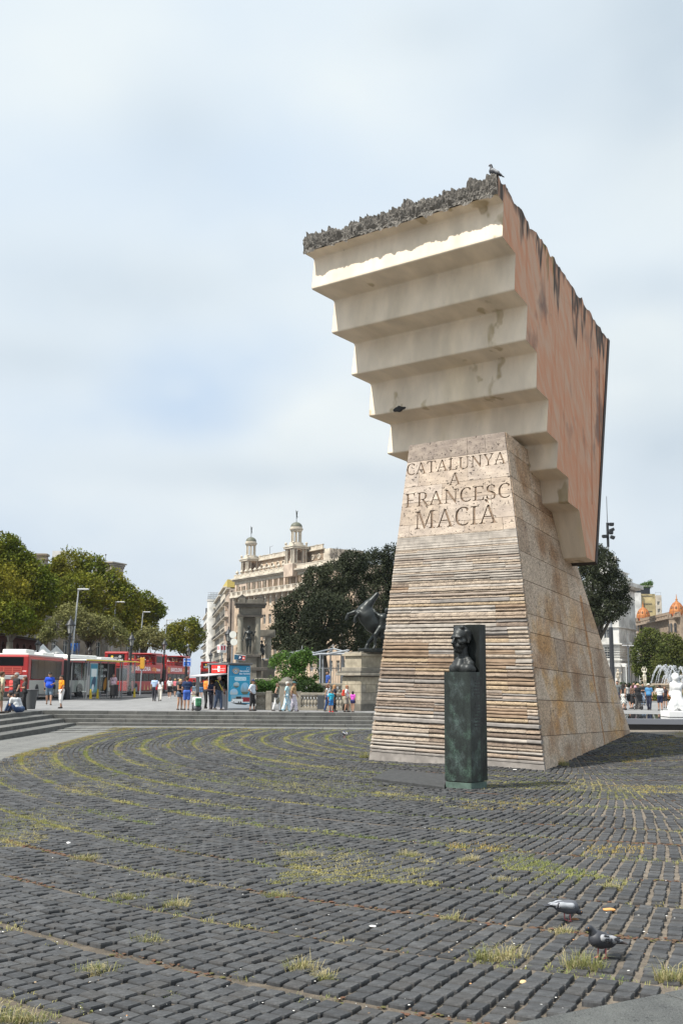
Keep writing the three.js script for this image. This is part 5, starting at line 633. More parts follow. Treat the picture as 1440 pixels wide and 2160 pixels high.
{ // pedestal of stone blocks with a rearing horse and its tamer
  const c = atY(761, 0, 56.4), yaw = 0.70, t = thing('statue_pedestal', 'pale stone pedestal of ashlar blocks under the rearing bronze horse', 'pedestal', c, yaw), R = rng(8), w = 2.9, d = 1.56; // corner at the origin: right face runs +x, left face runs -z turned
  const bx = (W, H, D, y, n, m, o = 0) => P(t, n, rbox(W, H, D, 0.02, w / 2, y, -d / 2), m);
  bx(w + 0.1, 0.36, d + 0.1, 0.18, 'base', stoneD); bx(w + 0.03, 0.2, d + 0.03, 0.46, 'base', stoneG); bx(w - 0.05, 1.3, d - 0.05, 1.2, 'core', stoneD);
  for (let r = 0; r < 3; r++) { const y = 0.76 + r * 0.415, cut = (L, s) => { const o = []; let a = 0; while (a < L - 0.05) { let l = (a === 0 && s) ? 0.35 : 0.72; if (L - a - l < 0.2) l = L - a; o.push([a, l]); a += l; } return o; };
    for (const [a, l] of cut(w, r % 2)) P(t, 'stone', rbox(l - 0.012, 0.402, 0.06, 0.008, a + l / 2, y, -0.012 + 0.004 * R()), R() < 0.4 ? stoneL : stoneG); for (const [a, l] of cut(d - 0.05, (r + 1) % 2)) P(t, 'stone', rbox(0.06, 0.402, l - 0.012, 0.008, 0.012 - 0.004 * R(), y, -a - l / 2 - 0.03), stoneL); }
  bx(w + 0.5, 0.13, d + 0.5, 1.93, 'cornice', stoneG); bx(w + 0.42, 0.1, d + 0.42, 2.045, 'cornice', stoneD); bx(w + 0.06, 0.2, d + 0.06, 2.2, 'moulding', stoneG); bx(w - 0.2, 0.62, d - 0.2, 2.6, 'upper_block', stoneL); bx(w + 0.04, 0.13, d + 0.04, 2.97, 'upper_cornice', stoneL); bx(w - 0.15, 0.1, d - 0.15, 3.08, 'upper_cornice', stoneG);
  const top = EYE + (1432.3 - 1358) * 57 / FOC, q = (X, Y, z = 0) => [(X - 700) / 321, (1140 - Y) / 321, z], l = (a, b, ra, rb) => [...q(...a), ...q(...b), ra, rb];
  const g = thing('horse_statue', 'dark bronze statue of a rearing horse held by a standing man', 'statue', [0, 0, 0]); g.position.copy(at(700 + 700 / 8.307, 1220 + 1140 / 8.307, 57)); g.position.y = 3.13 + 0.12;
  P(g, 'plinth', rbox(2.4, 0.2, 1.0, 0.05, 0.45, -0.04, -0.1), bronze);
  P(g, 'horse', body([l([570, 500], [620, 560], 0.42, 0.5), l([620, 560], [720, 690], 0.5, 0.5), l([720, 690], [880, 800, -0.1], 0.48, 0.46), l([565, 460], [645, 350], 0.38, 0.24), l([630, 350], [700, 285], 0.235, 0.17), l([700, 280], [785, 170], 0.165, 0.11), l([690, 330], [720, 270], 0.09, 0.1), l([608, 345], [622, 296], 0.06, 0.02), l([655, 330], [668, 285], 0.05, 0.02), l([705, 300], [775, 225], 0.11, 0.06), l([775, 225], [800, 185], 0.06, 0.045), l([575, 420], [615, 350], 0.16, 0.09), l([520, 500, 0.12], [400, 490, 0.15], 0.2, 0.105), l([400, 490, 0.15], [285, 530, 0.15], 0.105, 0.08), l([285, 530, 0.15], [262, 580, 0.15], 0.08, 0.07), l([262, 580, 0.15], [252, 612, 0.15], 0.07, 0.1), l([560, 550, 0.25], [470, 520, 0.3], 0.22, 0.115), l([470, 520, 0.3], [410, 585, 0.3], 0.11, 0.08), l([410, 585, 0.3], [400, 620, 0.3], 0.06, 0.06), l([400, 620, 0.3], [398, 660, 0.3], 0.075, 0.1), l([870, 800, -0.2], [760, 900, -0.2], 0.34, 0.17), l([760, 900, -0.2], [660, 990, -0.15], 0.17, 0.09), l([660, 990, -0.15], [615, 1070, -0.1], 0.1, 0.08), l([615, 1070, -0.1], [600, 1130, -0.1], 0.09, 0.13), l([900, 800, -0.4], [930, 950, -0.4], 0.3, 0.12), l([930, 950, -0.4], [900, 1130, -0.4], 0.1, 0.1), l([910, 790, -0.3], [1000, 900, -0.4], 0.1, 0.05)], 0.05, 0.07), bronze);
  P(g, 'tamer', body([l([830, 560, 0.35], [960, 570, 0.3], 0.12, 0.13), l([890, 590, 0.35], [870, 690, 0.35], 0.22, 0.17), l([870, 690, 0.35], [860, 760, 0.35], 0.17, 0.2), l([830, 780, 0.4], [755, 880, 0.5], 0.17, 0.105), l([755, 880, 0.5], [748, 1060, 0.5], 0.105, 0.06), l([748, 1070, 0.5], [722, 1125, 0.6], 0.065, 0.06), l([885, 780, 0.35], [880, 930, 0.35], 0.17, 0.1), l([880, 930, 0.35], [890, 1100, 0.3], 0.1, 0.06), l([830, 560, 0.35], [745, 490, 0.25], 0.1, 0.06), l([960, 570, 0.3], [1010, 440, 0.2], 0.1, 0.06), l([925, 540, 0.35], [940, 500, 0.35], 0.075, 0.07), l([945, 478, 0.37], [948, 455, 0.37], 0.12, 0.11), l([745, 490, 0.25], [725, 440, 0.15], 0.055, 0.05)], 0.036, 0.05), bronze);
}
function nude(name, label, cat, pos, yaw, h, mat, arms) { // a standing woman, weight on one leg
  const t = thing(name, label, cat, pos, yaw), L = [[-0.09, 0.93, 0, 0.09, 0.93, 0, 0.12, 0.12], [0, 0.98, 0, 0, 1.12, 0, 0.13, 0.105], [0, 1.12, 0, 0, 1.3, 0.01, 0.105, 0.135], [-0.11, 1.36, 0, 0.11, 1.36, 0, 0.085, 0.085], [-0.07, 1.27, 0.1, -0.07, 1.27, 0.1, 0.06, 0.06], [0.07, 1.27, 0.1, 0.07, 1.27, 0.1, 0.06, 0.06], [0, 1.38, 0, 0, 1.52, 0.01, 0.055, 0.05], [0, 1.6, 0.02, 0, 1.67, 0, 0.085, 0.1], [0, 1.64, -0.06, 0, 1.64, -0.06, 0.08, 0.08], [-0.09, 0.9, 0, -0.07, 0.5, 0.03, 0.115, 0.068], [-0.07, 0.5, 0.03, -0.07, 0.08, 0, 0.066, 0.04], [0.09, 0.9, 0, 0.11, 0.5, 0.09, 0.115, 0.068], [0.11, 0.5, 0.09, 0.12, 0.08, 0.02, 0.066, 0.04], [-0.07, 0.05, 0, -0.07, 0.03, 0.13, 0.045, 0.03], [0.12, 0.05, 0.02, 0.13, 0.03, 0.15, 0.045, 0.03]];
  const arm = (s, a, b) => L.push([s * 0.2, 1.36, 0, ...a, 0.058, 0.045], [...a, ...b, 0.045, 0.03], [...b, b[0], b[1] - 0.06, b[2] + 0.03, 0.04, 0.03]);
  if (arms === 'up') { arm(-1, [-0.26, 1.62, 0], [-0.1, 1.86, 0]); arm(1, [0.26, 1.62, 0], [0.1, 1.86, 0]); } else { arm(-1, [-0.28, 1.08, 0], [-0.36, 0.86, 0.06]); arm(1, [0.3, 1.14, 0], [0.4, 1.38, 0.1]); }
  P(t, 'figure', body(L, 0.028, 0.05), mat); t.scale.setScalar(h / 1.77); return t;
}
{ // stone pylon with columns, niche and bronze statue
  const d = 75, k = d / FOC, hv = 1430.3, y = (v) => EYE + (hv - v) * k, t = thing('stone_pylon', 'dark stone pylon with two columns and a heavy cornice in front of the towers', 'pylon', atY(524, 0, d), 0.12); const s1 = stone([0.265, 0.24, 0.195], 'mottle', 0.6), s2 = stone([0.14, 0.125, 0.105], 'mottle', 0.6);
  const sl = (u0, u1, v0, v1, dep, m, n, z = 0) => P(t, n, rbox((u1 - u0) * k, (v1 - v0) * k, dep, 0.02, ((u0 + u1) / 2 - 524) * k, (y(v0) + y(v1)) / 2, z), m);
  sl(503, 546, 1300, 1385, 0.5, stone([0.33, 0.305, 0.255], 'mottle', 0.5), 'niche_wall', -0.5); sl(501, 549, 1283, 1300, 1.1, s1, 'upper_wall'); sl(498, 551, 1299, 1304, 1.35, s2, 'lower_cornice'); sl(494, 556, 1277.5, 1283.5, 1.6, s2, 'cornice'); sl(492, 558, 1275, 1278.5, 1.8, s2, 'cornice'); sl(502, 549, 1267, 1276, 1.1, s1, 'attic'); sl(500, 514, 1264, 1276, 1.2, s1, 'attic_block'); sl(537, 551, 1265, 1276, 1.2, s1, 'attic_block');
  for (const u of [507, 544]) P(t, 'gable', ext([[-0.32, 0], [0.32, 0], [0, 0.24]], 1.2).translate((u - 524) * k, y(1264), -0.6), s2);
  sl(493, 548, 1382, 1387, 1.7, s2, 'base_cornice'); sl(497, 540, 1387, 1440, 1.4, s1, 'base'); sl(530, 550, 1386, 1445, 1.2, s1, 'base', -0.2); sl(526, 562, 1408, 1415, 1.7, s2, 'base_cornice', -0.1);
  for (const u of [505, 541]) { const c = P(t, 'column', lathe([[0.25, 0], [0.25, 0.08], [0.215, 0.14], [0.21, 0.9], [0.185, (1378 - 1304) * k - 0.12], [0.23, (1378 - 1304) * k - 0.05], [0.25, (1378 - 1304) * k]], 18), stone([0.37, 0.34, 0.27], 'mottle', 0.6)); c.position.set((u - 524) * k, y(1378), 0.35); P(t, 'column_base', rbox(0.6, 0.16, 0.6, 0.02, (u - 524) * k, y(1380.5), 0.35), s1); }
  nude('bronze_statue', 'dark bronze statue of a nude woman holding a small bowl, between the pylon columns', 'statue', atY(522.5, y(1381), d - 0.75), 0.1, (1381 - 1322) * k, bronze);
  const w = thing('stone_column', 'single round stone column on a plinth right of the pylon', 'column', atY(564, 0, 77)); P(w, 'shaft', lathe([[0.27, y(1388)], [0.25, y(1386)], [0.235, y(1342)]], 18), stone([0.36, 0.33, 0.27], 'mottle', 0.6)); P(w, 'base', [rbox(1.3, y(1392), 0.8, 0.02, -0.15, y(1392) / 2, 0)], s1); P(w, 'architrave', rbox(1.3, 0.5, 0.9, 0.02, -0.15, y(1335), -0.1), s1);
  nude('bronze_statue', 'smaller dark bronze statue standing right behind the pylon', 'statue', atY(551, y(1392), 76.5), 0.9, (1392 - 1350) * k, bronze);
}
{ // steel pergola
  const t = thing('steel_pergola', 'grey steel pergola frame with peaked roofs behind the bush', 'pergola', [0, 0, 0]), q = (u, v, d) => at(u, v, d), g = C([0.36, 0.38, 0.4], 0.45, { metalness: 0.4 });
  const posts = [[556, 1390, 80], [566, 1387, 79], [576, 1385, 78], [675, 1380, 66], [681, 1382, 68], [697, 1382, 72], [722, 1382, 70]]; for (const [u, v, d] of posts) { const a = q(u, v, d), b = a.clone(); b.y = 0; P(t, 'post', bar(b, a, 0.055, 0.055, 6), g); }
  const pr = (a, b, r = 0.05) => P(t, 'beam', bar(q(...a), q(...b), r, r, 6), g); pr([553, 1391, 80], [637, 1372, 72], 0.07); pr([637, 1372, 72], [675, 1379.5, 66]); pr([637, 1372, 72], [590, 1392, 66]); pr([675, 1379.5, 66], [740, 1379.5, 66], 0.08); pr([703, 1368, 69], [660, 1378, 66]); pr([703, 1368, 69], [735, 1377, 66]); pr([703, 1368, 69], [690, 1379, 72]); pr([690, 1380, 66], [735, 1371.5, 64], 0.06); pr([590, 1392, 66], [675, 1379.5, 66]); P(t, 'finial', bar(q(703, 1369, 69), q(703, 1359, 69), 0.03), g); P(t, 'finial', bar(q(637, 1373, 72), q(637, 1362, 72), 0.03), g);
  const rp = [[675, 1380.5, 66.2], [740, 1380.5, 66.2], [740, 1379, 78], [675, 1379, 78]].map((a) => q(...a)); P(t, 'roof_sheet', new ConvexGeometry([...rp, ...rp.map((p) => p.clone().add(V(0, -0.06, 0)))]), C([0.10, 0.105, 0.11], 0.5));
  const f = thing('iron_fence', 'dark iron railing panel in front of the trees under the pergola', 'fence', atY(655, 0, 74)); for (let i = 0; i < 22; i++) P(f, 'bar', bar([i * 0.16, 0.9, 0], [i * 0.16, 2.5, 0], 0.018, 0.018, 5), steelM); P(f, 'rail', [bar([0, 2.4, 0], [3.4, 2.4, 0], 0.025), bar([0, 1.0, 0], [3.4, 1.0, 0], 0.025)], steelM);
}
// ---- right side: pool, white statue, fountain, statues, masts
{
  const p = new THREE.Group(); p.name = 'reflecting_pool'; p.userData.kind = 'structure'; scene.add(p); const x0 = 9.6, x1 = 40, xc = (x0 + x1) / 2, w = x1 - x0;
  P(p, 'outer_wall', box(w, 1.2, 0.3, xc, -0.738, -45.72), C([0.012, 0.011, 0.012], 0.4)); P(p, 'coping', ext([[0, -0.14], [0.24, -0.13], [0.04, 0.085], [-0.3, 0.085], [-0.3, -0.14]], w).rotateY(Math.PI / 2).translate(x0, 0, 0).rotateY(0).translate(0, 0.0, -45.75), C([0.17, 0.18, 0.205], 0.3));
  const water = P(p, 'water', new THREE.PlaneGeometry(w, 7.4).rotateX(-Math.PI / 2).translate(xc, 0.045, -49.7), C([0.015, 0.018, 0.02], 0.04)); P(p, 'far_edge', box(w, 0.1, 0.3, xc, 0.0, -53.5), C([0.12, 0.12, 0.13], 0.5));
  const s = thing('kneeling_statue', 'smooth white stone statue of a kneeling nude woman seen from behind, by the pool', 'statue', atY(1425, 0.05, 49.5)); const wm = C([0.80, 0.80, 0.79], 0.45), k = 0.0025, q = (X, Y, z) => [(X - 1330) * k, (1055 - Y) * k + 0.3, z];
  P(s, 'base', [rbox(1.35, 0.26, 1.3, 0.02, 0.1, 0.13, -0.1)], wm);
  P(s, 'figure', body([[...q(1320, 455, 0.02), ...q(1318, 430, -0.02), 0.165, 0.17], [...q(1325, 540, 0), ...q(1322, 500, 0), 0.085, 0.08], [...q(1255, 580, 0), ...q(1400, 580, 0), 0.10, 0.10], [...q(1290, 640, 0), ...q(1370, 640, 0), 0.15, 0.15], [...q(1300, 760, 0.02), ...q(1355, 760, 0.02), 0.165, 0.165], [...q(1300, 850, 0.03), ...q(1355, 850, 0.03), 0.2, 0.2], [...q(1260, 940, 0.06), ...q(1255, 945, 0.02), 0.21, 0.2], [...q(1395, 940, 0.06), ...q(1400, 945, 0.02), 0.21, 0.2], [...q(1260, 960, 0), ...q(1250, 1000, -0.5), 0.17, 0.1], [...q(1400, 960, 0), ...q(1410, 1000, -0.5), 0.17, 0.1], [...q(1240, 1030, 0.1), ...q(1245, 1030, -0.45), 0.07, 0.08], [...q(1415, 1030, 0.1), ...q(1410, 1030, -0.45), 0.07, 0.08], [...q(1250, 590, -0.03), ...q(1240, 760, -0.22), 0.075, 0.06], [...q(1405, 590, -0.03), ...q(1420, 760, -0.22), 0.075, 0.06], [...q(1240, 760, -0.22), ...q(1310, 860, -0.34), 0.055, 0.05], [...q(1420, 760, -0.22), ...q(1350, 860, -0.34), 0.055, 0.05]], 0.028, 0.13), wm);
  P(s, 'hair_roll', new THREE.TorusGeometry(0.13, 0.05, 8, 20).rotateX(0.5).translate(...q(1318, 450, 0.03)), wm);
}
nude('stone_statue', 'pale stone statue of a woman with raised arms before the fountain', 'statue', atY(1358.5, 1.35, 98), 0, 1.55 * 1.0, C([0.55, 0.5, 0.41], 0.8), 'up');
{ const s = nude('stone_statue', 'pale stone figure half hidden behind the slope of the pedestal, below the white building', 'statue', atY(1303, 1.3, 98), 0.5, 1.5, C([0.55, 0.48, 0.38], 0.8)); for (const u of [1303, 1358.5]) { const t = thing('statue_block', u < 1330 ? 'square stone block under the half hidden stone figure' : 'square stone block under the stone woman with raised arms', 'block', atY(u, 0, 98)); P(t, 'block', rbox(1.1, 1.2, 1.0, 0.03, 0, 0.6, 0), stoneL); P(t, 'top', rbox(1.25, 0.14, 1.15, 0.03, 0, 1.28, 0), stoneL); } }
{
  const c = atY(1462, 0, 108), t = thing('fountain', 'round stone fountain with arching white water jets', 'fountain', c), st = stone([0.36, 0.29, 0.215], 'mottle', 0.5), wat = M([0.62, 0.65, 0.68], 0.5, { transmission: 0.35, thickness: 0 });
  P(t, 'basin', lathe([[0.1, 0.9], [4.6, 0.9], [4.6, 1.42], [5.0, 1.45], [5.05, 1.3], [4.85, 1.15], [4.75, 0.5], [5.2, 0.2], [5.3, 0]], 40), st); P(t, 'water', lathe([[0.01, 1.3], [4.6, 1.3]], 40), C([0.05, 0.06, 0.06], 0.06));
  const R = rng(61); const jet = (a, r0, r1, h) => { const g = [], N = 34, P0 = (s) => { const r = lerp(r0, r1, s); return [Math.sin(a) * r, 1.3 + 4 * h * s * (1 - s), Math.cos(a) * r]; };
    for (let i = 0; i < N; i++) { const s = i / N, A = P0(s), B = P0(s + 0.8 / N), w = 0.022 + 0.035 * s; g.push(bar(A, B, w, w, 5)); for (let q = 0; q < 3 + 5 * s; q++) { const z = s + R() / N, p = P0(z), sp = 0.03 + 0.16 * z; g.push(new THREE.TetrahedronGeometry(0.018 + 0.03 * R()).translate(p[0] + (R() - 0.5) * sp * 2, p[1] + (R() - 0.7) * sp * 2.4, p[2] + (R() - 0.5) * sp * 2)); } } P(t, 'water_jet', mg(g), wat).userData.kind = undefined; };
  for (let i = 0; i < 9; i++) { const a = -Math.PI / 2 - 1.5 + i * 0.36; jet(a, 4.3, 2.3, 1.9 + 0.1 * (i % 2)); } for (let i = 0; i < 6; i++) { const a = -Math.PI / 2 - 1.4 + i * 0.5; jet(a, 3.2, 2.2, 1.0); } for (let i = 0; i < 5; i++) jet(i * 1.25, 0.9, 0.5, 2.4);
}
{ // floodlight mast
  const d = 97, t = thing('floodlight_mast', 'tall mast with floodlights right of the monument', 'mast', atY(1291, 0, d)), y = (v) => EYE + (1436.3 - v) * d / FOC, g = C([0.2, 0.21, 0.22], 0.45, { metalness: 0.5 });
  P(t, 'lower_pole', bar([0, 0, 0], [0, y(1325), 0], 0.24, 0.19, 12), C([0.028, 0.03, 0.035], 0.45)); P(t, 'pole', [bar([0, y(1325), 0], [0, y(1155), 0], 0.13, 0.08, 10)], C([0.3, 0.31, 0.32], 0.5)); P(t, 'rod', bar([0, y(1102), 0], [0, y(1046), 0], 0.045, 0.03), g); P(t, 'head_frame', [bar([0, y(1155), 0], [0, y(1148), 0], 0.12), cyl(0.12, 0.12, (1150 - 1103) * d / FOC, 10, 0, (y(1150) + y(1103)) / 2, 0)], ironM);
  for (const [x, v, a, w] of [[0.28, 1106, 0, 0.34], [0.3, 1118, 0.4, 0.34], [0.24, 1124, 0, 0.28], [0.34, 1134, -0.35, 0.32], [-0.24, 1132, 0.05, 0.34]]) P(t, 'floodlight', mg([rbox(w * 1.3, 0.24, 0.38, 0.03), box(w, 0.05, 0.3, 0.02, -0.15, 0), bar([-x * 0.6, 0, 0], [0, 0, 0], 0.04)]).rotateZ(a).translate(x * 1.3, y(v), 0), ironM);
  const l = thing('double_lamp', 'slim lamp post with two arms before the white corner building', 'street light', atY(1326, 0, 104)); P(l, 'pole', bar([0, 0, 0], [0, 5.1, 0], 0.11, 0.07, 8), C([0.1, 0.11, 0.12], 0.5)); for (const s of [-1, 1]) P(l, 'lamp_head', mg([rbox(0.5, 0.1, 0.22, 0.03, s * 0.32, 5.15, 0), bar([0, 4.9, 0], [s * 0.2, 5.12, 0], 0.03)]), C([0.5, 0.5, 0.5], 0.5));
  const f = thing('white_post', 'thin white post left of the slim double lamp', 'post', atY(1320.5, 0, 100)); P(f, 'post', bar([0, 0, 0], [0, 3.2, 0], 0.06, 0.05, 8), C([0.6, 0.6, 0.58], 0.6)); P(f, 'knob', sph(0.08, 0, 3.22, 0, 8, 6), C([0.6, 0.6, 0.58], 0.6));
}
// ---------------------------------------------------------------- people
const SK = [[0.42, 0.24, 0.16], [0.36, 0.19, 0.12], [0.14, 0.075, 0.045], [0.48, 0.29, 0.21]].map((c) => M(c, 0.6));
const cloth = (c) => C(c, 0.85), HAIR = { dark: [0.02, 0.015, 0.012], brown: [0.07, 0.035, 0.018], grey: [0.30, 0.29, 0.27], blonde: [0.48, 0.34, 0.16], white: [0.5, 0.48, 0.44] };
function hand(p, dir, side, fist) { // palm, four unequal bent fingers and a thumb
  const d = V(...dir).normalize(), s = V(1, 0, 0).multiplyScalar(side), n = V().crossVectors(d, s).normalize(), a = V(...p), g = [], w = V().crossVectors(n, d).normalize();
  const palm = new THREE.BoxGeometry(0.075, 0.09, 0.028); palm.applyMatrix4(new THREE.Matrix4().makeBasis(w, d, n)); palm.translate(a.x + d.x * 0.04, a.y + d.y * 0.04, a.z + d.z * 0.04); g.push(palm);
  [[-0.029, 0.066], [-0.01, 0.078], [0.01, 0.073], [0.028, 0.055]].forEach(([o, l]) => { const b = a.clone().addScaledVector(d, 0.08).addScaledVector(w, o), m = b.clone().addScaledVector(d, l * 0.5).addScaledVector(n, -0.008), e = m.clone().addScaledVector(d, l * (fist ? 0.1 : 0.45)).addScaledVector(n, fist ? -0.035 : -0.02); g.push(bar(b, m, 0.009, 0.0085, 5), bar(m, e, 0.0085, 0.007, 5)); });
  const tb = a.clone().addScaledVector(d, 0.025).addScaledVector(w, side * -0.036), tm = tb.clone().addScaledVector(w, side * -0.022).addScaledVector(d, 0.03); g.push(bar(tb, tm, 0.011, 0.0095, 5), bar(tm, tm.clone().addScaledVector(d, 0.032).addScaledVector(n, -0.01), 0.0095, 0.008, 5)); return g;
}
function person(label, u, d, h, yaw, o = {}) {
  const t = thing('person', label, 'person', atY(u, o.y || 0, d), yaw), k = h / 1.75, sk = SK[o.skin || 0]; t.scale.setScalar(k); const f = o.fem ? 0.9 : 1, sit = o.sit, hy = sit ? 0.13 : 0.92, B = hy - 0.92, lean = o.lean ?? (sit ? 0.16 : 0.02), st = o.stride ?? 0.06;
  const T2 = (x, y, z = 0) => [x, y + B, z + lean * Math.max(0, y - 0.95) / 0.5]; // a point of the upper body
  const thin = o.thin ?? 1, sh = 0.185 * f, belly = (o.belly || 0);
  const legs = [-1, 1].map((s) => { const hx = s * 0.09; if (sit) return { hip: [hx, hy, 0.02], knee: [s * 0.15, 0.50, 0.36], ank: [s * 0.12, 0.09, 0.58] }; const z = s * st; return { hip: [hx, 0.92, 0], knee: [hx * 1.05, 0.49, z * 0.6 + 0.03], ank: [hx * 0.95, 0.085 + (z < -0.1 ? 0.03 : 0), z * 1.25 - 0.01] }; });
  const ap = o.arms || ['down', 'down'];
  const arms = [-1, 1].map((s, i) => { const S = T2(s * sh, 1.42), a = ap[i], z = S[2]; let e, w; if (a === 'down') { e = T2(s * (sh + 0.06), 1.15, -0.02 + s * st * 0.4); w = T2(s * (sh + 0.05), 0.90, 0.07 + s * st * 0.9); } else if (a === 'bent') { e = T2(s * (sh + 0.07), 1.16, -0.01); w = T2(s * 0.12, 1.12, 0.26); } else if (a === 'up') { e = T2(s * (sh + 0.05), 1.2, 0.14); w = T2(s * 0.09, 1.5, 0.16); } else if (a === 'hip') { e = T2(s * (sh + 0.17), 1.17, -0.05); w = T2(s * 0.19, 1.03, 0.05); } else if (a === 'knee') { e = T2(s * (sh + 0.03), 1.15, 0.2); w = [s * 0.08, 0.56, 0.36]; } else { e = T2(s * (sh + 0.04), 1.16, 0.05); w = T2(-s * 0.06, 1.17, 0.22); } return { S, e, w, z }; });
  const hd = T2(0, 1.63, 0.02 + (o.nod || 0) * 0.05), hl = [[...T2(0, 1.45, -0.01), ...T2(0, 1.56, 0.01), 0.055, 0.05], [hd[0], hd[1] - 0.01, hd[2] - 0.015, hd[0], hd[1] + 0.025, hd[2] - 0.015, 0.085, 0.09], [hd[0], hd[1] - 0.075, hd[2] + 0.04, hd[0], hd[1] - 0.02, hd[2] + 0.04, 0.05, 0.062], [hd[0], hd[1] + 0.0, hd[2] + 0.092, hd[0], hd[1] - 0.028, hd[2] + 0.108, 0.012, 0.017], [hd[0] + 0.085, hd[1] - 0.005, hd[2] - 0.01, hd[0] + 0.088, hd[1] - 0.03, hd[2] - 0.01, 0.02, 0.015], [hd[0] - 0.085, hd[1] - 0.005, hd[2] - 0.01, hd[0] - 0.088, hd[1] - 0.03, hd[2] - 0.01, 0.02, 0.015], [hd[0] - 0.02, hd[1] - 0.066, hd[2] + 0.083, hd[0] + 0.02, hd[1] - 0.066, hd[2] + 0.083, 0.012, 0.012]];
  const torso = (g) => [[...T2(-0.085 * f, 1.36), ...T2(0.085 * f, 1.36), 0.105 * f + g, 0.105 * f + g], [...T2(-0.06, 1.2, 0.01), ...T2(0.06, 1.2, 0.01), 0.105 * f * thin + g, 0.105 * f * thin + g], [...T2(-0.05, 1.06, 0.02 + belly * 0.05), ...T2(0.05, 1.06, 0.02 + belly * 0.05), 0.105 * thin + g + belly * 0.06, 0.105 * thin + g + belly * 0.06], [...T2(-sh + 0.03, 1.425), ...T2(sh - 0.03, 1.425), 0.06 + g, 0.06 + g]].concat(o.fem ? [[...T2(-0.07, 1.3, 0.085), ...T2(0.07, 1.3, 0.085), 0.055 + g, 0.055 + g]] : []);
  const pelvis = (g) => [[...T2(-0.075, 0.95), ...T2(0.075, 0.95), 0.115 + g + (o.fem ? 0.015 : 0), 0.115 + g + (o.fem ? 0.015 : 0)]];
  const cell = o.cell || 0.033; const mix = (a, b, q) => a.map((v, i) => lerp(v, b[i], q));
  const skin = [...hl, ...torso(-0.015), ...pelvis(-0.012)]; for (const a of arms) skin.push([...a.S, ...a.e, 0.052 * f, 0.042 * f], [...a.e, ...a.w, 0.042 * f, 0.03 * f]); for (const l of legs) skin.push([...l.hip, ...l.knee, 0.088, 0.058], [...l.knee, ...l.ank, 0.058, 0.038], [...mix(l.knee, l.ank, 0.15), ...mix(l.knee, l.ank, 0.45), 0.058, 0.056]);
  const bg = body(skin, cell, 0.03); bg.deleteAttribute('uv'); const hands = []; arms.forEach((a, i) => { const q = a.w.map((v, j) => v - a.e[j]); hands.push(...hand(a.w, q, i ? 1 : -1, ap[i] !== 'down')); });
  P(t, 'body', mg([bg, ...hands]), sk);
  const [tc, sl = 'short'] = o.top || [[0.6, 0.6, 0.58]]; const top = torso(0.016); if (sl !== 'none') for (const a of arms) { const q = sl === 'long' ? 1 : 0.62; top.push([...a.S, ...mix(a.S, a.e, q), 0.066 * f, 0.064 * f]); if (sl === 'long') top.push([...a.e, ...mix(a.e, a.w, 0.95), 0.058 * f, 0.045 * f]); }
  if (o.tunic) top.push([...T2(0, 1.0), ...T2(0, 0.92 - o.tunic, 0), 0.15, 0.19]); const tm = P(t, o.topName || 'shirt', body(top, cell, 0.035), typeof tc[0] === 'number' ? cloth(tc) : tc[0]);
  const [bt, bc] = o.bottom || ['trousers', [0.03, 0.035, 0.06]]; const bot = pelvis(0.016); const q = bt === 'shorts' ? 0.75 : bt === 'hotpants' ? 0.25 : 1; if (bt === 'skirt') bot.push([0, hy, 0, 0, hy - 0.4, 0.02, 0.15, 0.215]); else for (const l of legs) { bot.push([...l.hip, ...mix(l.hip, l.knee, Math.min(1, q + 0.02)), 0.108, bt === 'wide' ? 0.11 : lerp(0.108, 0.085, q)]); if (q === 1) bot.push([...l.knee, ...mix(l.knee, l.ank, bt === 'capri' ? 0.5 : 0.93), bt === 'wide' ? 0.11 : 0.078, bt === 'wide' ? 0.115 : 0.06]); } P(t, bt === 'skirt' ? 'skirt' : bt === 'shorts' || bt === 'hotpants' ? 'shorts' : 'trousers', body(bot, cell, 0.035), typeof bc[0] === 'number' ? cloth(bc) : bc[0]);
  legs.forEach((l, i) => P(t, 'shoe', body([[l.ank[0], 0.045 + (l.ank[1] - 0.085), l.ank[2] - 0.03, l.ank[0] + (i ? 0.02 : -0.02), 0.04 + (l.ank[1] - 0.085), l.ank[2] + 0.14, 0.048, 0.038]], 0.02, 0.02), cloth(o.shoes || [0.05, 0.04, 0.035])));
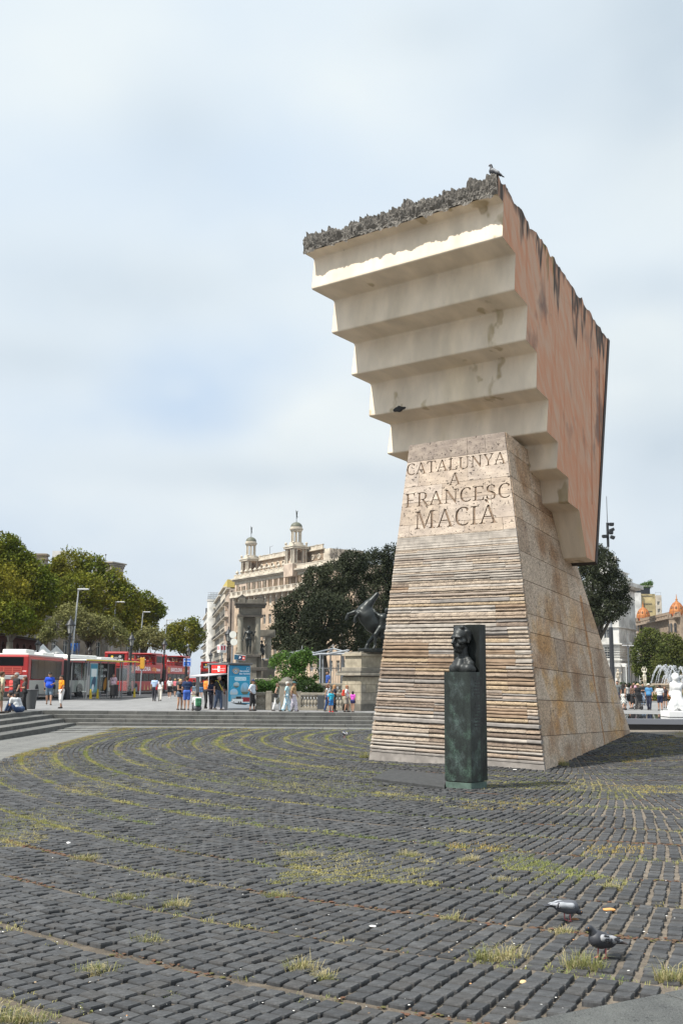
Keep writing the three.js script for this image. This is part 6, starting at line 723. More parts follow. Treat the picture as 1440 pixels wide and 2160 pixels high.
  const hc = o.hair || ['dark', 'short'], hm = cloth(Array.isArray(hc[0]) ? hc[0] : HAIR[hc[0]]), H = hd; const hr = [[H[0], H[1] + 0.035, H[2] - 0.035, H[0], H[1] + 0.045, H[2] - 0.005, 0.098, 0.085], [H[0], H[1] - 0.02, H[2] - 0.065, H[0], H[1] + 0.02, H[2] - 0.05, 0.065, 0.09]]; if (hc[1] === 'long') hr.push([H[0], H[1], H[2] - 0.06, H[0], H[1] - 0.26, H[2] - 0.085, 0.1, 0.085], [H[0] - 0.08, H[1], H[2] - 0.03, H[0] - 0.1, H[1] - 0.2, H[2] - 0.03, 0.04, 0.035], [H[0] + 0.08, H[1], H[2] - 0.03, H[0] + 0.1, H[1] - 0.2, H[2] - 0.03, 0.04, 0.035]); if (hc[1] === 'bob') hr.push([H[0], H[1], H[2] - 0.05, H[0], H[1] - 0.09, H[2] - 0.06, 0.105, 0.09]); if (hc[1] === 'bun') hr.push([H[0], H[1] + 0.1, H[2] - 0.08, H[0], H[1] + 0.11, H[2] - 0.09, 0.045, 0.04]); if (hc[1] !== 'cap' && hc[1] !== 'hat') P(t, 'hair', body(hr, 0.024, 0.03), hm);
  else { const hm2 = body(hr, 0.024, 0.03); P(t, 'hair', hm2, cloth(HAIR.brown)); P(t, hc[1], hc[1] === 'cap' ? mg([new THREE.SphereGeometry(0.108, 14, 7, 0, 6.3, 0, 1.5).translate(H[0], H[1] + 0.045, H[2] - 0.018), cyl(0.075, 0.085, 0.012, 12).scale(1, 1, 1.25).translate(H[0], H[1] + 0.055, H[2] + 0.11)]) : mg([new THREE.SphereGeometry(0.11, 14, 7, 0, 6.3, 0, 1.5).translate(H[0], H[1] + 0.05, H[2] - 0.01), cyl(0.19, 0.2, 0.015, 18).translate(H[0], H[1] + 0.06, H[2])]), hm); }
  if (o.glasses) P(t, 'sunglasses', mg([rbox(0.06, 0.035, 0.02, 0.008, H[0] - 0.037, H[1] + 0.01, H[2] + 0.088), rbox(0.06, 0.035, 0.02, 0.008, H[0] + 0.037, H[1] + 0.01, H[2] + 0.088), bar([H[0] - 0.085, H[1] + 0.015, H[2] + 0.085], [H[0] - 0.09, H[1] + 0.015, H[2] - 0.01], 0.005), bar([H[0] + 0.085, H[1] + 0.015, H[2] + 0.085], [H[0] + 0.09, H[1] + 0.015, H[2] - 0.01], 0.005)]), blackM);
  else for (const s of [-1, 1]) P(t, 'eye', sph(0.011, H[0] + s * 0.034, H[1] + 0.008, H[2] + 0.083, 6, 5), blackM);
  const A0 = T2(0, 1.24, -0.2); if (o.pack) { P(t, 'backpack', mg([rbox(0.3, 0.42, 0.17, 0.06, A0[0], A0[1], A0[2], 2), rbox(0.22, 0.2, 0.08, 0.03, A0[0], A0[1] - 0.08, A0[2] - 0.1, 2), ...[-1, 1].map((s) => bar(T2(s * 0.1, 1.42, -0.13), T2(s * 0.13, 1.5, 0.03), 0.02, 0.02, 5)), ...[-1, 1].map((s) => bar(T2(s * 0.13, 1.5, 0.03), T2(s * 0.13, 1.2, 0.155), 0.02, 0.02, 5))]), cloth(o.pack)); }
  if (o.bag) { const s = o.bagSide || 1, b = T2(s * 0.26, 0.98, -0.02); P(t, 'handbag', mg([rbox(0.12, 0.24, 0.3, 0.04, ...b), bar([b[0], b[1] + 0.1, b[2] + 0.1], T2(s * 0.14, 1.46, 0.04), 0.012), bar([b[0], b[1] + 0.1, b[2] - 0.1], T2(s * 0.14, 1.46, -0.08), 0.012)]), cloth(o.bag)); }
  if (o.strap) P(t, 'strap', mg([bar(T2(-0.15, 1.47, 0.08), T2(0.13, 1.0, 0.155), 0.022), bar(T2(-0.15, 1.47, -0.1), T2(0.13, 1.0, -0.13), 0.022), bar(T2(-0.15, 1.47, 0.08), T2(-0.15, 1.49, -0.1), 0.022)]), cloth(o.strap));
  return t;
}
const stripes = M([1, 1, 1], 0.85, { map: dtex(64, 64, (u) => (u * 10 % 1) < 0.5 ? [0.93, 0.72, 0.08] : [0.72, 0.1, 0.07]) }), pattern = (a, b, s = 6, sd = 3) => M([1, 1, 1], 0.85, { map: rt(dtex(64, 64, (u, v) => tn(u, v, 8, sd) > 0.5 ? a : b), s) });
const W = [0.68, 0.68, 0.67], K = [0.014, 0.014, 0.016], NV = [0.018, 0.03, 0.085], JN = [0.05, 0.085, 0.17], PI = Math.PI;
const ph = (px, d) => px * d / FOC;
person('man in a khaki shirt with a black backpack at the left edge', 4, 48.5, 1.9, -0.9 + PI, { top: [[0.52, 0.48, 0.33]], bottom: ['shorts', [pattern([0.55, 0.52, 0.42], [0.38, 0.37, 0.3])]], hair: ['brown', 'short'], pack: K, stride: 0.1, arms: ['down', 'bent'] });
person('tall man in a black shirt and sunglasses behind the couple sitting on the steps', 37, 51.5, 1.86, -0.75, { top: [K], bottom: ['trousers', K], hair: ['grey', 'short'], glasses: 1, arms: ['bent', 'down'] });
person('person in a red top half hidden behind the man in the black shirt', 29, 53.2, 1.74, -0.6, { top: [[0.5, 0.06, 0.05]], hair: [[0.3, 0.27, 0.22], 'short'], glasses: 1 });
person('woman with long brown hair and a dark top left of the litter bin', 55, 53.2, 1.68, -1.2, { fem: 1, top: [[0.055, 0.045, 0.04]], bottom: ['trousers', K], hair: [[0.09, 0.035, 0.02], 'long'], arms: ['fold', 'fold'] });
person('man in a white shirt and jeans sitting on the steps, head in hands', 43, 49.3, 1.76, -1.75, { sit: 1, top: [W], bottom: ['trousers', [0.025, 0.05, 0.12]], hair: ['dark', 'short'], lean: 0.3, nod: 0.8, arms: ['up', 'knee'] });
person('woman with long black hair sitting beside the man in the white shirt', 50, 50.3, 1.72, -1.5, { fem: 1, sit: 1, top: [[0.6, 0.6, 0.62]], bottom: ['trousers', JN], hair: ['dark', 'long'], glasses: 1, lean: 0.2, arms: ['knee', 'knee'], skin: 1 });
person('man in a bright blue polo shirt and denim shorts walking before the bus', 106, 63.5, ph(67, 63.5), 0.35, { top: [[0.012, 0.07, 0.52]], bottom: ['shorts', [0.12, 0.17, 0.22]], hair: [[0.02, 0.02, 0.02], 'cap'], glasses: 1, belly: 0.8, stride: 0.17, bag: K, bagSide: 1, arms: ['down', 'bent'], shoes: [0.1, 0.06, 0.04] });
person('man in a red and yellow striped shirt at the corner of the steps', 132, 57, ph(68, 57), -0.85, { top: [[stripes]], bottom: ['capri', W], hair: ['dark', 'short'], skin: 1, stride: 0.05 });
person('man in a pale pink shirt standing behind the black litter bin', 240, 85.5, ph(50, 85.5), 0.1, { top: [[0.62, 0.45, 0.5]], bottom: ['trousers', K], hair: [[0.1, 0.08, 0.07], 'short'], belly: 0.7, strap: K, cell: 0.04 });
person('man in a light blue shirt and dark trousers walking away hand in hand', 327, 76, ph(50, 76), PI, { top: [[0.38, 0.5, 0.68]], bottom: ['trousers', [0.03, 0.03, 0.04]], hair: ['dark', 'short'], stride: 0.09, cell: 0.038 });
person('woman all in white with long dark hair carrying a red bag', 339, 76, ph(47, 76), PI, { fem: 1, top: [W], bottom: ['trousers', [0.66, 0.62, 0.55]], hair: ['dark', 'long'], stride: 0.14, bag: [0.4, 0.02, 0.03], bagSide: 1, cell: 0.038 });
person('woman in a white top and black shorts walking away in the middle distance', 359, 86, ph(43, 86), PI, { fem: 1, top: [W], bottom: ['shorts', K], hair: [[0.12, 0.05, 0.03], 'bob'], stride: 0.07, shoes: W, cell: 0.04 });
person('blonde girl in a pink top and dark shorts, far off before the second tour bus', 370, 96, ph(36, 96), PI - 0.4, { fem: 1, top: [[0.6, 0.16, 0.19]], bottom: ['shorts', K], hair: ['blonde', 'bun'], stride: 0.1, cell: 0.045 });
person('woman in a grey hat and dark clothes behind the blonde woman in denim shorts', 377, 80, ph(45, 80), PI - 0.5, { fem: 1, top: [[0.06, 0.06, 0.065]], bottom: ['shorts', K], hair: [[0.25, 0.24, 0.23], 'cap'], stride: 0.08, shoes: [0.3, 0.34, 0.05], cell: 0.04 });
person('blonde woman in a black top and denim shorts standing near the step edge', 381, 55.8, ph(63, 55.8), 0.9, { fem: 1, top: [K, 'none'], bottom: ['hotpants', [0.09, 0.12, 0.16]], hair: ['blonde', 'bun'], arms: ['fold', 'bent'], stride: 0.05 });
person('man in a navy shirt and blue shorts with his back turned, near the step edge', 395.5, 55.6, ph(69, 55.6), PI + 0.25, { top: [[0.012, 0.03, 0.09]], bottom: ['shorts', [0.05, 0.12, 0.45]], hair: ['brown', 'short'], stride: 0.04, arms: ['bent', 'down'] });
person('man sitting on the steps with a green backpack on his white shirt', 419, 54.2, 1.75, PI + 0.35, { sit: 1, top: [W], bottom: ['trousers', [0.10, 0.10, 0.11]], hair: ['dark', 'short'], skin: 2, pack: [0.04, 0.17, 0.085], arms: ['knee', 'knee'], lean: 0.14 });
person('man in a black shirt far behind the seated man', 409.5, 98, ph(34, 98), PI, { top: [K], bottom: ['shorts', [0.2, 0.28, 0.36]], hair: ['dark', 'short'], shoes: [0.4, 0.5, 0.05], cell: 0.045 });
person('man in a dark vest and jeans far behind, left of the orange shirt', 425.5, 90, ph(37, 90), PI, { top: [[0.02, 0.025, 0.04], 'none'], bottom: ['shorts', [0.08, 0.16, 0.32]], hair: ['dark', 'short'], cell: 0.045 });
person('man in an orange shirt queueing at the kiosk', 435.5, 58.8, ph(66, 58.8), PI - 0.9, { top: [[0.72, 0.22, 0.03]], bottom: ['trousers', K], hair: ['dark', 'short'], skin: 1 });
person('person in a navy hooded top and grey cap queueing at the kiosk', 446.5, 57.2, ph(61, 57.2), PI - 0.6, { top: [[0.018, 0.028, 0.075], 'long'], bottom: ['trousers', [0.035, 0.035, 0.05]], hair: [[0.12, 0.12, 0.13], 'cap'], stride: 0.05 });
person('dark haired woman in a pale top standing further back under the awning', 449, 62, ph(64, 62), 0.3, { fem: 1, top: [[0.5, 0.46, 0.4]], bottom: ['trousers', K], hair: ['dark', 'bun'] });
person('grey haired man in a black shirt with a yellow strap before the kiosk', 461.5, 55.9, ph(71, 55.9), 0.9, { top: [K], bottom: ['trousers', [0.035, 0.055, 0.1]], hair: ['grey', 'short'], strap: [0.6, 0.5, 0.06], stride: 0.12 });
person('man in a dark green shirt right beside the kiosk wall', 470, 57, ph(62, 57), PI - 0.7, { top: [[0.06, 0.09, 0.065]], bottom: ['trousers', [0.05, 0.09, 0.16]], hair: ['dark', 'short'] });
person('man in a white shirt, black shorts and dark cap before the blue poster', 533, 55, ph(64, 55), 1.15, { top: [[0.6, 0.66, 0.74]], bottom: ['capri', K], hair: [[0.02, 0.03, 0.08], 'cap'], skin: 1, arms: ['hip', 'up'], belly: 0.3 });
person('woman in a grey patterned tunic and white trousers walking right', 584.5, 54.6, ph(58, 54.6), 1.45, { fem: 1, top: [[pattern([0.62, 0.6, 0.54], [0.22, 0.21, 0.19], 8)], 'none'], tunic: 0.28, bottom: ['trousers', W], hair: [[0.13, 0.09, 0.06], 'short'], stride: 0.17, arms: ['hip', 'hip'], bag: K, bagSide: -1 });
person('white haired woman in a pale blue shirt and pale trousers walking right', 605.5, 54.6, ph(61, 54.6), 1.4, { fem: 1, top: [[0.42, 0.62, 0.66]], bottom: ['wide', [pattern([0.86, 0.9, 0.92], [0.5, 0.74, 0.82], 4)]], hair: ['white', 'short'], stride: 0.14 });
person('person with a teal hat and a brown patterned shirt walking right', 619.5, 54.7, ph(61, 54.7), 1.3, { top: [[pattern([0.75, 0.64, 0.48], [0.5, 0.36, 0.24], 5)]], bottom: ['wide', [pattern([0.88, 0.86, 0.88], [0.66, 0.62, 0.7], 4)]], hair: [[0.035, 0.1, 0.11], 'cap'], stride: 0.12, skin: 1 });
person('woman with long brown hair, white vest and jeans beside the child', 691.5, 54.5, ph(57, 54.5), 1.1, { fem: 1, top: [W, 'none'], bottom: ['trousers', [0.03, 0.07, 0.19]], hair: [[0.11, 0.045, 0.025], 'long'], stride: 0.12, strap: K });
person('small boy in a turquoise shirt and blue shorts', 698.5, 54.0, ph(45, 54.0), 0.5, { top: [[0.03, 0.42, 0.58]], bottom: ['shorts', [0.04, 0.2, 0.5]], hair: ['dark', 'short'], shoes: [0.5, 0.03, 0.03], glasses: 1 });
person('blonde woman in a dark striped top behind the small boy', 705, 55.0, ph(55, 55.0), 1.6, { fem: 1, top: [[0.02, 0.022, 0.04]], bottom: ['trousers', K], hair: [[0.33, 0.18, 0.08], 'long'], arms: ['bent', 'bent'] });
person('woman in a white shirt and beige shorts with a red backpack', 731, 54.4, ph(55, 54.4), 1.35, { fem: 1, top: [W], bottom: ['shorts', [0.34, 0.31, 0.26]], hair: [[0.3, 0.13, 0.06], 'short'], pack: [0.5, 0.05, 0.03], stride: 0.08 });
person('girl with black hair and a magenta top seen from behind', 744, 54.3, ph(43, 54.3), PI - 0.35, { fem: 1, top: [[0.62, 0.09, 0.5]], bottom: ['hotpants', [0.03, 0.03, 0.12]], hair: ['dark', 'bob'] });
person('dark haired man in blue behind the upper balustrade', 692, 63.5, 1.7, -1.2, { y: 0.45, top: [[0.03, 0.08, 0.3]], hair: ['dark', 'short'], cell: 0.04 });
// right of the monument
person('person in a grey top half hidden behind the edge of the pedestal', 1301, 64, 1.7, -0.6, { top: [[0.1, 0.11, 0.11]], hair: ['dark', 'short'], pack: K, cell: 0.038 });
person('woman in a black vest and a black and white patterned skirt', 1313, 62, ph(55, 62), PI - 1.1, { fem: 1, top: [K, 'none'], bottom: ['skirt', [pattern([0.85, 0.85, 0.83], [0.04, 0.04, 0.05], 5)]], hair: ['dark', 'long'], stride: 0.15, cell: 0.036 });
person('woman in a pale vest and black shorts right of the patterned skirt', 1322, 64, ph(53, 64), PI + 0.7, { fem: 1, top: [[0.5, 0.48, 0.45], 'none'], bottom: ['shorts', K], hair: ['dark', 'bob'], stride: 0.12, cell: 0.038 });
person('woman in a brown patterned blouse leaning to the left', 1331, 65, ph(50, 65), PI - 0.8, { fem: 1, top: [[pattern([0.4, 0.3, 0.24], [0.2, 0.15, 0.12], 6)]], bottom: ['skirt', K], hair: ['brown', 'bob'], stride: 0.14, lean: 0.1, cell: 0.038 });
person('person in a pale pink shirt further behind the group of women', 1335, 80, ph(44, 80), 0, { top: [[0.7, 0.42, 0.5]], bottom: ['trousers', [0.3, 0.3, 0.33]], hair: ['dark', 'short'], cell: 0.042 });
person('woman in a black cardigan, grey trousers and a straw hat', 1343, 64, ph(52, 64), 0.25, { fem: 1, top: [K], bottom: ['wide', [pattern([0.42, 0.41, 0.4], [0.22, 0.22, 0.23], 7)]], hair: [[0.45, 0.33, 0.2], 'hat'], bag: K, bagSide: -1, belly: 0.4, cell: 0.038 });
person('man in a black polo shirt and jeans between the straw hat and the blue shirt', 1354, 74, ph(46, 74), -0.2, { top: [K], bottom: ['trousers', [0.18, 0.25, 0.34]], hair: ['dark', 'short'], arms: ['fold', 'fold'], cell: 0.04 });
person('man in a blue shirt and dark trousers with a pale cap', 1366.5, 62.5, ph(54, 62.5), -0.5, { top: [[0.06, 0.2, 0.38]], bottom: ['trousers', [0.015, 0.02, 0.045]], hair: [[0.5, 0.48, 0.44], 'cap'], belly: 0.4, stride: 0.07, cell: 0.036 });
person('man in a white shirt and navy shorts seen from behind, raising one hand', 1389.5, 61.5, ph(53, 61.5), PI, { top: [W], bottom: ['shorts', [0.012, 0.018, 0.05]], hair: ['dark', 'short'], skin: 1, arms: ['down', 'up'], cell: 0.036 });
person('person in dark clothes with orange on the shirt behind the man in white', 1400, 68, ph(45, 68), -0.3, { fem: 1, top: [[0.03, 0.02, 0.025]], bottom: ['shorts', K], hair: ['brown', 'long'], bag: [0.5, 0.15, 0.04], cell: 0.04 });
{ const t = thing('pushchair', 'dark folding pushchair in front of the straw hat woman', 'pushchair', atY(1350, 0, 63), 0.4); P(t, 'frame', mg([bar([-0.25, 0.1, 0.3], [-0.25, 1.0, -0.35], 0.018), bar([0.25, 0.1, 0.3], [0.25, 1.0, -0.35], 0.018), bar([-0.25, 0.1, -0.3], [-0.25, 0.6, 0.1], 0.018), bar([0.25, 0.1, -0.3], [0.25, 0.6, 0.1], 0.018), bar([-0.25, 1.0, -0.35], [0.25, 1.0, -0.35], 0.02)]), ironM); P(t, 'seat', mg([rbox(0.42, 0.08, 0.4, 0.03, 0, 0.45, 0), rbox(0.42, 0.5, 0.08, 0.03, 0, 0.68, -0.18)]), blackM); for (const x of [-0.27, 0.27]) for (const z of [-0.3, 0.3]) P(t, 'wheel', new THREE.TorusGeometry(0.085, 0.025, 6, 12).rotateY(PI / 2).translate(x, 0.11, z), tyreM); }
// passengers on the open decks (a few pixels each)
{ const R = rng(15), proto = (c, hc) => { const t = thing('passenger', 'small passenger on the open upper deck of a red tour bus', 'person', [0, -50, 0], 0, 'passengers on the open upper decks'); P(t, 'body', body([[0, 0.62, 0, 0, 0.66, 0, 0.09, 0.09], [0, 0.45, 0, 0, 0.56, 0, 0.05, 0.05], [-0.17, 0.4, 0, -0.22, 0.15, 0.1, 0.05, 0.04], [0.17, 0.4, 0, 0.22, 0.15, 0.1, 0.05, 0.04]], 0.045, 0.03), SK[0]); P(t, 'shirt', body([[-0.1, 0.38, 0, 0.1, 0.38, 0, 0.11, 0.11], [-0.06, 0.1, 0, 0.06, 0.1, 0, 0.13, 0.13]], 0.045, 0.04), cloth(c)); P(t, 'hair', body([[0, 0.68, -0.03, 0, 0.7, -0.01, 0.1, 0.09]], 0.04, 0.03), cloth(hc)); return t; };
  const ps = [proto([0.6, 0.6, 0.58], HAIR.dark), proto([0.65, 0.2, 0.04], HAIR.brown), proto([0.1, 0.15, 0.3], HAIR.grey), proto([0.5, 0.42, 0.3], HAIR.blonde)], usedP = new Set();
  const put = (i, pos) => { if (!usedP.has(i)) { usedP.add(i); ps[i].position.copy(pos); ps[i].rotation.y = PI + 0.2; } else copyOf(ps[i], 'passenger', null, pos, PI - 0.2); };
  for (let b = 0; b < 2; b++) { const A = b ? atY(351, 0, 119) : atY(269, 0, 106), B = b ? atY(404, 0, 131) : atY(345, 0, 117.5), dir = B.clone().sub(A).normalize(), right = V(-dir.z, 0, dir.x); for (let i = 0; i < 8; i++) { const p = A.clone().addScaledVector(dir, 1.6 + i * 0.95).addScaledVector(right, i % 2 ? -0.5 : -0.95 - 0.6 * R()); p.y = 3.12; put(Math.floor(R() * 4) % 4, p); } }
  ps.forEach((p, i) => { if (!usedP.has(i)) scene.remove(p); });
}
// ---------------------------------------------------------------- trees and bushes
function clumpGeo(seed, n = 8, r = 0.5, s = 0.3) { const R = rng(seed), g = []; for (let i = 0; i < n; i++) { const p = new THREE.PlaneGeometry(s, s * 0.8, 1, 1); p.rotateX(R() * 6.3).rotateY(R() * 6.3).rotateZ(R() * 6.3); const a = V(R() - 0.5, R() - 0.5, R() - 0.5).multiplyScalar(2 * r); g.push(p.translate(a.x, a.y, a.z)); } return mg(g); }
const clumps = [1, 2, 3].map((k) => clumpGeo(k));
const leafBase = M([1, 1, 1], 0.8, { side: THREE.DoubleSide, transmission: 0.25, thickness: 0, specularIntensity: 0.25 }), barkM = stone([0.12, 0.10, 0.075], 'streak', 1), barkPale = stone([0.25, 0.235, 0.19], 'mottle', 1);
function tree(name, label, cat, d, blobs, trunkU, cols, o = {}) {
  const R = rng(o.seed || Math.round(trunkU * 7 + d)), base = atY(trunkU, 0, d), t = thing(name, label, cat, base), k = d / FOC, lv = [[], [], []], ls = o.leaf || 0.55;
  const cs = blobs.map(([u, v, ru, rv, dd = 0]) => ({ c: at(u, v, d + dd).sub(base), rx: ru * k, ry: rv * k, rz: (o.flat || 0.85) * ru * k }));
  for (const b of cs) {
    const n = Math.round((o.dens || 1) * 62 * (b.rx * b.ry + b.rx * b.rz + b.ry * b.rz) / 3 / (ls * ls) * 0.6);
    for (let i = 0; i < n; i++) {
      const y = 2 * R() - 1, a = R() * 6.283, q = Math.sqrt(1 - y * y), dx = q * Math.cos(a), dz = q * Math.sin(a); let r = 0.45 + 0.55 * Math.cbrt(R());
      const lump = fbm((b.c.x + dx * b.rx) * 0.55, (b.c.y + y * b.ry) * 0.55, (b.c.z + dz * b.rz) * 0.55, 3); r *= 0.78 + 0.5 * (lump - 0.25);
      const p = V(b.c.x + dx * b.rx * r, b.c.y + y * b.ry * r, b.c.z + dz * b.rz * r); if (fbm(p.x * 0.9 + 7, p.y * 0.9, p.z * 0.9, 2) < (o.gap ?? 0.31)) continue;
      lv[i % 3].push([p, R(), R(), R(), 0.6 + 0.7 * R()]);
    }
    for (let i = 0; i < n * 0.05; i++) { const a = R() * 6.283, y = 2 * R() - 1, q = Math.sqrt(1 - y * y), r = 1.0 + 0.12 * R(); lv[i % 3].push([V(b.c.x + q * Math.cos(a) * b.rx * r, b.c.y + y * b.ry * r, b.c.z + q * Math.sin(a) * b.rz * r), R(), R(), R(), 0.5 + 0.3 * R()]); }
  }
  const ob = new THREE.Object3D(); lv.forEach((L, j) => { if (!L.length) return; const im = new THREE.InstancedMesh(clumps[j], leafBase, L.length); L.forEach(([p, a, b, c, s], i) => { ob.position.copy(p); ob.rotation.set(a * 6, b * 6, c * 6); ob.scale.setScalar(s * ls); ob.updateMatrix(); im.setMatrixAt(i, ob.matrix); const w = clamp(fbm(p.x * 0.3, p.y * 0.3, p.z * 0.3 + 3, 2) * 1.6 - 0.3 + (a - 0.5) * 0.6), q = 0.75 + 0.5 * b; im.setColorAt(i, new THREE.Color().setRGB(...[0, 1, 2].map((z) => lerp(cols[0][z], cols[1][z], w) * q))); }); im.name = 'crown'; im.userData.kind = 'stuff'; im.castShadow = im.receiveShadow = true; t.add(im); });
  if (o.trunk !== 0) { const th = o.trunk || 0.32, top = V(cs[0].c.x * 0.2, (o.fork || 0.35) * Math.max(...cs.map((b) => b.c.y)), cs[0].c.z * 0.2), g = [bar([0, -0.1, 0], top, th, th * 0.75, 8)]; for (const b of cs) { const m = top.clone().lerp(b.c, 0.5).add(V((R() - 0.5) * 0.8, 0.4, (R() - 0.5) * 0.8)); g.push(bar(top, m, th * 0.42, th * 0.25, 6), bar(m, b.c, th * 0.25, th * 0.08, 5)); } P(t, 'trunk', mg(g), o.bark || barkM); }
  return t;
}
const plane = [[0.095, 0.128, 0.009], [0.215, 0.19, 0.018]], planeP = [[0.15, 0.165, 0.05], [0.23, 0.22, 0.085]], oak = [[0.026, 0.034, 0.018], [0.068, 0.078, 0.042]], green = [[0.045, 0.11, 0.02], [0.12, 0.2, 0.04]];
tree('plane_tree', 'large olive green plane tree cut off by the left edge', 'tree', 96, [[20, 1190, 52, 52], [62, 1222, 50, 48], [5, 1250, 60, 60, -3], [70, 1272, 48, 46], [100, 1250, 32, 46], [22, 1300, 60, 40, -4], [10, 1150, 34, 26], [52, 1185, 26, 24], [-30, 1220, 60, 80], [60, 1322, 30, 18]], 20, plane, { bark: barkPale, trunk: 0.4, leaf: 0.5, dens: 0.9 });
tree('plane_tree', 'tallest green plane tree with a broad crown in the left background', 'tree', 122, [[150, 1196, 44, 38], [192, 1202, 36, 36], [122, 1212, 28, 32], [232, 1238, 42, 40], [170, 1250, 60, 48, -4], [262, 1268, 40, 40], [215, 1288, 46, 36, -4], [130, 1268, 40, 38], [245, 1310, 36, 28]], 196, plane, { trunk: 0.45, leaf: 0.6, dens: 0.9 });
tree('plane_tree', 'green plane tree sloping down to the right behind the street lights', 'tree', 142, [[300, 1282, 34, 36], [326, 1286, 22, 26], [290, 1312, 34, 34], [338, 1288, 14, 14], [275, 1332, 32, 24], [312, 1322, 24, 26]], 300, plane, { trunk: 0.4, leaf: 0.6 });
tree('plane_tree', 'small rounded tree at the far end of the avenue, right of the lanterns', 'tree', 190, [[393, 1332, 32, 26], [368, 1338, 26, 26], [417, 1342, 20, 20], [410, 1314, 13, 12], [388, 1360, 36, 18], [355, 1350, 22, 22]], 396, plane, { trunk: 0.4, leaf: 0.75 });
tree('pale_tree', 'pale grey green tree before the tall plane trees, above the bus roof', 'tree', 110, [[152, 1302, 40, 34], [122, 1326, 36, 28], [188, 1322, 38, 32], [225, 1326, 34, 30], [100, 1342, 22, 16], [250, 1344, 28, 20]], 165, planeP, { trunk: 0.2, leaf: 0.42, gap: 0.37, dens: 0.8, bark: barkPale });
tree('pale_tree', 'smaller pale green tree behind the open top buses', 'tree', 132, [[312, 1346, 30, 26], [282, 1352, 24, 22], [338, 1352, 22, 22]], 312, planeP, { trunk: 0.2, leaf: 0.5, gap: 0.37, dens: 0.8, bark: barkPale });
tree('holm_oak', 'dark holm oak with a wide drooping crown behind the bush', 'tree', 84, [[622, 1322, 52, 46], [604, 1288, 34, 32], [660, 1262, 50, 44], [712, 1216, 50, 40], [690, 1300, 66, 56, -2], [640, 1366, 52, 30, -2], [590, 1342, 30, 34], [735, 1265, 46, 56], [745, 1340, 50, 44], [745, 1188, 38, 30], [668, 1222, 30, 30]], 690, oak, { trunk: 0.5, leaf: 0.36, dens: 0.85 });
tree('holm_oak', 'dark holm oak behind the bronze horse, touching the monument', 'tree', 90, [[790, 1196, 44, 40], [826, 1176, 26, 32], [800, 1262, 50, 60], [830, 1300, 30, 70], [790, 1340, 50, 40], [850, 1240, 40, 60]], 800, oak, { trunk: 0.5, leaf: 0.36, dens: 0.85 });
tree('holm_oak', 'dark holm oak right of the monument under the floodlight mast', 'tree', 84, [[1262, 1196, 44, 42], [1296, 1236, 34, 36], [1236, 1232, 42, 60], [1308, 1270, 24, 26], [1280, 1284, 38, 30], [1244, 1300, 30, 34], [1256, 1168, 24, 20], [1226, 1325, 16, 18]], 1250, oak, { trunk: 0.45, leaf: 0.36, dens: 0.85 });
tree('plane_tree', 'dense green tree left of the fountain, before the domed building', 'tree', 152, [[1366, 1352, 30, 32], [1350, 1385, 24, 40], [1384, 1376, 32, 34], [1370, 1412, 34, 26]], 1366, [[0.05, 0.075, 0.018], [0.10, 0.115, 0.025]], { leaf: 0.6 });
tree('plane_tree', 'dense green tree at the right edge behind the fountain', 'tree', 146, [[1412, 1364, 30, 34], [1438, 1384, 32, 36], [1404, 1400, 32, 30], [1440, 1412, 36, 26], [1460, 1380, 30, 40]], 1425, [[0.05, 0.075, 0.018], [0.11, 0.12, 0.025]], { leaf: 0.6 });
tree('green_bush', 'bright green leafy bush in front of the steel pergola', 'bush', 62, [[602, 1400, 34, 26], [640, 1394, 28, 22], [614, 1430, 44, 26], [578, 1412, 20, 22], [654, 1420, 20, 24], [648, 1378, 12, 10]], 618, green, { trunk: 0.1, leaf: 0.26, dens: 0.9, fork: 0.3 });
tree('low_hedge', 'low green hedge behind the balustrade right of the kiosk', 'hedge', 59.5, [[550, 1447, 20, 11], [572, 1450, 14, 10], [538, 1450, 14, 10]], 552, green, { trunk: 0, leaf: 0.22, dens: 1.2, gap: 0.2 });
tree('low_hedge', 'dark green shrub behind the balustrade left of the women with the child', 'hedge', 60, [[645, 1450, 26, 12], [618, 1455, 16, 9], [668, 1453, 14, 9]], 645, [[0.03, 0.06, 0.016], [0.07, 0.1, 0.03]], { trunk: 0, leaf: 0.22, dens: 1.2, gap: 0.2 });
tree('clipped_hedge', 'dark clipped hedge beside the fountain basin, behind the people', 'hedge', 99, [[1335, 1451, 16, 9], [1360, 1451, 16, 9], [1315, 1451, 16, 9]], 1345, [[0.02, 0.05, 0.014], [0.04, 0.075, 0.02]], { trunk: 0, leaf: 0.4, dens: 1.4, gap: 0.1 });
{ const t = thing('flower_bed', 'low bed of yellow green plants below the fountain basin', 'plants', atY(1395, 0, 92)); const R = rng(3), im = new THREE.InstancedMesh(clumps[0], leafBase, 420), o = new THREE.Object3D(); for (let i = 0; i < 420; i++) { o.position.set((R() - 0.5) * 6, 0.1 + 0.35 * R(), (R() - 0.5) * 2); o.rotation.set(R() * 6, R() * 6, 0); o.scale.setScalar(0.45); o.updateMatrix(); im.setMatrixAt(i, o.matrix); const r = R() < 0.35; im.setColorAt(i, new THREE.Color().setRGB(r ? 0.3 : 0.12, r ? 0.12 : 0.15, 0.035)); } im.name = 'plants'; im.userData.kind = 'stuff'; t.add(im); }
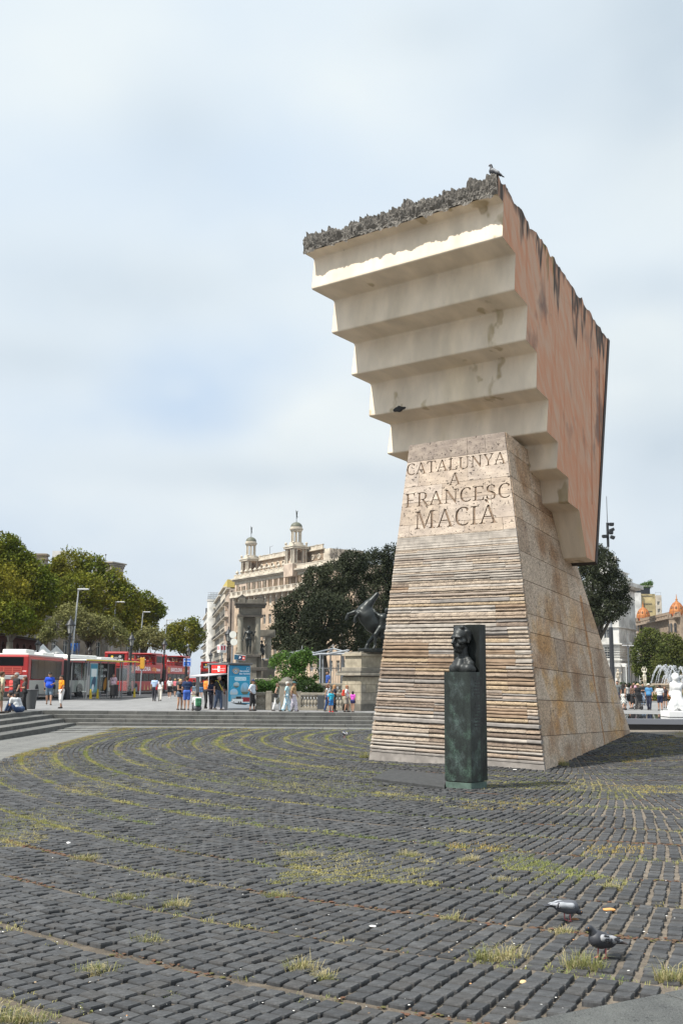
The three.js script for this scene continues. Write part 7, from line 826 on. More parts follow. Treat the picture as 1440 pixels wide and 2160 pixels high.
{ // bare tree rising behind the oaks
  const d = 100, b = atY(722, 0, d), t = thing('bare_tree', 'leafless grey tree sticking out above the dark oaks', 'tree', b), R = rng(88), g = []; const grow = (p, dir, l, r, n) => { const e = p.clone().addScaledVector(dir, l); g.push(bar(p, e, r, r * 0.65, 5)); if (n <= 0) return; const c = n > 3 ? 2 : 3; for (let i = 0; i < c; i++) grow(e, dir.clone().add(V((R() - 0.5) * 1.3, 0.15 + 0.3 * R(), (R() - 0.5) * 1.0)).normalize(), l * (0.62 + 0.2 * R()), r * 0.62, n - 1); };
  const top = at(722, 1212, d).sub(b); g.push(bar([0, 0, 0], top, 0.22, 0.12, 7)); for (let i = 0; i < 4; i++) grow(top, V(-0.9 + 0.6 * i, 0.8, (i % 2 - 0.5) * 0.8).normalize(), 0.95, 0.06, 4); P(t, 'trunk', mg(g), stone([0.2, 0.18, 0.16], 'streak', 1));
}
// ---------------------------------------------------------------- buildings
const winCache = new Map();
function winGeo(w, h, arch, nm = 1) { const k = [w, h, arch, nm].join(); if (winCache.has(k)) return winCache.get(k); const f = 0.09, g = []; const H = arch ? h - w / 2 : h; g.push(box(f, H, 0.12, -w / 2 + f / 2, H / 2, 0), box(f, H, 0.12, w / 2 - f / 2, H / 2, 0), box(w, f, 0.12, 0, f / 2, 0), box(w - 2 * f, f * 0.8, 0.1, 0, H * 0.68, 0)); for (let i = 1; i <= nm; i++) g.push(box(f * 0.8, H, 0.1, -w / 2 + w * i / (nm + 1), H / 2, 0)); if (arch) g.push(new THREE.TorusGeometry(w / 2 - f / 2, f / 2, 4, 10, Math.PI).translate(0, H, 0)); else g.push(box(w, f, 0.12, 0, H - f / 2, 0)); const o = { frame: uvm(mg(g)), pane: uvm(arch ? (() => { const s = new THREE.Shape(); s.moveTo(-w / 2, 0); s.lineTo(w / 2, 0); s.lineTo(w / 2, H); s.absarc(0, H, w / 2, 0, Math.PI); return new THREE.ShapeGeometry(s, 8); })() : new THREE.PlaneGeometry(w, h).translate(0, h / 2, 0)) }; winCache.set(k, o); return o; }
const paneD = [[0.03, 0.035, 0.04], [0.05, 0.06, 0.07], [0.02, 0.022, 0.025], [0.09, 0.10, 0.11]].map((c) => M(c, 0.12));
// wall with real openings; hole: [x centre, y sill, w, h, arch]
function facade(t, w, h, holes, wm, fm, o = {}) {
  const s = new THREE.Shape([[0, o.y0 || 0], [w, o.y0 || 0], [w, h], [0, h]].map(([x, y]) => new THREE.Vector2(x, y))); for (const [x, y, a, b, arch] of holes) { const p = new THREE.Path(); const H = arch ? b - a / 2 : b; p.moveTo(x - a / 2, y); p.lineTo(x - a / 2, y + H); if (arch) p.absarc(x, y + H, a / 2, Math.PI, 0, true); else p.lineTo(x + a / 2, y + H); p.lineTo(x + a / 2, y); p.closePath(); s.holes.push(p); }
  const dp = o.depth || 0.4, g = new THREE.Group(); g.name = o.name || 'front'; const wall = P(t, o.name || 'wall', new THREE.ExtrudeGeometry(s, { depth: dp, bevelEnabled: false, curveSegments: 6 }).translate(0, 0, -dp), wm); const off = o.at || [0, 0, 0], ry = o.ry || 0; wall.position.set(...off); wall.rotation.y = ry; const R = rng(Math.round(w * 10 + holes.length));
  for (const [x, y, a, b, arch, nm] of holes) { const q = winGeo(a, b, arch, nm ?? 1), f = new THREE.Mesh(q.frame, fm); f.name = 'window'; f.position.set(x, y, -dp * 0.6); f.castShadow = f.receiveShadow = true; const pn = new THREE.Mesh(q.pane, o.pane || paneD[Math.floor(R() * 4)]); pn.name = 'pane'; pn.position.z = -0.03; f.add(pn); wall.add(f); if (wall.parent !== t) wall.add(f); }
  return wall;
}
// the window meshes sit under their wall: thing > wall > window would make the pane a fourth level, so they are moved beside the wall
function flat(t) { t.updateMatrixWorld(true); const ws = []; t.traverse((q) => { if (q.name === 'window' && q.parent !== t) ws.push(q); }); for (const q of ws) t.attach(q); return t; }
function building(name, label, A, B) { const t = thing(name, label, 'building', A, Math.atan2(-(B.z - A.z), B.x - A.x)); return t; }
const creamB = stone([0.72, 0.645, 0.53], 'mottle', 0.15, 0.9, 0), whiteB = stone([0.86, 0.84, 0.79], 'mottle', 0.12, 0.9, 0), tanB = stone([0.62, 0.47, 0.335], 'mottle', 0.15, 0.9, 0), greyB = stone([0.36, 0.34, 0.30], 'mottle', 0.15, 0.9, 0), pinkB = stone([0.68, 0.54, 0.43], 'mottle', 0.15, 0.9, 0), frameW = C([0.6, 0.58, 0.52], 0.7), frameD = C([0.08, 0.075, 0.07], 0.6), slate = C([0.10, 0.105, 0.075], 0.6);
const grid = (x0, dx, n, y0, dy, m, w, h, a) => { const o = []; for (let j = 0; j < m; j++) for (let i = 0; i < n; i++) o.push([x0 + i * dx, y0 + j * dy, w, h, a]); return o; };
{ // curved corner building with two columned towers
  const A = atY(491, 0, 289), B = atY(600, 0, 265), t = building('tower_building', 'cream and brick building with two columned turrets topped by bronze figures', A, B), Wd = 60;
  const holes = []; for (let i = 0; i < 19; i++) for (const k of [-0.72, 0, 0.72]) holes.push([2.3 + i * 3.0 + k, 25.1, 0.56, 2.0, 1, 0]); holes.push(...grid(2.3, 3.0, 19, 20.4, 1, 1, 1.7, 2.6), ...grid(2.3, 3.0, 19, 3.4, 4.1, 4, 1.5, 2.5)); facade(t, Wd, 28.4, holes, tanB, frameW, { depth: 0.6 });
  const pil = []; for (let i = 0; i < 20; i++) pil.push(box(0.75, 3.4, 0.12, 0.8 + i * 3.0, 26.2, 0.06)); P(t, 'pilasters', mg([box(Wd, 0.9, 0.14, Wd / 2, 27.7, 0.07), box(Wd, 0.35, 0.1, Wd / 2, 24.9, 0.05), box(Wd, 3.0, 0.1, Wd / 2, 22.0, -0.3), ...[2.3, 5.3, 8.3, 11.3, 14.3, 17.3].flatMap((x) => [box(0.16, 2.0, 0.16, x - 0.36, 26.1, 0.02), box(0.16, 2.0, 0.16, x + 0.36, 26.1, 0.02)])]), creamB);
  P(t, 'pilaster', mg(pil), pinkB).userData.kind = 'stuff';
  P(t, 'cornice', [rbox(Wd + 1, 0.5, 1.6, 0.1, Wd / 2, 28.6, 0.3), rbox(Wd + 0.6, 0.3, 1.0, 0.05, Wd / 2, 28.2, 0.2)], creamB); P(t, 'balcony', [rbox(Wd + 1, 0.5, 1.9, 0.1, Wd / 2, 23.6, 0.5), rbox(Wd + 1, 0.18, 0.3, 0.05, Wd / 2, 24.95, 1.2), rbox(Wd + 1, 0.2, 0.3, 0.04, Wd / 2, 23.95, 1.2)], creamB);
  const bs = []; for (let i = 0; i < 80; i++) bs.push(box(i % 4 ? 0.2 : 1.1, 0.85, 0.22, 0.4 + i * 0.75, 24.45, 1.2)); P(t, 'balusters', mg(bs), creamB).userData.kind = 'stuff'; const br = []; for (let i = 0; i < 20; i++) br.push(box(0.4, 0.9, 0.9, 1 + i * 3, 22.9, 0.4)); P(t, 'bracket', mg(br), creamB).userData.kind = 'stuff';
  P(t, 'parapet', [box(Wd, 0.9, 0.3, Wd / 2, 29.3, 0.2), box(Wd, 0.15, 0.45, Wd / 2, 29.8, 0.2)], creamB); const urn = lathe([[0.3, 0], [0.3, 0.5], [0.16, 0.6], [0.5, 1.0], [0.52, 1.25], [0.25, 1.4], [0.2, 1.6], [0.02, 1.75]], 10); for (let i = 0; i < 12; i++) { const u = P(t, 'urn', urn.clone(), creamB); u.position.set(1.6 + i * 2.6, 29.3, 0.2); }
  const up = facade(t, 38, 4.6, [...grid(3, 3, 12, 0.5, 1, 1, 1.3, 1.0), ...grid(3, 3, 12, 2.5, 1, 1, 0.8, 0.7)], tanB, frameW, { at: [2, 29, -4], name: 'upper_wall', depth: 0.4 }); P(t, 'upper_cornice', [rbox(39, 0.4, 1, 0.08, 21, 33.6, -3.8), box(38, 0.8, 0.3, 21, 34.3, -3.9), box(38.4, 0.14, 0.5, 21, 34.75, -3.9), ...Array.from({ length: 7 }, (_, i) => box(1.0, 1.0, 0.5, 4 + i * 5.5, 34.4, -3.9))], creamB);
  for (let i = 0; i < 12; i++) P(t, 'round_frame', new THREE.TorusGeometry(0.6, 0.16, 5, 14).translate(5 + i * 3, 31.85, -3.95), creamB);
  P(t, 'roof_block', [box(20, 4.5, 10, 33, 31.2, -9)], creamB); P(t, 'body', box(Wd, 28, 14, Wd / 2, 14.0, -7.8), tanB);
  const cx3 = 4; const rc = P(t, 'rounded_corner', new THREE.CylinderGeometry(5, 5, 28.4, 24, 1, false).translate(0, 14.2, 0), creamB); rc.position.set(2.5, 0, -5.3); P(t, 'corner_cornice', [cyl(5.9, 5.6, 0.6, 28, 2.5, 28.5, -5.3), cyl(5.9, 5.2, 0.6, 28, 2.5, 23.6, -5.3), cyl(5.8, 5.8, 0.18, 28, 2.5, 24.95, -5.3), cyl(5.3, 5.3, 0.9, 28, 2.5, 24.4, -5.3), cyl(5.2, 5.2, 1.0, 28, 2.5, 29.2, -5.3)], creamB);
  for (let i = 0; i < 9; i++) { const a = -1.9 + i * 0.22; for (const [y, h] of [[25.1, 2.0], [20.2, 2.4], [15.7, 2.4], [11.6, 2.4]]) { const q = winGeo(0.62, h, y > 25, 0), f = new THREE.Mesh(q.frame, frameW); f.name = 'window'; f.position.set(2.5 + 5.02 * Math.sin(a), y, -5.3 + 5.02 * Math.cos(a)); f.rotation.y = a; const pn = new THREE.Mesh(q.pane, paneD[i % 3]); pn.name = 'pane'; pn.position.z = 0.02; f.add(pn); t.add(f); } }
  P(t, 'sculpture', body([[2, 29.4, -1, 4, 30.6, -1, 0.5, 0.5], [3, 29.5, -1, 3, 31.4, -1, 0.5, 0.25], [1.4, 29.4, -1, 2.4, 30, -1, 0.4, 0.4]], 0.2, 0.3), creamB).position.set(-3.6, 0, -1.5);
  const tower = (x, z, y0, s) => {
    const k = new THREE.Group(); const add = (n, g, m) => { const q = P(t, n, g, m); q.position.set(x, y0, z); q.scale.setScalar(s); return q; };
    add('turret_base', [rbox(4.6, 3.2, 4.6, 0.08, 0, 0.6, 0)], pinkB); add('turret_cornice', [rbox(4.5, 0.3, 4.5, 0.06, 0, 2.25, 0), rbox(4.7, 0.45, 4.7, 0.08, 0, 6.3, 0), rbox(5.0, 0.22, 5.0, 0.06, 0, 6.62, 0), rbox(4.2, 0.35, 4.2, 0.06, 0, 6.9, 0), cyl(1.75, 1.9, 0.7, 20, 0, 7.4, 0)], creamB);
    const walls = []; for (let i = 0; i < 4; i++) { const a = i * Math.PI / 2; for (const o of [-1.3, 1.3]) walls.push(box(1.0, 3.9, 0.5, 0, 0, 0).translate(o, 4.2, 1.5).rotateY(a)); const arch = new THREE.Shape(); arch.moveTo(-0.8, 0); arch.lineTo(-0.8, 1.2); arch.lineTo(0.8, 1.2); arch.lineTo(0.8, 0); arch.absarc(0, 0, 0.8, 0, Math.PI); walls.push(new THREE.ExtrudeGeometry(arch, { depth: 0.5, bevelEnabled: false }).translate(0, 5.0, 1.25).rotateY(a), box(1.6, 0.7, 0.15, 0, 2.75, 1.6).rotateY(a)); } add('turret_wall', mg(walls), pinkB);
    for (let i = 0; i < 4; i++) for (const o of [-1.75, -0.95, 0.95, 1.75]) if (!(o === -0.95 || o === 0.95) || true) add('column', cyl(0.17, 0.2, 3.75, 8).translate(o, 4.25, 1.95).rotateY(i * Math.PI / 2), creamB);
    for (let i = 0; i < 8; i++) { const a = (i + 0.5) * Math.PI / 4; add('column', cyl(0.17, 0.19, 3.1, 8, 1.2 * Math.sin(a), 9.2, 1.2 * Math.cos(a)), creamB); } for (const sx of [-1.9, 1.9]) for (const sz of [-1.9, 1.9]) add('ball_finial', mg([sph(0.36, sx, 7.55, sz, 10, 8), cyl(0.2, 0.28, 0.3, 8, sx, 7.15, sz)]), creamB);
    add('drum', [cyl(1.55, 1.45, 0.3, 20, 0, 10.85, 0), cyl(1.75, 1.7, 0.3, 22, 0, 11.2, 0), cyl(1.5, 1.55, 0.5, 20, 0, 11.55, 0)], creamB); add('dome', new THREE.SphereGeometry(1.5, 20, 8, 0, 6.3, 0, 1.57).scale(1, 0.85, 1).translate(0, 11.8, 0), slate);
    add('figure', mg([cyl(0.06, 0.12, 1.0, 6, 0, 13.4, 0), body([[0, 13.9, 0, 0.05, 14.9, 0, 0.1, 0.16], [0.05, 14.9, 0, 0.05, 15.5, 0, 0.16, 0.22], [0.05, 15.75, 0, 0.05, 15.85, 0, 0.14, 0.14], [-0.15, 15.5, 0, -0.5, 16.3, 0, 0.09, 0.06], [0.2, 15.5, 0, 0.6, 15.8, 0, 0.09, 0.06], [0.6, 15.8, 0, 0.75, 16.0, 0, 0.05, 0.05], [0.1, 14.8, 0, 0.5, 14.2, -0.1, 0.11, 0.06]], 0.085, 0.06)]), C([0.03, 0.035, 0.035], 0.5));
  };
  t.updateMatrixWorld(true); const tw1 = t.worldToLocal(atY(523.5, 0, 286)), tw2 = t.worldToLocal(atY(620.5, 0, 262.5)); tower(tw1.x, tw1.z, 27.4, 0.98); tower(tw2.x, tw2.z, 27.9, 1.0);
  P(t, 'balustrade_sculpture', body([[0, 0, 0, 1.6, 0.2, 0, 0.6, 0.4], [0, 0, 0, -1.6, 0.2, 0, 0.6, 0.4], [0, 0.2, 0, 0, 1.6, 0, 0.6, 0.35], [0.8, 0.8, 0, 1.4, 0.3, 0, 0.35, 0.3], [-0.8, 0.8, 0, -1.4, 0.3, 0, 0.35, 0.3]], 0.16, 0.25), creamB).position.set(tw2.x - 1, 30, 0.3);
  P(t, 'aerial', mg([bar([12.5, 34, -4], [12.5, 37, -4], 0.06), bar([12.5, 36.8, -4], [14, 37, -4], 0.04)]), frameD); flat(t);
}
{ // the row of houses going away down the street
  const at2 = (s) => V(-32.3 - 36.6 * s, 0, -302 - 220 * s);
  const row = [[0.0, 0.085, 27.3, pinkB, 'narrow pink house with stacked window bays beside the tower building', 2, 1.6], [0.09, 0.215, 29.4, creamB, 'cream house with dark iron balconies in the street, next to the pink house', 5, 1.4], [0.22, 0.37, 28.8, greyB, 'grey house with balconies and green shutters further down the street', 6, 1.4], [0.375, 0.6, 27, creamB, 'pale ornate house with a rounded bay at the far end of the street', 8, 1.5], [0.61, 0.9, 29, whiteB, 'white house farthest away down the street', 9, 1.6]];
  row.forEach(([s0, s1, h, m, label, n, ww], i) => {
    const a = at2(s1), b = at2(s0), L = a.distanceTo(b), t = building('street_house', label, a, b); t.userData.group = undefined; delete t.userData.group; const dx = L / n; facade(t, L, h, grid(dx / 2, dx, n, 2.2, 4.3, 6, ww, 2.6), m, frameW, { depth: 0.5, pane: i === 2 ? M([0.03, 0.08, 0.075], 0.5) : undefined }); P(t, 'body', box(L - 0.3, h - 0.3, 12, L / 2, h / 2 - 0.2, -6.8), m); P(t, 'cornice', [rbox(L, 0.5, 1.3, 0.1, L / 2, h, 0.2)], creamB);
    for (let f = 1; f < 6; f++) { const y = 2.0 + f * 4.3; P(t, 'balcony', rbox(L * 0.94, 0.22, 1.2, 0.04, L / 2, y, 0.6), creamB); const g = [box(L * 0.94, 0.07, 0.07, L / 2, y + 1.05, 1.15)]; for (let q = 0; q < L * 1.4; q++) g.push(box(0.05, 1, 0.05, 0.03 * L + q / 1.5, y + 0.55, 1.15)); P(t, 'railing', mg(g), frameD); }
    if (i === 0) for (let f = 0; f < 5; f++) P(t, 'bay_window', [rbox(2.6, 1.2, 0.9, 0.05, L * 0.72, 4.6 + f * 4.3, 0.4)], pinkB); if (i === 3) P(t, 'round_bay', [cyl(2.3, 2.3, h + 3, 18, L - 3, h / 2 + 1.5, 0.6), cyl(2.6, 2.5, 0.6, 18, L - 3, h + 3, 0.6)], whiteB); if (i === 1) P(t, 'roof', box(L, 2.4, 9, L / 2, h + 1.2, -5), C([0.45, 0.36, 0.1], 0.8)); flat(t);
  });
  const d = 500, c = at(450, 1268, d), t = thing('rooftop_lattice', 'grey lattice of a rooftop sign frame above the far street houses', 'sign frame', c), k = d / FOC, g = []; for (let i = 0; i <= 8; i++) { const x = (-12 + i * 3) * k; g.push(bar([x, -17 * k, 0], [x + 0.2, (i > 1 ? 18 : 10) * k, 0], 0.16)); } for (let j = 0; j <= 9; j++) g.push(bar([-12 * k, (-17 + j * 3.9) * k, 0], [12 * k, (-17 + j * 3.9) * k, 0], 0.13)); for (let i = 0; i < 8; i++) for (let j = 0; j < 8; j++) g.push(bar([(-12 + i * 3) * k, (-17 + j * 3.9) * k, 0], [(-9 + i * 3) * k, (-13.1 + j * 3.9) * k, 0], 0.13)); P(t, 'lattice', mg(g), C([0.3, 0.32, 0.34], 0.6)); P(t, 'block', box(22 * k, 60 * k, 10, -2 * k, -46 * k, 0), C([0.07, 0.075, 0.085], 0.5)); P(t, 'panel', [box(6 * k, 6 * k, 0.3, 4 * k, -6 * k, 0.4)], C([0.45, 0.46, 0.48], 0.5));
}
{ // left: stone house with red brick ground floor and a chimney tower
  const A = atY(-60, 0, 108), B = atY(98, 0, 141), t = building('brick_house', 'old house with red brick lower walls and a stone cornice behind the left plane tree', A, B), L = A.distanceTo(B), redB = stone([0.20, 0.065, 0.045], 'grit', 0.5);
  facade(t, L, 6.2, grid(2, 3.1, Math.floor(L / 3.1), 2.4, 5, 1, 1.5, 3.2, 1), redB, frameD, { depth: 0.6 }); const up = facade(t, L, 15.0, grid(2, 3.1, Math.floor(L / 3.1), 7.2, 4, 2, 1.4, 2.5), stone([0.3, 0.26, 0.2], 'mottle', 0.3), frameD, { y0: 6.2, name: 'upper_wall', depth: 0.6 }); P(t, 'balcony', [rbox(L, 0.35, 1.4, 0.05, L / 2, 2.1, 0.7), rbox(L, 0.3, 1.6, 0.05, L / 2, 6.4, 0.6)], greyB); const g = []; for (let q = 0; q < L * 2; q++) g.push(box(0.05, 1, 0.05, q / 2, 2.75, 1.3)); g.push(box(L, 0.08, 0.08, L / 2, 3.25, 1.3)); P(t, 'railing', mg(g), greyB);
  const br = []; for (let q = 0; q < L; q++) br.push(box(0.3, 0.5, 1.2, q + 0.5, 14.6, 0.5)); P(t, 'cornice', [rbox(L + 1, 0.35, 2.2, 0.06, L / 2, 15.1, 0.6), box(L, 1.2, 0.4, L / 2, 15.9, 0.2)], stone([0.36, 0.32, 0.25], 'mottle', 0.3)); P(t, 'brackets', mg(br), greyB).userData.kind = 'stuff'; P(t, 'chimney', [rbox(1.3, 2.6, 1.4, 0.05, L - 1.6, 16.5, -1), rbox(1.6, 0.3, 1.7, 0.05, L - 1.6, 17.8, -1), rbox(1.5, 0.25, 1.6, 0.05, L - 1.6, 17.2, -1)], stone([0.33, 0.27, 0.2], 'mottle', 0.4)); P(t, 'roof', box(L, 0.5, 10, L / 2, 15.2, -5.5), greyB); P(t, 'body', box(L - 0.4, 15, 9, L / 2, 7.3, -5.4), greyB); flat(t);
  const w = building('rooftop_house', 'white rooftop structure with an aerial between the left trees', atY(100, 0, 190), atY(124, 0, 190)); const h = EYE + (1427 - 1163) * 190 / FOC; P(w, 'wall', [box(2.4, h, 4, 1, h / 2, -2), box(1.3, h - 1, 3, 2.6, (h - 1) / 2, -2)], whiteB); P(w, 'window', box(0.9, 1.0, 0.1, 1.5, h - 1.2, 0.03), paneD[0]); P(w, 'aerial', bar([2.2, h, -1], [2.2, h + 1.4, -1], 0.05), frameD);
  const c = atY(226, 0, 195), t2 = building('corner_tower_house', 'stone house with a square top storey and cornice above the plane trees', c, atY(268, 0, 201)), hh = EYE + (1428 - 1188) * 197 / FOC; facade(t2, 3.9, hh - 0.6, grid(0.8, 1.15, 3, hh - 3.2, 3, 1, 0.6, 1.4), stone([0.42, 0.37, 0.3], 'mottle', 0.3), frameD, { depth: 0.3 }); P(t2, 'body', box(3.8, hh - 1, 3.4, 1.95, (hh - 1) / 2, -2.1), stone([0.42, 0.37, 0.3], 'mottle', 0.3)); P(t2, 'cornice', [rbox(4.7, 0.28, 4.6, 0.05, 1.95, hh - 0.2, -1.8), rbox(4.3, 0.3, 4.2, 0.05, 1.95, hh - 0.55, -1.8), ...Array.from({ length: 8 }, (_, i) => box(0.22, 0.4, 0.3, 0.2 + i * 0.5, hh - 0.95, 0.12))], stone([0.46, 0.41, 0.34], 'mottle', 0.3)); P(t2, 'aerial', mg([bar([-0.6, hh - 0.3, -1], [-0.6, hh + 1.2, -1], 0.04), sph(0.16, -0.6, hh + 1.2, -1, 8, 6)]), frameD); flat(t2);
  const bk = building('avenue_house', 'long shaded stone house glimpsed between the trunks behind the buses', atY(70, 0, 178), atY(345, 0, 215)), LL = 34; facade(bk, LL, 17, grid(2, 3.2, 10, 1.2, 4.2, 4, 1.5, 2.7), stone([0.33, 0.27, 0.2], 'mottle', 0.2), frameW, { depth: 0.5 }); P(bk, 'cornice', rbox(LL, 0.4, 1.2, 0.05, LL / 2, 17, 0.3), greyB); P(bk, 'body', box(LL - 0.3, 16.8, 8, LL / 2, 8.3, -4.8), greyB); flat(bk);
  const ba = thing('banner', 'bright blue banner behind the white tents', 'banner', atY(154, 0, 112)); P(ba, 'cloth', rbox(1.1, 0.85, 0.05, 0.01, 0, EYE + 61 * 112 / FOC, 0), C([0.02, 0.16, 0.62], 0.7)); P(ba, 'lower_cloth', rbox(1.1, 1.0, 0.05, 0.01, 0, EYE + 42 * 112 / FOC, 0), C([0.2, 0.28, 0.42], 0.7)); P(ba, 'pole', [bar([-0.5, 0, -0.05], [-0.5, 5.2, -0.05], 0.04), bar([0.5, 0, -0.05], [0.5, 5.2, -0.05], 0.04)], steelM);
}
{ // right: white corner building
  const d = 230, k = d / FOC, y = (v) => EYE + (1436.6 - v) * k, A = atY(1225, 0, d + 2), C0 = atY(1308, 0, d), D = atY(1344, 0, d * 1.055), t = building('white_building', 'white stone corner building with a deep cornice right of the monument', A, C0), L = A.distanceTo(C0), ry = Math.atan2(-(D.z - C0.z), D.x - C0.x) - t.rotation.y, L2 = C0.distanceTo(D), X = (u) => L * (u - 1225) / 83, cor = [L, 0, 0];
  const wA = []; for (const u of [1262, 1282]) { for (const [a, b, w] of [[1348, 1329, 1.15], [1320, 1303, 1.0], [1292, 1278, 1.0], [1390, 1366, 1.2], [1268, 1254, 1]]) wA.push([X(u), y(a), w, y(b) - y(a)]); } facade(t, L, y(1236), wA, whiteB, frameW, { depth: 0.5 });
  const wB = []; for (const x of [0.28, 0.68]) for (const [a, b] of [[1352, 1332], [1321, 1304], [1294, 1279], [1268, 1254]]) wB.push([L2 * x, y(a), 0.62, y(b) - y(a)]); wB.push([L2 * 0.47, y(1392), 0.7, y(1368) - y(1392)]); facade(t, L2, y(1236), wB, whiteB, frameW, { depth: 0.5, at: cor, ry, name: 'side_wall' });
  const trim = (v, h, z, n = 'moulding') => { P(t, n, rbox(L + 0.2, h, z, 0.04, L / 2, y(v), z * 0.3), whiteB); const q = P(t, n, rbox(L2 + 0.3, h, z, 0.04, L2 / 2, y(v), z * 0.3), whiteB); q.position.set(...cor); q.rotation.y = ry; }; trim(1232, 0.9, 2.6, 'cornice'); trim(1236.5, 0.4, 1.7, 'cornice'); trim(1360, 0.3, 0.7); trim(1393, 0.3, 0.6); trim(1404, 0.8, 1.5); trim(1325, 0.15, 0.4);
  for (let v = 1366; v < 1392; v += 5) trim(v, 0.08, 0.25, 'groove_band'); const dn = []; for (let i = 0; i < 20; i++) dn.push(box(0.25, 0.35, 0.5, L2 * (i + 0.5) / 20, y(1240), 0.3)); const dq = P(t, 'dentils', mg(dn), greyB); dq.position.set(...cor); dq.rotation.y = ry; dq.userData.kind = 'stuff';
  const att = (v0, v1, in0, a, b, n) => { const q = P(t, n, rbox((b - a) * L2, y(v1) - y(v0), 3, 0.05, L2 * (a + b) / 2, (y(v0) + y(v1)) / 2, -1.6 - in0), whiteB); q.position.set(...cor); q.rotation.y = ry; }; att(1230, 1218, 0, 0, 0.86, 'attic'); att(1218, 1213, -0.2, -0.03, 0.88, 'attic_cornice'); att(1213, 1204, 0.4, 0.02, 0.76, 'attic'); att(1204, 1202, 0.1, -0.02, 0.8, 'attic_cornice'); att(1202, 1197, 0.8, 0.05, 0.5, 'attic'); P(t, 'corner_tower', [rbox(4.2, y(1180) - y(1236), 4, 0.05, L - 2.4, (y(1180) + y(1236)) / 2, -2.4), rbox(4.8, 0.5, 4.6, 0.05, L - 2.4, y(1192), -2.4), rbox(4.9, 0.5, 4.7, 0.05, L - 2.4, y(1177.5), -2.4)], whiteB);
  const cols = []; for (const x of [0.12, 0.38, 0.62, 0.88]) { const q = P(t, 'column', cyl(0.42, 0.46, y(1408), 12, L2 * x, y(1408) / 2, 0.35), whiteB); q.position.set(...cor); q.rotation.y = ry; } P(t, 'gable', ext([[-1.6, 0], [1.6, 0], [0, 0.75]], 0.5).translate(X(1282), y(1362), 0), whiteB); P(t, 'body', box(L - 0.6, y(1238), 10, L / 2, y(1238) / 2, -5.8), whiteB); const orn = P(t, 'ornament', body([[0, 0, 0, 0, 1.7, 0, 0.5, 0.3], [-0.6, 0, 0, 0.6, 0, 0, 0.4, 0.4], [0, 1.6, 0.1, 0, 2.2, 0.1, 0.25, 0.22]], 0.14, 0.2), whiteB); orn.position.set(cor[0] + Math.cos(ry) * L2 * 0.47, y(1358), -Math.sin(ry) * L2 * 0.47 + 0.4); flat(t);
}
{ // yellow block with a roof terrace
  const d = 300, k = d / FOC, y = (v) => EYE + (1437 - v) * k, A = atY(1338, 0, d), B = atY(1399, 0, d), t = building('yellow_building', 'yellow apartment block with a planted roof terrace behind the orange domes', A, B), X = (u) => (u - 1338) * k, ye = stone([0.68, 0.55, 0.29], 'mottle', 0.1, 0.9, 0);
  facade(t, X(1387), y(1255), [[X(1357), y(1274), 0.5, 1.0], [X(1350), y(1300), 0.5, 1]], ye, frameW, { depth: 0.4 }); facade(t, X(1399) - X(1387), y(1258), [[X(1392.5) - X(1387), y(1279), 0.75, 1.1], [X(1392.8) - X(1387), y(1294.5), 0.75, 1.1], [X(1392.8) - X(1387), y(1310), 0.75, 1.1]], creamB, frameW, { depth: 0.4, at: [X(1387), 0, 0.6], name: 'side_wall' }); P(t, 'body', box(X(1399), y(1258) - 0.3, 8, X(1399) / 2, y(1258) / 2, -4.6), creamB);
  for (const v of [1259.5, 1276, 1291.5]) P(t, 'pipe', box(2.9, 0.16, 0.1, X(1369), y(v), 0.05), frameD); P(t, 'pipe', bar([X(1363), y(1276), 0.1], [X(1363), y(1330), 0.1], 0.1), frameD); P(t, 'left_wall', box(X(1356), y(1253), 1.2, X(1347), y(1253) / 2, 0.1), whiteB); P(t, 'penthouse', [box(3.2, 2.2, 3, X(1365), y(1247), -1.5), box(1.6, 1.8, 3, X(1346), y(1246), -1.5)], paneD[0]); P(t, 'terrace_roof', [rbox(4.8, 0.22, 4, 0.05, X(1364), y(1239), -1.2)], frameW); P(t, 'railing', [box(1.8, 0.06, 0.06, X(1393), y(1252), 0.3), box(0.05, 0.8, 0.05, X(1388), y(1255), 0.3), box(0.05, 0.8, 0.05, X(1398), y(1255), 0.3)], steelM); flat(t);
  tree('roof_shrub', 'green shrubs on the roof terrace of the yellow block', 'shrub', 300, [[1353, 1236, 7, 4], [1362, 1234, 8, 5], [1370, 1232, 5, 7], [1368, 1235, 6, 5]], 1362, green, { trunk: 0, leaf: 0.7, dens: 1.2, gap: 0.2 });
}
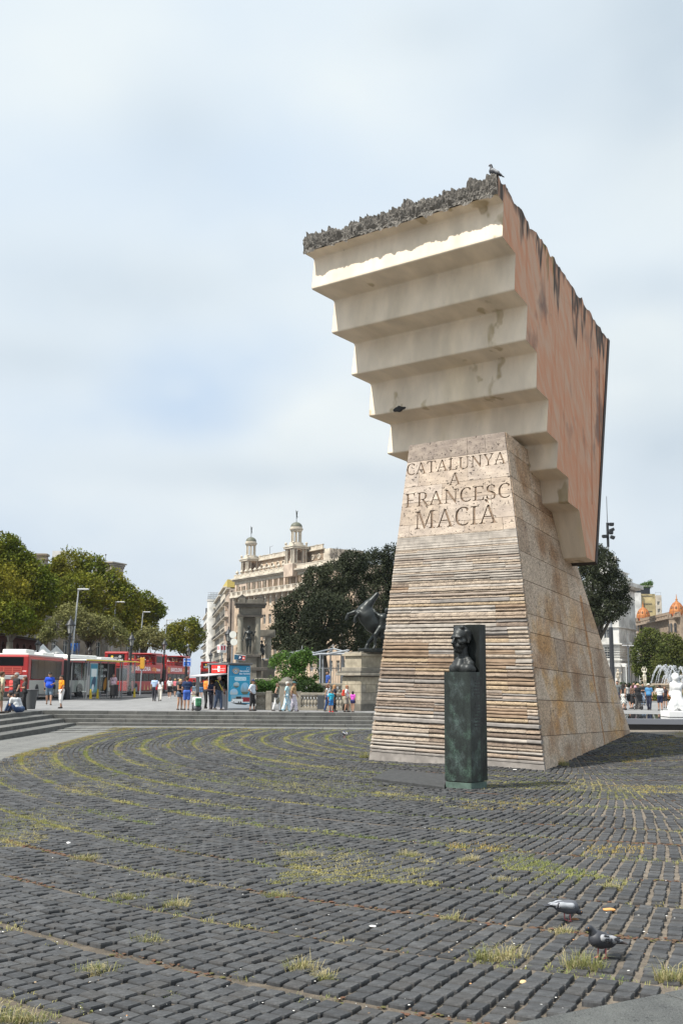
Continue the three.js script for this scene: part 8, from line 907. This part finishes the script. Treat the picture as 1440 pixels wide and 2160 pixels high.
{ // ornate building with orange tiled domes
  const d = 240, k = d / FOC, A = atY(1350, 0, 258), B = atY(1424, 0, 226), t = building('domed_building', 'ornate stone building with two orange tiled domes at the right edge', A, B), L = A.distanceTo(B), y = (v, dd = d) => EYE + (1437 - v) * dd / FOC, h = y(1318, 250), st = stone([0.40, 0.31, 0.23], 'mottle', 0.4), or = stone([0.56, 0.21, 0.05], 'mottle', 0.6, 0.6), ored = stone([0.45, 0.12, 0.04], 'mottle', 0.6, 0.6);
  facade(t, L + 6, h, grid(1.5, 2.6, Math.floor(L / 2.6) + 2, h - 4.6, 4, 1, 0.8, 2.0, 1).concat(grid(1.5, 2.6, Math.floor(L / 2.6) + 2, h - 9, 4, 1, 0.9, 2.2, 1)), st, frameD, { depth: 0.5 }); P(t, 'cornice', [rbox(L + 6, 0.35, 1.3, 0.05, L / 2 + 3, h, 0.3), box(L + 6, 0.7, 0.3, L / 2 + 3, h + 0.5, 0.2), box(L + 6, 0.15, 0.5, L / 2 + 3, h + 0.9, 0.2)], st); const cr = []; for (let i = 0; i < L / 0.9; i++) cr.push(box(0.4, 0.5, 0.3, i * 0.9, h + 1.2, 0.2)); P(t, 'crenels', mg(cr), st).userData.kind = 'stuff'; P(t, 'body', box(L + 5, h - 0.4, 8, L / 2 + 3, h / 2 - 0.3, -4.8), st);
  const dome = (x, z, y0, r, hd, bodyH) => { const put = (n, g, m) => { const q = P(t, n, g, m); q.position.set(x, y0, z); return q; }; put('turret', [cyl(r * 1.12, r * 1.12, bodyH, 12, 0, -bodyH / 2, 0), cyl(r * 1.3, r * 1.2, 0.4, 12, 0, -0.1, 0), cyl(r * 1.25, r * 1.15, 0.35, 12, 0, -bodyH * 0.62, 0)], st); for (let i = 0; i < 12; i++) { const a = i * Math.PI / 6; put('merlon', box(0.45, 0.8, 0.3).translate(0, 0.4, r * 1.18).rotateY(a), st); const q = winGeo(0.5, bodyH * 0.3, 1, 0), f = new THREE.Mesh(q.frame, frameD); f.name = 'window'; f.position.set(x + Math.sin(a) * r * 1.13, y0 - bodyH * 0.48, z + Math.cos(a) * r * 1.13); f.rotation.y = a; const pn = new THREE.Mesh(q.pane, paneD[i % 3]); pn.name = 'pane'; pn.position.z = 0.03; f.add(pn); t.add(f); }
    const prof = []; for (let i = 0; i <= 10; i++) { const s = i / 10; prof.push([r * Math.pow(Math.cos(s * 1.5), 0.62) * (1 + 0.0 * s), 0.9 + hd * s]); } put('dome_base', lathe([[r * 1.0, 0], [r, 0.9]], 16), ored); put('dome', lathe(prof, 8), or); const ribs = []; for (let i = 0; i < 8; i++) { const a = i * Math.PI / 4; for (let j = 0; j < 9; j++) ribs.push(bar([prof[j][0] * Math.sin(a), prof[j][1], prof[j][0] * Math.cos(a)], [prof[j + 1][0] * Math.sin(a), prof[j + 1][1], prof[j + 1][0] * Math.cos(a)], 0.07, 0.07, 4)); } put('dome_rib', mg(ribs), ored); for (let i = 0; i < 8; i++) { const a = (i + 0.5) * Math.PI / 4; put('dormer', new THREE.ConeGeometry(0.28, 0.6, 4).translate(0, hd * 0.52 + 0.9, r * 0.78).rotateY(a), C([0.12, 0.06, 0.03], 0.7)); } put('spire', lathe([[0.25, 0], [0.4, 0.15], [0.15, 0.3], [0.3, 0.55], [0.12, 0.75], [0.06, 1.5], [0.01, 1.8]], 8).translate(0, hd + 0.75, 0), or); };
  const D1 = atY(1361, 0, 256), D2 = atY(1441, 0, 224); t.updateMatrixWorld(true); const l1 = t.worldToLocal(D1.clone()), l2 = t.worldToLocal(D2.clone()); dome(l1.x, l1.z, y(1313, 256), 1.65, 2.5, 5); dome(l2.x, l2.z + 0.8, y(1305, 224), 1.6, 2.6, 6.5); flat(t);
}
renderer.render(scene, camera);
